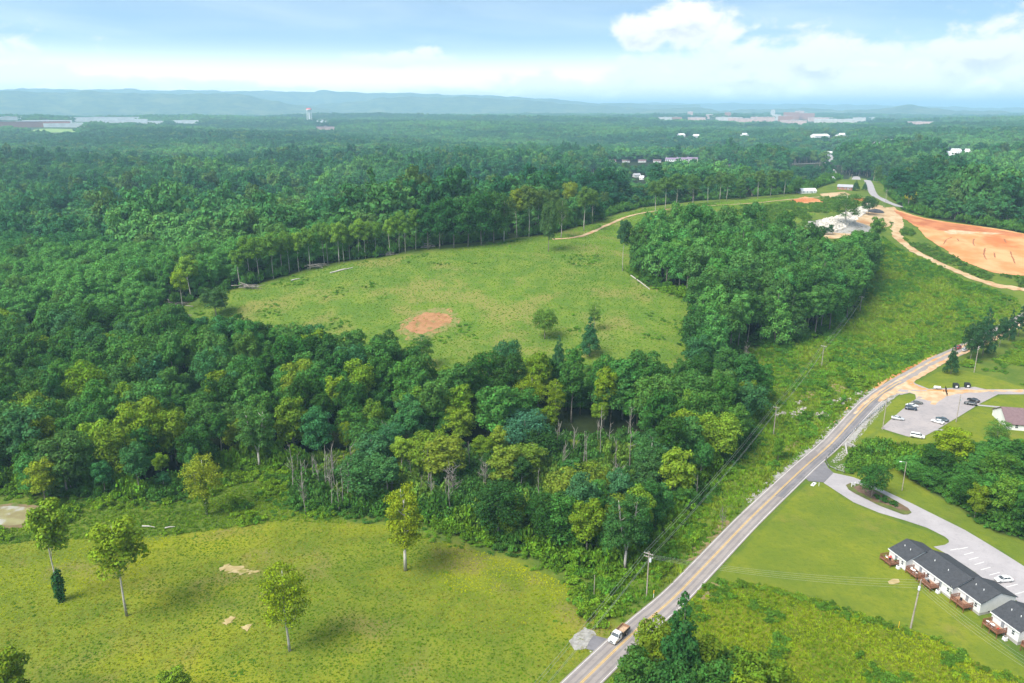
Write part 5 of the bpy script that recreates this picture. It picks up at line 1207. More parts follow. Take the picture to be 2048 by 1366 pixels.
def loft(secs):
    """closed hull through cross sections; each section a list of points"""
    mb = MB(); n = len(secs[0]); v = [p for s in secs for p in s]; f = []
    for i in range(len(secs)-1):
        for k in range(n): f.append((i*n+k, i*n+(k+1) % n, (i+1)*n+(k+1) % n, (i+1)*n+k))
    f.append(tuple(range(n))[::-1]); f.append(tuple((len(secs)-1)*n+k for k in range(n))); mb.poly(v, f); return mb
def car(rear, front, col, label, kind='sedan', group='cars on the parking lot', px=True, name='parked_car', n=None):
    a, b = (at(*rear), at(*front)) if px else (rear, front); c = (a+b)/2; L, Wd = {'sedan': (4.75, .90), 'suv': (4.6, .93), 'van': (5.0, .97)}[kind]; off = .13
    r = empty(name, (c.x, c.y, hz(c.x, c.y)+off), label, 'car', group, math.atan2(b.y-a.y, b.x-a.x)); h = {'sedan': 0, 'suv': .14, 'van': .2}[kind]
    def ring(x, zb, zt, w): return [(x, -w*.92, zb), (x, w*.92, zb), (x, w, zb+.22), (x, w, zt-.16), (x, w*.86, zt), (x, -w*.86, zt), (x, -w, zt-.16), (x, -w, zb+.22)]
    l = L/2
    loft([ring(-l, .42, .82+h, Wd*.80), ring(-l+.18, .28, .95+h, Wd*.95), ring(-l+1.0, .24, 1.0+h, Wd), ring(0, .24, .98+h, Wd), ring(l-1.25, .24, .93+h, Wd), ring(l-.45, .26, .80+h, Wd*.96), ring(l-.08, .32, .68+h, Wd*.84), ring(l, .38, .58+h, Wd*.72)]).build('body', paint(col), r, smooth=False, bevel=.03)
    x0, x1, x2, x3 = {'sedan': (-1.75, -1.05, .35, 1.15), 'suv': (-2.15, -1.85, .35, 1.05), 'van': (-2.35, -2.15, .75, 1.5)}[kind]; zt = {'sedan': 1.42, 'suv': 1.66, 'van': 1.8}[kind]; zb = .93+h*.8
    q = lambda x, z, w: [(x, -w, z), (x, w, z)]
    f = MB(); f.poly(q(x0, zb, Wd*.86)+q(x3, zb, Wd*.86)+q(x2, zt-.03, Wd*.70)+q(x1, zt-.03, Wd*.70), [(0,1,7,6),(2,4,5,3)[::1],(1,3,5,7),(0,6,4,2),(6,7,5,4)]); f.build('window_glass', M['glass'], r)
    f = MB(); f.poly([(x1-.08, -Wd*.71, zt-.06), (x1-.08, Wd*.71, zt-.06), (x2+.06, Wd*.71, zt-.06), (x2+.06, -Wd*.71, zt-.06), (x1+.05, -Wd*.60, zt+.03), (x1+.05, Wd*.60, zt+.03), (x2-.08, Wd*.60, zt+.03), (x2-.08, -Wd*.60, zt+.03)], [(3,2,1,0),(4,5,6,7),(0,1,5,4),(1,2,6,5),(2,3,7,6),(3,0,4,7)]); f.build('roof', paint(col), r)
    for s in (-1, 1):
        f = MB(); xm = (x1+x2)/2-.1
        for (xa, xb) in ((x0, x1), (xm, xm), (x3, x2)): f.tube([(xa, s*Wd*.865, zb), (xb, s*Wd*.71, zt-.04)], .035, 5)
        f.build('pillar', paint(col), r)
        f = MB(); f.box(l-.20, l-.02, s*Wd*.62-.15, s*Wd*.62+.13, .56+h, .67+h); f.build('headlight', M['lamp'], r)
        f = MB(); f.box(-l+.0, -l+.16, s*Wd*.66-.14, s*Wd*.66+.12, .70+h, .86+h); f.build('tail_light', M['tail'], r)
        f = MB(); f.box(x3-.35, x3-.12, s*(Wd+.02)-.08, s*(Wd+.02)+.08, zb-.02, zb+.13); f.build('mirror', paint(col), r)
        for x in (-l+.95, l-.92): wheel(r, x, s*(Wd-.01), .33+h*.2, .22)
    return r
car((1824, 809), (1838, 806) if False else (1843, 808), 'grey', 'dark grey sedan parked at the top of the lot by the grass bank', 'sedan')
car((1811, 818.5), (1832, 821), 'navy', 'dark blue hatchback parked below the grey sedan', 'suv')
car((1815, 814), (1832, 814), 'white', 'white car half hidden behind the dark blue hatchback', 'sedan')
car((1783, 838), (1807, 841), 'silver', 'silver sedan alone on the near left side of the lot', 'sedan')
car((1886, 849), (1864, 843), 'white', 'white sedan parked by the walk at the right side of the lot', 'sedan')
car((1895, 845), (1873, 838), 'teal', 'dark grey car half hidden behind the white sedan', 'sedan')
car((1952, 812), (1929, 808), 'black', 'black sedan at the far right corner of the lot', 'sedan')
car((1957, 806), (1936, 800), 'black', 'dark car behind the black sedan at the far right corner', 'sedan')
car((1823, 874), (1846, 877), 'white', 'white van showing behind the trees at the bottom of the lot', 'van')
car((2024, 1161), (1989, 1164.5), 'white', 'white sedan parked alone behind the row houses', 'sedan', None)
# on the road beyond the evergreens
def on_road(px, lat, ahead=1):
    p = at(*px); i = min(range(len(ROAD)), key=lambda k: (ROAD[k]-Vector((p.x, p.y))).length); (q, nrm) = frames(ROAD)[i]; t = Vector((-nrm.y, nrm.x))*ahead; c = q+nrm*lat; return Vector((c.x-t.x*2, c.y-t.y*2, 0)), Vector((c.x+t.x*2, c.y+t.y*2, 0))
a, b = on_road((1920, 701), -1.6, -1); car(a, b, 'red', 'dark red car coming along the road between the evergreens', 'suv', None, False, 'car')
a, b = on_road((1974, 676), -1.6, -1); car(a, b, 'white', 'white van on the road behind the widest evergreen', 'van', None, False, 'van')
a, b = on_road((1912, 697), 1.7, 1); car(a, b, 'silver', 'silver car on the road beside the dark red one', 'sedan', None, False, 'car')
# dump truck
def truck():
    a, b = on_road((1252, 1276), -1.75, -1); c = (a+b)/2; r = empty('dump_truck', (c.x, c.y, hz(c.x, c.y)+.135), 'white cab dump truck with a wooden sided bed on the near road', 'truck', None, math.atan2(b.y-a.y, b.x-a.x))
    w = 1.02; white = paint('white')
    def ring(x, zb, zt, w_): return [(x, -w_, zb), (x, w_, zb), (x, w_, zt-.12), (x, w_*.9, zt), (x, -w_*.9, zt), (x, -w_, zt-.12)]
    loft([ring(1.75, .50, 1.42, w), ring(2.5, .50, 1.36, w), ring(3.05, .52, 1.24, w*.97), ring(3.22, .58, 1.08, w*.9)]).build('hood', white, r, bevel=.03)
    loft([ring(.15, .50, 1.45, w), ring(1.75, .50, 1.45, w)]).build('cab', white, r, bevel=.02)
    f = MB(); f.poly([(.2,-w*.95,1.45),(.2,w*.95,1.45),(1.85,w*.95,1.45),(1.85,-w*.95,1.45),(.28,-w*.84,2.12),(.28,w*.84,2.12),(1.25,w*.84,2.12),(1.25,-w*.84,2.12)], [(0,1,5,4),(1,2,6,5),(2,3,7,6),(3,0,4,7),(4,5,6,7)]); f.build('window_glass', M['glass'], r)
    f = MB(); f.poly([(.18,-w*.86,2.08),(.18,w*.86,2.08),(1.33,w*.86,2.08),(1.33,-w*.86,2.08),(.26,-w*.78,2.20),(.26,w*.78,2.20),(1.2,w*.78,2.20),(1.2,-w*.78,2.20)], [(3,2,1,0),(4,5,6,7),(0,1,5,4),(1,2,6,5),(2,3,7,6),(3,0,4,7)]); f.build('roof', white, r)
    for s in (-1, 1):
        f = MB()
        for (xa, xb) in ((1.86, 1.28), (.2, .26), (1.0, .95)): f.tube([(xa, s*w*.955, 1.44), (xb, s*w*.845, 2.10)], .045, 5)
        f.build('pillar', white, r); f = MB(); f.box(1.55, 1.75, s*1.2-.12, s*1.2+.12, 1.45, 1.8); f.build('mirror', M['black'], r)
        f = MB(); f.box(3.12, 3.24, s*.72-.16, s*.72+.16, .82, 1.0); f.build('headlight', M['lamp'], r)
        wheel(r, 2.45, s*w, .42, .28); wheel(r, -1.9, s*w, .42, .5)
    f = MB(); f.box(3.18, 3.36, -.98, .98, .45, .66); f.build('bumper', M['steel'], r); f = MB(); f.box(3.16, 3.235, -.52, .52, .70, 1.0); f.build('grille', M['black'], r)
    f = MB(); f.box(-3.2, .1, -.45, .45, .62, .85); f.build('chassis', M['black'], r)
    bed = MB(); bed.box(-3.35, -.05, -1.1, 1.1, .95, 1.08); bd = bed.build('bed_floor', plain('plank_bed', (.42, .29, .19), .85, var=.3, scale=2), r)
    for (x0, x1, y0, y1, z1) in ((-3.35, -.05, -1.13, -1.05, 1.62), (-3.35, -.05, 1.05, 1.13, 1.62), (-3.42, -3.34, -1.13, 1.13, 1.62), (-.06, .04, -1.13, 1.13, 1.95)):
        f = MB(); f.box(x0, x1, y0, y1, 1.0, z1); f.build('bed_side', M['black'], r)
    for y in (-1.03, 1.03):
        for k in range(3): f = MB(); f.box(-3.33, -.07, y-.02, y+.02, 1.14+k*.24, 1.34+k*.24); f.build('plank', plain('raw_plank', (.45, .30, .18), .85), r)
    for k in range(3): f = MB(); f.box(-3.33, -3.29, -1.0, 1.0, 1.14+k*.24, 1.34+k*.24); f.build('plank', M['deckfloor'], r)
truck()
# ================================================================ poles, wires, rails and small things
def utility_pole(base, h, label, arms=1, rot=0.0, transformer=0, lean=(0, 0), rad=.16, name='utility_pole', group='wooden utility poles'):
    b = Vector(base); r = empty(name, b-Vector((0, 0, .3)), label, 'utility pole', group, rot); f = MB(); lx, ly = lean
    f.tube([(0, 0, 0), (lx*h*.5, ly*h*.5, h*.5), (lx*h, ly*h, h+.3)], [rad*1.15, rad, rad*.75], 10); f.build('pole', M['wood_pole'], r)
    for k in range(arms):
        z = h-.35-k*.9; f = MB(); f.box(lx*h-1.25, lx*h+1.25, ly*h-.26, ly*h-.12, z, z+.14); am = f.build('crossarm', M['wood_pole'], r)
        for x in (-1.1, -.45, .45, 1.1): f = MB(); f.lathe([(.035, z+.14), (.07, z+.2), (.07, z+.27), (.03, z+.32)], 8, (lx*h+x, ly*h-.19)); f.build('insulator', M['white_metal'], am)
    for k in range(transformer):
        s = 1 if k % 2 == 0 else -1; z = h-2.6; f = MB(); f.lathe([(.24, z), (.28, z+.05), (.28, z+.95), (.2, z+1.05)], 14, (s*.48, .0)); t = f.build('transformer', plain('transformer_grey', (.62, .66, .70), .4), r); f = MB(); f.lathe([(.05, z+1.05), (.03, z+1.3)], 8, (s*.48, 0)); f.build('bushing', M['steel'], t)
    return r
LINE = [(1293, 1193, 1103), (1547, 868, 812), (1643, 733, 690), (1719.5, 625, 592), (1746, 508, 476)]
pb = [at(p[0], p[1]) for p in LINE]; ph = [height_for(b, p[2]) for b, p in zip(pb, LINE)]
d0 = (pb[0]-pb[1]).normalized(); first = pb[0]+d0*118; first.z = hz(first.x, first.y); last = at(1771, 404); end = Vector((last.x, last.y, hz(last.x, last.y)))
pb = [first]+pb+[end]; ph = [12.5]+ph+[11.0]
labs = ['utility pole nearest the camera beyond the lower edge', 'double armed utility pole with transformer at the near wood corner', 'utility pole standing among roadside weeds by the bleached rocks', 'utility pole alone on the green slope below the grove', 'shorter utility pole at the lower corner of the grove', 'utility pole high on the slope below the dirt track', 'utility pole where the far road tops the hill']
yaw = [math.atan2((pb[min(i+1, 6)]-pb[max(i-1, 0)]).y, (pb[min(i+1, 6)]-pb[max(i-1, 0)]).x)-math.pi/2 for i in range(7)]
for i in range(7): utility_pole(pb[i], ph[i], labs[i], 2 if i == 1 else 1, yaw[i], 1 if i == 1 else 0)
M['wire'] = plain('aluminium_wire', (.30, .31, .30), .5, .3, .4)
def wire(pts, sag, label, rad=.024, group='overhead power wires'):
    L = []
    for a, b in zip(pts[:-1], pts[1:]):
        for k in range(14): t = k/14; L.append(a.lerp(b, t)-Vector((0, 0, sag*4*t*(1-t))))
    L.append(pts[-1]); f = MB(); f.tube(L, rad, 5); o = f.build('power_wire', M['wire']); return tag(o, label, 'wire', group)
def tops(k, z): return [pb[i] + Vector((math.cos(yaw[i])*k, math.sin(yaw[i])*k, ph[i]-z)) for i in range(7)]
for k, z, l in ((-1.1, .1, 'outer wire on the field side of the roadside pole line'), (-.45, .1, 'inner wire on the field side of the roadside pole line'), (1.1, .1, 'outer wire on the road side of the roadside pole line'), (.15, 2.3, 'lower neutral wire of the roadside pole line')): wire(tops(k, z), 1.6, l)
tb = at(1821, 1256); th = height_for(tb, 1157)
utility_pole(tb, th, 'leaning utility pole with a pale transformer on the lawn', 0, R(-70), 1, (.035, .012), .19)
nx = at(2130, 1470)
utility_pole(nx, 12.5, 'utility pole beyond the lower right corner of the lawn', 0, 0)
for k in range(4):
    z = .4+k*.75; a = pb[1]+Vector((0, 0, ph[1]-.8-k*.35)); b = tb+Vector((.4, .1, th-z)); c = nx+Vector((0, 0, 12.0-z)); wire([a, b, c], 1.5, ['top','second','third','lowest'][k]+' wire from the roadside pole across the lawn past the row houses'  , .016)
for (p, l, arms, tr) in (((1765, 859, 795), 'slim utility pole between road and parking lot', 0, 0), ((1912, 844, 789), 'utility pole with a grey transformer at the right side of the lot', 0, 1), ((1948, 745, 692), 'double armed utility pole on the bank above the dumpsters', 2, 0)):
    b = at(p[0], p[1]); utility_pole(b, height_for(b, p[2]), l, arms, R(40), tr)
for (px, D, l) in ((1588, 1420, 'grey far utility pole beside the side road'), (1488, 1440, 'grey far utility pole left along the side road'), (1637, 1380, 'tall pale far pole before the road bend'), (1698, 1020, 'grey far utility pole where the road dips'), (1740, 930, 'pale far utility pole right of the crest road')):
    q = Vector(G(px, D, 8)); q.z = hz(q.x, q.y); utility_pole(q, 15 if D > 1300 else 12, l, 1, 0, 0, rad=.22)
# street lamp
lb_ = at(1804, 981); lh = height_for(lb_, 924); r = empty('street_lamp', lb_, 'grey street lamp with one arm beside the driveway lawn', 'street lamp', None, math.pi)
f = MB(); f.tube([(0, 0, -.2), (0, 0, lh)], [.14, .09], 10); f.build('pole', M['wood_pole'], r); f = MB(); f.tube([(0, 0, lh-.1), (.7, 0, lh+.1), (1.6, 0, lh+.12)], .05, 8); f.build('arm', M['steel'], r); f = MB(); f.box(1.5, 2.25, -.16, .16, lh+.03, lh+.2); f.build('lamp_head', M['white_metal'], r, bevel=.04)
# guard rail
GR_ = smooth_line([(v.x, v.y) for v in ats([(1776,805.5),(1743,831.6),(1713.5,857),(1684,884.6),(1657,913),(1652.5,925),(1659,935.6),(1674,942),(1689,946.5)])], 1.9)
r = empty('guard_rail', (GR_[0].x, GR_[0].y, hz(GR_[0].x, GR_[0].y)), 'galvanised guard rail on dark posts curving into the driveway', 'guard rail'); o0 = Vector((GR_[0].x, GR_[0].y, hz(GR_[0].x, GR_[0].y)))
V = []; F = []; prof = [(0, .42), (.05, .48), (0, .56), (.05, .64), (0, .72), (-.03, .72), (-.03, .42)]; fr = frames(GR_)
for (p, nrm) in fr:
    z = hz(p.x, p.y)+.1
    for (d, h) in prof: V.append((p.x-nrm.x*d-o0.x, p.y-nrm.y*d-o0.y, z+h-o0.z))
n = len(prof)
for i in range(len(fr)-1):
    for k in range(n): F.append((i*n+k, i*n+(k+1) % n, (i+1)*n+(k+1) % n, (i+1)*n+k))
link('rail', mesh_np('rail', V, F, M['steel']), r)
pm = MB(); pm.box(-.09, .09, -.09, .09, -.4, .78); pme = pm.mesh('post', plain('dark_post', (.07, .065, .06), .9))
for (p, nrm) in fr: q = link('post', pme, r); q.location = (p.x+nrm.x*.13-o0.x, p.y+nrm.y*.13-o0.y, hz(p.x, p.y)+.1-o0.z)
# culvert wings
for i, (a, b, l) in enumerate((((1690, 892), (1694, 909), 'pale concrete wing wall of the culvert, road side'), ((1694, 890), (1719, 897), 'pale concrete wing wall of the culvert, far side'))):
    A_, B_ = at(*a), at(*b); d = (B_-A_); d.z = 0; L = d.length; r = empty('culvert_wall', A_, l, 'culvert', 'concrete culvert wings', math.atan2(d.y, d.x)); f = MB(); f.poly([(0,-.2,-1.5),(L,-.2,-1.5),(L,.2,-1.5),(0,.2,-1.5),(0,-.2,1.1),(L,-.2,.35),(L,.2,.35),(0,.2,1.1)], [(3,2,1,0),(4,5,6,7),(0,1,5,4),(1,2,6,5),(2,3,7,6),(3,0,4,7)]); f.build('wing', M['concrete'], r); f = MB(); f.poly([(-.05,-.26,1.1),(L,-.26,.36),(L,.26,.36),(-.05,.26,1.1),(-.05,-.26,1.25),(L,-.26,.5),(L,.26,.5),(-.05,.26,1.25)], [(3,2,1,0),(4,5,6,7),(0,1,5,4),(1,2,6,5),(2,3,7,6),(3,0,4,7)]); f.build('coping', M['block'], r)
def marker(px, py, pt, mat, label, w=.08, cap=None, cat='marker'):
    b = at(px, py); h = height_for(b, pt); r = empty('marker_post', b, label, cat); f = MB(); f.tube([(0, 0, -.2), (0, 0, h*.62 if cap else h)], w, 8); f.build('post', mat, r)
    if cap: f = MB(); f.tube([(0, 0, h*.62), (0, 0, h)], w*1.5, 8); f.build('sleeve', cap, r)
    return r
M['yellow'] = plain('yellow_plastic', (.80, .45, .03), .5)
marker(1307, 1196, 1181, M['white_metal'], 'white marker post with an orange yellow sleeve by the road', .07, M['yellow'])
marker(1188, 1192, 1150, M['wood_pole'], 'thin brown wooden post standing in the field weeds', .09)
marker(1637.5, 972, 965, M['white_metal'], 'small white post at the driveway corner', .07)
marker(1797, 1256, 1243, M['yellow'], 'slanted yellow guy marker in the grass beside the leaning pole', .06)
# driveway sign, drain, drain grate
b = at(1706, 974); r = empty('entrance_sign', b, 'white two post entrance sign at the tip of the driveway island', 'sign', None, R(20))
for x in (-.7, .7): f = MB(); f.box(x-.07, x+.07, -.07, .07, -.2, 1.7); f.build('post', M['white_metal'], r)
f = MB(); f.box(-.63, .63, -.03, .03, .7, 1.5); f.build('panel', M['white_metal'], r)
b = at(1627, 969); r = empty('storm_drain', b, 'white concrete storm drain with a dark inlet beside the driveway mouth', 'drain', None, R(50)); f = MB(); f.box(-1.3, 1.3, -.5, .5, -.3, .22); f.build('box', M['trim'], r); f = MB(); f.box(-.5, .5, -.25, .25, .221, .235); f.build('inlet', M['black'], r)
# dumpsters
for (px, py, l) in ((1911, 776, 'dark dumpster with a white label, left of two by the lot'), (1934, 775, 'dark dumpster with a white label, right of two by the lot')):
    b = at(px, py); r = empty('dumpster', b, l, 'dumpster', 'dumpsters beside the parking lot', R(-8)); dk = plain('dark_green_steel', (.02, .03, .03), .6)
    f = MB(); f.poly([(-1.0,-.8,.15),(1.0,-.8,.15),(1.0,.8,.15),(-1.0,.8,.15),(-1.1,-.9,1.55),(1.1,-.9,1.55),(1.1,.9,2.0),(-1.1,.9,2.0)], [(3,2,1,0),(4,5,6,7),(0,1,5,4),(1,2,6,5),(2,3,7,6),(3,0,4,7)]); f.build('body', dk, r)
    for s in (-1, 1): f = MB(); f.poly([(s*.55-.5,-.95,1.60),(s*.55+.5,-.95,1.60),(s*.55+.5,.9,2.06),(s*.55-.5,.9,2.06),(s*.55-.5,-.95,1.66),(s*.55+.5,-.95,1.66),(s*.55+.5,.9,2.12),(s*.55-.5,.9,2.12)], [(3,2,1,0),(4,5,6,7),(0,1,5,4),(1,2,6,5),(2,3,7,6),(3,0,4,7)]); f.build('lid', M['black'], r)
    f = MB(); f.box(-.45, .45, -.93, -.90, .55, 1.3); f.build('label_plate', M['white_metal'], r)
    for s in (-1, 1): f = MB(); f.box(s*1.1-.08, s*1.1+.08, -.5, .5, .8, 1.0); f.build('fork_pocket', dk, r)
# white utility trailer
b = at(1874, 779); r = empty('trailer', b, 'small white tank trailer at the edge of the muddy entrance', 'trailer', None, R(-15)); f = MB(); f.tube([(-1.4, 0, 1.05), (-1.2, 0, 1.05), (1.2, 0, 1.05), (1.4, 0, 1.05)], [.3, .55, .55, .3], 14); f.build('tank', M['white_metal'], r, smooth=True); f = MB(); f.box(-1.7, 1.7, -.6, .6, .42, .5); f.tube([(1.7, 0, .46), (2.9, 0, .42)], .06, 6); f.build('frame', M['steel'], r)
for s in (-1, 1): wheel(r, -.2, s*.75, .32, .2)
# bird gliding over the lot
dr = px_dir(1892, 782); bp = Vector((dr[0], dr[1], dr[2]))*150 + Vector((0, 0, CAM_H)); r = empty('bird', bp, 'dark bird gliding over the muddy entrance of the parking lot', 'bird', None, R(25)); r.rotation_euler = (R(62), R(10), R(25))
brown = plain('dark_feathers', (.035, .025, .02), .8)
loft([[(x, w*math.cos(a), z+w*.8*math.sin(a)) for a in (0, 1.05, 2.1, 3.14, 4.19, 5.24)] for (x, w, z) in ((-.42, .02, .01), (-.2, .09, 0), (.05, .12, 0), (.26, .09, .01), (.36, .06, .03), (.46, .02, .03))]).build('body', brown, r, smooth=True)
for s in (-1, 1): f = MB(); f.poly([(.16, s*.08, .03), (.22, s*.45, .10), (.02, s*.92, .03), (-.12, s*.62, .06), (-.16, s*.08, .03), (.16, s*.08, .01), (.22, s*.45, .08), (.02, s*.92, .02), (-.12, s*.62, .04), (-.16, s*.08, .01)], [(0,1,2,3,4),(9,8,7,6,5),(0,5,6,1),(1,6,7,2),(2,7,8,3),(3,8,9,4),(4,9,5,0)]); f.build('wing', brown, r)
f = MB(); f.poly([(-.38,.03,.02),(-.70,.14,.0),(-.70,-.14,.0),(-.38,-.03,.02),(-.38,.03,.0),(-.70,.14,-.02),(-.70,-.14,-.02),(-.38,-.03,.0)], [(0,1,2,3),(7,6,5,4),(0,4,5,1),(1,5,6,2),(2,6,7,3),(3,7,4,0)]); f.build('tail', brown, r)
# ---- bare dead trunks
M['bark_dead'] = mat_two('bleached_bark', (.15, .135, .115), (.30, .275, .24), .9, rough=.95)
def dead_mesh(seed, branchy):
    g = np.random.default_rng(seed); mb = MB(); lx, ly = g.normal(0, .045, 2); H = 10.0; P_ = lambda t: (lx*H*t+.12*math.sin(t*6+seed), ly*H*t+.12*math.cos(t*5+seed), H*t); mb.tube([P_(k/6) for k in range(7)], [.115*(1-k/6)**.7+.03 for k in range(7)], 6)
    for k in range(branchy):
        t = g.uniform(.35, .95); p = Vector(P_(t)); a = g.uniform(0, 6.28); L = g.uniform(.8, 2.6)*(1.3-t*.6); q = p+Vector((math.cos(a)*L*.7, math.sin(a)*L*.7, L*g.uniform(.5, 1.1))); mb.tube([p, p.lerp(q, .5)+Vector((0, 0, -.08)), q], [.06, .045, .02], 5)
        for _ in range(2 if branchy > 10 else 0): s = q.lerp(p, g.uniform(.2, .6)); e = s+Vector(g.normal(0, .5, 3))+Vector((0, 0, .8)); mb.tube([s, e], [.035, .015], 4)
    return mb.mesh('dead_trunk', M['bark_dead'], True)
DEAD = [dead_mesh(600+i, 3+i) for i in range(5)]; DEADB = [dead_mesh(620+i, 22) for i in range(2)]
gD = np.random.default_rng(61); dl = []
for (xa, xb, ya, yb, n, ha, hb, place_) in ((586, 705, 958, 1026, 24, 9, 16, 'in the notch pole stand'), (705, 800, 915, 1000, 12, 9, 15, 'right of the pole stand'), (1085, 1265, 880, 960, 18, 10, 17, 'under the spreading yellow tree'), (820, 1080, 930, 1040, 18, 9, 15, 'in the middle scrub'), (1280, 1400, 900, 1040, 8, 8, 14, 'near the power line')):
    xs = np.sort(gD.uniform(xa, xb, n))
    for i, px in enumerate(xs): dl.append((px, gD.uniform(ya, yb), gD.uniform(ha, hb), f'{ORD[i]} bare pale trunk from the left {place_}', 'bare dead trunks ' + place_))
for (px, py, h, l, g_) in dl:
    b = at(px, py); r = empty('dead_tree', b, l, 'dead tree', g_, gD.uniform(0, 6.28)); s = h/10; r.scale = (s, s, s); link('trunk', DEAD[gD.integers(5)], r)
for (px, py, pt, l, w) in ((908, 1005, 935, 'broad bare grey crown of dead twigs at the front of the scrub', 1.6), (968, 985, 925, 'narrow bare grey twiggy tree right of the broad one', 1.2), (1232, 1005, 930, 'bare grey tree near the power line end of the scrub', 1.2), (1443, 1062, 1015, 'grey dead stump overgrown with vine beside the road', .9), (1490, 740, 690, 'bare grey snag at the foot of the grove', .8), (612, 1030, 965, 'bare forked snag before the pole stand', 1.0)):
    b = at(px, py); h = max(2.5, height_for(b, pt)); r = empty('dead_tree', b, l, 'dead tree', None, px); r.scale = (h/10*w, h/10*w, h/10); link('trunk', DEADB[int(px) % 2], r)
b = at(430, 570); r = empty('dead_tree', b, 'leaning white dead trunk between the first ridge trees', 'dead tree', None, 0); f = MB(); f.tube([(0, 0, -.3), (-2, 0, 9), (-3.6, .2, 16)], [.3, .22, .1], 7); f.build('trunk', M['bark_pale'], r)
# ---- brush piles and logs
def brush_pile(px, py, w, n, label, seed):
    g = np.random.default_rng(seed); b = at(px, py); r = empty('brush_pile', b, label, 'brush pile', 'brush piles along the top of the hill meadow', g.uniform(-.3, .3))
    for k in range(n):
        L = g.uniform(3, 9); a = g.normal(0, .5); c = Vector((g.normal(0, w*.30), g.normal(0, 1.1), abs(g.normal(1.5, .9)))); d = Vector((math.cos(a), math.sin(a), g.normal(0, .13)))*L/2; R0 = g.uniform(.14, .36); f = MB(); f.tube([c-d, c+Vector((0, 0, g.normal(0, .1))), c+d], [R0, R0*.85, R0*.5], 6); f.build('log', M['bark_dead'] if g.random() < .6 else M['bark'], r)
for i, (px, py, w, n, l) in enumerate(((500, 577, 9, 20, 'large grey brush pile beside the low round dark tree'), (637, 537, 9, 18, 'long grey brush pile under the ridge trees'), (728, 513, 10, 20, 'brush pile with white logs in front of the ridge trees'), (775, 511, 6, 10, 'small brush pile right of the white logs'), (345, 612, 11, 20, 'dark brush pile under the leftmost ridge trees'), (372, 640, 7, 9, 'small pile of grey logs behind the wood'), (860, 497, 5, 7, 'little brush pile below the crest trees'))): brush_pile(px, py, w, n, l, 700+i)
def log(p, q, rad, label, group='fallen logs'):
    a, b = at(*p), at(*q); f = MB(); f.tube([a+Vector((0, 0, .35)), (a+b)/2+Vector((0, 0, .5)), b+Vector((0, 0, .3))], [rad, rad*.9, rad*.5], 7); o = f.build('fallen_log', M['bark_pale'], None); tag(o, label, 'log', group)
log((582, 562), (600, 558), .35, 'short grey log at the upper meadow edge'); log((660, 547), (706, 536), .4, 'long bleached log on the upper meadow edge'); log((668, 545), (690, 538), .3, 'second bleached log just above the long one'); log((285, 1054), (310, 1056), .22, 'pale fallen log in the pasture shrubs, left one'); log((330, 1058), (350, 1055), .22, 'pale fallen log in the pasture shrubs, right one'); log((548, 940), (572, 929), .25, 'brown fallen trunk slanting at the wood notch'); log((1262, 552), (1300, 580), .35, 'fallen bare branch at the left corner of the grove')
# ---- stones
ROCKC = bpy.data.collections.new('stone_kinds')
def rock_mesh(seed):
    g = np.random.default_rng(seed); bm = bmesh.new(); bmesh.ops.create_icosphere(bm, subdivisions=2, radius=.5)
    ax = g.normal(size=(7, 3)); of = g.uniform(.28, .46, 7)
    for v in bm.verts:
        for a, o in zip(ax, of):
            a = Vector(a).normalized(); d = v.co.dot(a)
            if d > o: v.co -= a*(d-o)
        v.co.z *= .75
    me = bpy.data.meshes.new('stone'); bm.to_mesh(me); bm.free(); me.materials.append(M['stone']); return me
def mat_stone():
    m, N, out = mat_base('pale_limestone'); t = attr(N, 'tint', 'INSTANCER', 'Color'); n = N.noise(pos(N), 1.5, 5, .6); c = N.mix(N.m('MULTIPLY', N.ss(n, .4, .7), .35), t, (.20, .17, .13)); principled(N, out, c, .9, 0, .2, N.noise(pos(N), 5, 4, .6), .4, .05); return m
M['stone'] = mat_stone()
for i in range(4): hidden(rock_mesh(800+i), 'r_stone%d' % i, ROCKC)
gR = np.random.default_rng(81); SX = []; SY = []; SS = []; SZ = []; ST = []
def stones(poly, s, a, b, tint, zf=None):
    lo, hi = poly.min(0), poly.max(0); x, y = jgrid(lo[0], hi[0], lo[1], hi[1], s, gR); k = inside(poly, x, y); x, y = x[k], y[k]; n = len(x); SX.append(x); SY.append(y); SS.append(gR.uniform(a, b, n)); SZ.append(Hh(x, y)+(zf(x, y) if zf else 0)); ST.append(np.array(tint)*gR.uniform(.75, 1.15, (n, 1)))
def beside(line, w0, w1):
    fr = frames(line); return np.array([[(p+n_*w0).x, (p+n_*w0).y] for p, n_ in fr]+[[(p+n_*w1).x, (p+n_*w1).y] for p, n_ in fr[::-1]])
stones(beside(sub(ROAD, (1525, 1012), (1700, 850)), -6.0, -4.0), .55, .3, .75, (.33, .32, .30)); stones(beside(sub(ROAD, (1700, 850), (1765, 788)), -5.2, -4.1), .7, .2, .5, (.32, .30, .28))
stones(beside(sub(ROAD, (1665, 890), (1760, 795)), 4.6, 6.8), .6, .25, .7, (.33, .32, .30)); stones(wpoly([(1660, 925), (1690, 892), (1694, 912), (1675, 925)]), .6, .3, .8, (.33, .32, .30)); stones(wpoly([(1668, 930), (1690, 928), (1690, 940), (1672, 940)]), .7, .3, .7, (.33, .315, .29))
for q in ([(1548,826),(1572,823),(1570,832),(1552,834)], [(1578,828),(1606,812),(1612,818),(1600,833),(1584,836)], [(1588,806),(1602,802),(1604,808),(1590,810)], [(1652,808),(1690,793),(1706,800),(1680,812),(1655,814)], [(1706,786),(1728,784),(1726,790),(1708,792)], [(1625,829),(1650,824),(1658,832),(1635,837)]): stones(wpoly(q), .8, .4, 1.7, (.33, .305, .27))
pc = at(1676, 452)
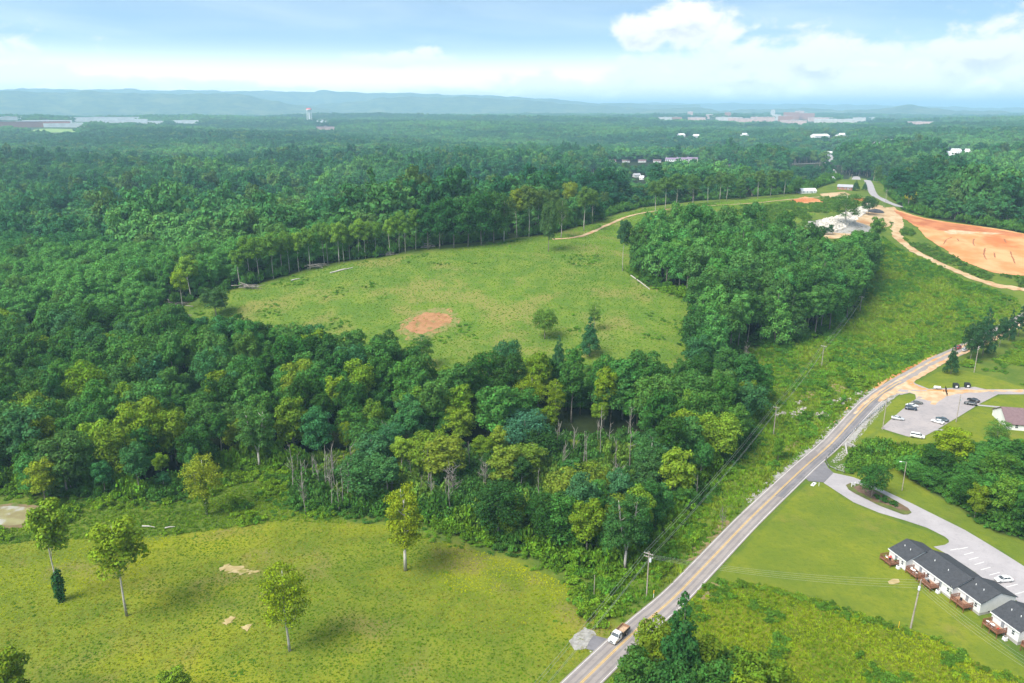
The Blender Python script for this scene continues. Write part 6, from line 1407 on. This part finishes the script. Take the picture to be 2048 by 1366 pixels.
def mound(x, y): return 3.2*np.clip(1-np.hypot((x-pc.x)/26, (y-pc.y)/20)**2, 0, 1)
stones(wpoly([(1632,460),(1648,443),(1672,433),(1712,418),(1738,408),(1746,414),(1726,430),(1708,446),(1688,462),(1652,468)]), 1.3, .9, 2.4, (.56, .52, .46), mound)
stones(wpoly([(1140,1270),(1175,1256),(1190,1265),(1175,1296),(1150,1300)]), .8, .15, .4, (.35, .335, .31)); stones(wpoly([(1218,1278),(1228,1274),(1230,1283),(1220,1286)]), .6, .3, .7, (.35, .335, .31)); stones(wpoly([(1180,1303),(1192,1300),(1186,1312),(1178,1312)]), .6, .3, .7, (.35, .335, .31))
x = np.concatenate(SX); y = np.concatenate(SY); s = np.concatenate(SS); z = np.concatenate(SZ); t = np.concatenate(ST)
scatter('stones', x, y, s, t, gR.integers(0, 4, len(x)), ROCKC, 'pale limestone riprap, outcrops and the white rock pile', tilt=.6, szs=s*gR.uniform(.7, 1.1, len(x)), z=z)
V = []; xs = np.linspace(-27, 27, 20); ys = np.linspace(-21, 21, 16)
for yy in ys:
    for xx in xs: X_, Y_ = pc.x+xx, pc.y+yy; V.append((X_, Y_, hz(X_, Y_)+float(mound(np.array([X_]), np.array([Y_]))[0])-.25))
F = [(j*20+i, j*20+i+1, (j+1)*20+i+1, (j+1)*20+i) for j in range(15) for i in range(19)]
tag(link('rock_mound', mesh_np('rock_mound', V, F, M['gravel'], smooth=True)), 'broken pale rock heaped at the top of the grove', None, None, 'structure')
# dark heap of coal-like fill and timber forms beside the rock pile
b = at(1750, 424); g = np.random.default_rng(9); f = MB(); prof = [(6, -.5), (5, .9), (3, 2.0), (1, 2.5), (.1, 2.6)]; f.lathe(prof, 14); o = f.build('fill_heap', plain('dark_fill', (.05, .05, .06), .95, var=.4, scale=.4), None, b); tag(o, 'dark heap of fill beside the rock pile', 'heap'); o.scale = (1.3, .9, 1)
b = at(1716, 402); r = empty('lumber_frame', b, 'orange timber frame standing behind the rock pile', 'frame', None, R(10))
for k in range(5): f = MB(); f.box(-7+k*3.4, -6.7+k*3.4, -.15, .15, 0, 2.6); f.build('stud', M['green_pot'], r)
f = MB(); f.box(-7, 7, -.18, .18, 2.6, 2.9); f.build('beam', M['sand'], r); f = MB(); f.box(-7, 7, .2, .3, 0, 2.5); f.build('panel', M['green_pot'], r)
# shrubs on the island
for i, (px, py, s, l) in enumerate(((1768, 1003, 1.3, 'first small dark shrub behind the island tree'), (1778, 1007, 1.1, 'second small dark shrub along the island'), (1786, 1011, 1.2, 'third small dark shrub along the island'), (1758, 999, 1.4, 'largest low shrub at the island tree foot'))):
    r = empty('shrub', at(px, py), l, 'shrub', 'low shrubs on the driveway island'); r.scale = (s, s, s); q = link('foliage', SHR_ME[i % 4], r); q['tint'] = [.026, .058, .018]
gF = np.random.default_rng(31)
def forest():
    x, y = jgrid(-1300, 1400, 250, 1750, 10.6, gF); r = np.hypot(x, y)
    k = in_view(x, y) & (r < 1700) & ~inside(OPEN, x, y) & ~inside(W_NEAR, x, y) & ~inside(LEFTB, x, y); x, y = x[k], y[k]
    k = clear_of(x, y) & (y > 300) & unblocked(x, y, 8); x, y = x[k], y[k]; k30, k20, k14 = unblocked(x, y, 30), unblocked(x, y, 20), unblocked(x, y, 13)
    n = len(x); t = wood_tint(x, y, gF); smax = np.where(k30, 9, np.where(k20, .85, np.where(k14, .52, .32)))
    low = vnoise(x, y, 90, 17); s = gF.uniform(.80, 1.28, n)*(1+.14*np.clip(low, -1, 1)); s = np.minimum(s, smax); ed = -sdist(OPEN, x, y); s *= np.where((ed < 40) & (y > 380), .78, 1.0); k = (ed > 9) | (gF.random(n) < .25); x, y, s, t, ed = x[k], y[k], s[k], t[k], ed[k]; n = len(x); z = Hh(x, y)
    t = t*np.where((ed < 70) & (y > 380), .78, 1.0)[:, None]
    # behind the hilltop the crowns stay below the outline they show in the photograph
    hs = 20*s*.9; q = proj(x, y, z+hs*.9)[0]; row = np.interp(q, [300,400,550,680,800,900,1000,1080,1200,1300,1400,1500,1600,1660,1760,1790], [522,508,462,446,424,392,386,376,366,352,347,347,352,350,348,374])+gF.uniform(0, 10, n)
    b_ = (683-row)/FPX; mx = CAM_H + y*(-math.sin(PITCH)+b_*math.cos(PITCH))/(math.cos(PITCH)+b_*math.sin(PITCH)) - z
    lim = (q > 300) & (q < 1790) & (y < 1150) & ((q > 1150) | (ed < 30)); s = np.where(lim & (mx < hs), np.maximum(mx, 0)/18, s); k = s > .30; x, y, s, t = x[k], y[k], s[k], t[k]; n = len(x)
    # trees right behind an open edge keep below the skyline of the hilltop
    idx = np.where(gF.random(n) < .62, gF.integers(0, 3, n), np.where(gF.random(n) < .8, gF.integers(3, 6, n), 6))
    scatter('forest', x, y, s*1.28*gF.uniform(.85, 1.25, n), t, idx, HID, 'dense green forest covering the valley beyond the hill', -.3, szs=s*gF.uniform(.78, .98, n))
    x, y = jgrid(-3600, 3600, 1200, 4600, 20, gF); r = np.hypot(x, y); k = in_view(x, y, 150) & (r >= 1690) & (r < 4500); x, y = x[k], y[k]; k = clear_of(x, y) & unblocked(x, y, 25); x, y = x[k], y[k]
    n = len(x); t = wood_tint(x*.6, y*.6, gF)*gF.uniform(.85, 1.15, (n, 1)); scatter('far_forest', x, y, gF.uniform(.85, 1.25, n), t, gF.integers(0, 4, n), GROVE, 'wooded plain fading into the haze', -1.0, .02)
    x, y = jgrid(-11000, 11000, 3400, 14000, 62, gF); r = np.hypot(x, y); k = in_view(x, y, 300) & (r >= 4450) & (r < 13500); x, y = x[k], y[k]; k = clear_of(x, y) & unblocked(x, y, 24); x, y = x[k], y[k]
    n = len(x); t = wood_tint(x*.25, y*.25, gF)*1.05; scatter('distant_forest', x, y, gF.uniform(.9, 1.3, n), t, gF.integers(0, 3, n), GROVE2, 'most distant wooded plain below the hills', -2.0, .01)
    print('forest', n)
forest()
# ---------------------------------------------------------------- weeds, brush and grass
TUF = bpy.data.collections.new('tuft_kinds')
def tuft_mesh(seed, n):
    g = np.random.default_rng(seed); V = []; F = []
    for k in range(n):
        a = g.uniform(0, 6.28); r = abs(g.normal(0, .32)); c = np.array([r*math.cos(a), r*math.sin(a), 0]); b = g.uniform(0, 6.28); h = g.uniform(.25, .62); w = g.uniform(.07, .13)
        t = np.array([math.cos(b), math.sin(b), 0]); o = np.array([math.cos(b+1.57), math.sin(b+1.57), 0])*g.uniform(.1, .4)
        i = len(V); V += [c-t*w, c+t*w, c+t*w*.7+o*.5+[0, 0, h*.7], c-t*w*.3+o+[0, 0, h]]; F.append((i, i+1, i+2, i+3))
    return mesh_np('tuft%d' % seed, np.array(V), np.array(F), M['blade'])
for i in range(4): hidden(tuft_mesh(400+i, 26), 't_tuft%d' % i, TUF)
def pts_in(poly, s, g, keep=None):
    lo, hi = poly.min(0), poly.max(0); x, y = jgrid(lo[0], hi[0], lo[1], hi[1], s, g); k = inside(poly, x, y) & in_view(x, y, 12); x, y = x[k], y[k]
    p = proj(x, y, Hh(x, y)); k = (p[0] > -25) & (p[0] < 2075) & (p[1] < 1395); x, y = x[k], y[k]
    if keep is not None: k = keep(x, y); x, y = x[k], y[k]
    return x, y
SHEETS = [o for o in bpy.data.objects if o.name.split('.')[0] in ('parking_lot','driveway','driveway_apron','field_apron','gravel_pad','pond','dirt_clearing','dirt_track','bare_patch','sidewalk','planting_island','pond_bank','stony_ground','lot_mud')]
def outline_of(o):
    bm = bmesh.new(); bm.from_mesh(o.data); ed = [e for e in bm.edges if len(e.link_faces) == 1]; nxt = {}
    for e in ed:
        a, b = e.verts[0].index, e.verts[1].index; nxt.setdefault(a, []).append(b); nxt.setdefault(b, []).append(a)
    s = ed[0].verts[0].index; loop = [s]; prev = None; cur = s
    while True:
        c = [q for q in nxt[cur] if q != prev]
        if not c: break
        prev, cur = cur, c[0]
        if cur == s or len(loop) > 5000: break
        loop.append(cur)
    bm.verts.ensure_lookup_table(); r = np.array([[bm.verts[i].co.x, bm.verts[i].co.y] for i in loop]); bm.free(); return r
OUT = []
for o in SHEETS:
    try: OUT.append((o.name.split('.')[0], outline_of(o)))
    except Exception as e: print('outline', o.name, e)
def off_paved(x, y, g=None):
    ok = ~near_line(ROAD, x, y, 4.3) & ~near_line(TRK, x, y, 1.4)
    for nm, p in OUT:
        i = inside(p, x, y)
        if nm in ('bare_patch', 'stony_ground', 'gravel_pad', 'dirt_clearing') and g is not None: i &= g.random(len(x)) > (.2 if nm != 'dirt_clearing' else .004)
        ok &= ~i
    for b in KEEPOUT: ok &= ~inside(b, x, y)
    return ok
def brush():
    g = np.random.default_rng(41); X = []; Y = []; S = []; T = []
    def add(x, y, s, t):
        X.append(x); Y.append(y); S.append(s); T.append(t)
    opn = [W_NEAR, W_CLUMP, W_RIGHT]
    # hem of bushes along every wood edge
    for poly, wd, hs in ((W_NEAR, 9, (.9, 2.6)), (W_CLUMP, 5, (.7, 2.0)), (W_RIGHT, 3.5, (.8, 2.0))):
        lo, hi = poly.min(0)-12, poly.max(0)+12; x, y = jgrid(lo[0], hi[0], lo[1], hi[1], 1.7, g); d = sdist(poly, x, y)
        k = (d > -wd*g.uniform(.2, 1, len(x))) & (d < (40 if wd == 3.5 else 6)) & in_view(x, y, 10) & off_paved(x, y) & ~inside(LAWN2, x, y) & ~inside(LAWN3, x, y); x, y, d = x[k], y[k], d[k]
        n = len(x); a = vnoise(x, y, 14, 4); t = np.where((a > .2)[:, None], (.075, .125, .018), (.040, .085, .024))*g.uniform(.7, 1.35, (n, 1)); add(x, y, g.uniform(*hs, n)*np.clip(.75+d*.06, .35, 1.1), t)
    lo, hi = OPEN.min(0)-14, OPEN.max(0)+14; x, y = jgrid(max(lo[0], -420), min(hi[0], 700), 380, 1000, 2.4, g); d = sdist(OPEN, x, y)
    k = (d < 1) & (d > -13) & in_view(x, y, 10) & off_paved(x, y) & (vnoise(x, y, 11, 3) > -.5) & ~near_line(FAR_ROAD, x, y, 8); x, y = x[k], y[k]; n = len(x); add(x, y, g.uniform(.8, 2.6, n), np.array((.040, .085, .026))*g.uniform(.7, 1.5, (n, 1)))
    # understorey of the scrubby wood
    x, y = pts_in(W_SCRUB, 1.9, g); n = len(x); t = np.where((vnoise(x, y, 9, 2) > .1)[:, None], (.075, .110, .030), (.038, .080, .028))*g.uniform(.7, 1.4, (n, 1)); add(x, y, g.uniform(.8, 2.4, n), t)
    # roadside slope between wood and road, and the weedy hillside right of the grove
    slope = wpoly([(1200,1300),(1130,1180),(1150,1140),(1250,1150),(1330,1090),(1440,950),(1524,820),(1560,770),(1640,735),(1700,700),(1900,690),(1870,722),(1758,785),(1642,893),(1480,1040),(1350,1170),(1260,1250)])
    x, y = pts_in(slope, 1.5, g, lambda x, y: off_paved(x, y) & ~near_line(ROAD, x, y, 7.5)); a = vnoise(x, y, 11, 6)+.5*vnoise(x, y, 4, 8); k = a > .2; x, y, a = x[k], y[k], a[k]; n = len(x)
    t = np.where((a > .6)[:, None], (.095, .140, .020), (.055, .110, .022))*g.uniform(.7, 1.35, (n, 1)); add(x, y, g.uniform(.4, 1.5, n), t)
    hillr = wpoly([(1440,748),(1500,700),(1640,678),(1720,610),(1745,560),(1765,470),(1800,500),(1850,520),(1930,562),(2040,600),(2048,640),(1960,672),(1870,715),(1758,782),(1640,810),(1530,800)])
    x, y = pts_in(hillr, 2.1, g, lambda x, y: off_paved(x, y) & ~near_line(ROAD, x, y, 6)); a = vnoise(x, y, 18, 11)+.6*vnoise(x, y, 7, 1); k = a > .25; x, y, a = x[k], y[k], a[k]; n = len(x)
    t = np.where((a > .7)[:, None], (.050, .105, .028), (.070, .130, .022))*g.uniform(.75, 1.3, (n, 1)); add(x, y, g.uniform(.45, 1.35, n), t)
    # tall weeds of the rough field below the row houses
    x, y = pts_in(ROUGH, 1.1, g, lambda x, y: off_paved(x, y)); d = sdist(ROUGH, x, y); a = vnoise(x, y, 9, 5)+.5*vnoise(x, y, 4, 3); k = (a > .78) | ((d < 2.5) & (g.random(len(x)) < .6)); x, y, a = x[k], y[k], a[k]; n = len(x)
    t = np.where((a > .85)[:, None], (.055, .100, .020), np.where((a > .6)[:, None], (.120, .150, .016), (.070, .110, .020)))*g.uniform(.75, 1.3, (n, 1)); add(x, y, g.uniform(.35, 1.05, n), t)
    # shrubs of the notch and pond side, far-left field edge
    notch = wpoly([(-60,1015),(100,1000),(300,1010),(400,985),(430,950),(580,940),(590,1015),(700,1030),(690,1048),(560,1042),(420,1062),(250,1078),(100,1080),(-60,1095)])
    x, y = pts_in(notch, 1.25, g, lambda x, y: off_paved(x, y)); a = vnoise(x, y, 10, 15)+.5*vnoise(x, y, 4, 13); k = a > .15; x, y, a = x[k], y[k], a[k]; n = len(x)
    t = np.where((a > .8)[:, None], (.055, .105, .022), (.105, .150, .018))*g.uniform(.7, 1.3, (n, 1)); add(x, y, g.uniform(.4, 1.5, n), t)
    # hill meadow: scattered darker weeds, denser along the upper edge
    x, y = pts_in(HILL, 2.6, g, lambda x, y: off_paved(x, y)); a = vnoise(x, y, 22, 21)+.7*vnoise(x, y, 8, 23); k = a > 1.15; x, y, a = x[k], y[k], a[k]; n = len(x)
    t = np.where((a > 1.7)[:, None], (.055, .115, .024), (.075, .140, .022))*g.uniform(.7, 1.3, (n, 1)); add(x, y, g.uniform(.35, 1.0, n), t)
    x, y = pts_in(PAST, 1.6, g, lambda x, y: off_paved(x, y)); a = vnoise(x, y, 19, 35)+.8*vnoise(x, y, 6, 37); k = (a > 1.45) & (g.random(len(x)) < .6); x, y, a = x[k], y[k], a[k]; n = len(x)
    t = np.where((g.random(n) < .3)[:, None], (.150, .150, .030), (.060, .110, .020))*g.uniform(.75, 1.3, (n, 1)); add(x, y, g.uniform(.18, .5, n), t)
    right = wpoly([(1905,735),(1960,705),(2048,680),(2120,690),(2120,775),(2048,772),(2010,760),(1950,742)])
    x, y = pts_in(right, 1.5, g, lambda x, y: off_paved(x, y)); a = vnoise(x, y, 12, 31)+.6*vnoise(x, y, 5, 33); k = a > -.1; x, y, a = x[k], y[k], a[k]; n = len(x)
    t = np.where((a > .5)[:, None], (.110, .150, .020), (.060, .110, .022))*g.uniform(.75, 1.3, (n, 1)); add(x, y, g.uniform(.4, 1.2, n), t)
    mid = wpoly([(1690,935),(1720,885),(1760,890),(1800,910),(1800,935),(1720,945)])
    x, y = pts_in(mid, 1.6, g, lambda x, y: off_paved(x, y) & ~near_line(ROAD, x, y, 10)); n = len(x); add(x, y, g.uniform(.6, 2.0, n), np.array((.060, .105, .022))*g.uniform(.7, 1.5, (n, 1)))
    pit = wpoly([(1770,440),(1800,470),(1830,500),(1870,520),(1940,552),(2048,580),(2120,600),(2120,570),(2048,556),(1985,550),(1925,528),(1885,503),(1850,483),(1825,462)])
    x, y = pts_in(pit, 2.2, g, lambda x, y: off_paved(x, y)); k = vnoise(x, y, 12, 2) > -.4; x, y = x[k], y[k]; n = len(x); add(x, y, g.uniform(.5, 1.4, n), np.array((.055, .095, .028))*g.uniform(.75, 1.3, (n, 1)))
    hilltop = wpoly([(1480,412),(1620,398),(1700,395),(1660,430),(1640,450),(1560,470),(1480,470)])
    x, y = pts_in(hilltop, 2.4, g, lambda x, y: off_paved(x, y)); k = vnoise(x, y, 12, 7) > -.3; x, y = x[k], y[k]; n = len(x); add(x, y, g.uniform(.5, 1.5, n), np.array((.060, .105, .028))*g.uniform(.75, 1.3, (n, 1)))
    x = np.concatenate(X); y = np.concatenate(Y); s = np.concatenate(S); t = np.concatenate(T); n = len(x)
    scatter('undergrowth', x, y, s*1.05, t*np.array((1.12, 1.02, .85)), g.integers(0, 4, n), SHR, 'tangled bushes and weeds along wood edges and slopes', -.05, .12, s*g.uniform(.75, 1.1, n)); print('brush', n)
def grass():
    g = np.random.default_rng(43); X = []; Y = []; S = []; T = []
    def add(poly, s, hs, cols, seed, keep=None, warm=(1, 1, 1)):
        x, y = pts_in(poly, s, g, (lambda x, y: off_paved(x, y, g) & keep(x, y)) if keep else (lambda x, y: off_paved(x, y, g)))
        n = len(x); a = .65*vnoise(x, y, 38, seed)+.35*vnoise(x, y, 15, seed+4)+.35*vnoise(x, y, 6, seed+2)+.25*g.normal(size=n); c = np.array(cols)
        q = np.clip((a*1.25+1.1)/2.2, 0, .999)*(len(c)-1); i = q.astype(int); f = (q-i)[:, None]; t = c[i]*(1-f)+c[np.minimum(i+1, len(c)-1)]*f
        X.append(x); Y.append(y); S.append(g.uniform(*hs, n)); T.append(t*np.array((1.25, 1.10, .75))*np.array(warm)*g.uniform(.8, 1.2, (n, 1)))
    add(PAST, .70, (.32, .72), [(.065, .115, .016), (.090, .135, .018), (.175, .150, .050), (.115, .152, .016), (.135, .165, .016), (.215, .215, .014)], 50, None, (1.10, 1.0, .85))
    add(HILL, 1.3, (.42, .95), [(.065, .125, .020), (.075, .140, .022), (.115, .150, .034), (.090, .155, .026), (.110, .175, .024)], 60)
    add(ROUGH, .75, (.5, 1.15), [(.085, .125, .016), (.130, .155, .016), (.170, .180, .016)], 70)
    hillr = wpoly([(1440,748),(1500,700),(1640,678),(1720,610),(1745,560),(1765,470),(1800,500),(1850,520),(1930,562),(2040,600),(2048,640),(1960,672),(1870,715),(1758,782),(1640,880),(1400,1110),(1250,1250),(1150,1180),(1250,1150),(1440,950),(1530,800)])
    add(hillr, 1.3, (.8, 1.7), [(.055, .105, .022), (.090, .145, .022), (.135, .150, .034), (.110, .165, .024)], 80)
    add(wpoly([(-60,1015),(100,1000),(300,1010),(400,985),(430,950),(580,940),(590,1015),(700,1030),(690,1048),(560,1042),(420,1062),(250,1078),(100,1080),(-60,1095)]), .9, (.5, 1.2), [(.055, .095, .018), (.085, .130, .020), (.120, .155, .020)], 90)
    x = np.concatenate(X); y = np.concatenate(Y); s = np.concatenate(S); t = np.concatenate(T); n = len(x)
    scatter('meadow_grass', x, y, s, t, g.integers(0, 4, n), TUF, 'tufted meadow and pasture grass', -.03, .15, s*g.uniform(.7, 1.1, n)); print('grass', n)
brush(); grass()
print('TRIS', sum(len(o.data.loop_triangles) if hasattr(o.data,'loop_triangles') and len(o.data.loop_triangles) else sum(len(p.vertices)-2 for p in o.data.polygons) for o in {o.data.name: o for o in SC.objects if o.type=='MESH'}.values()))
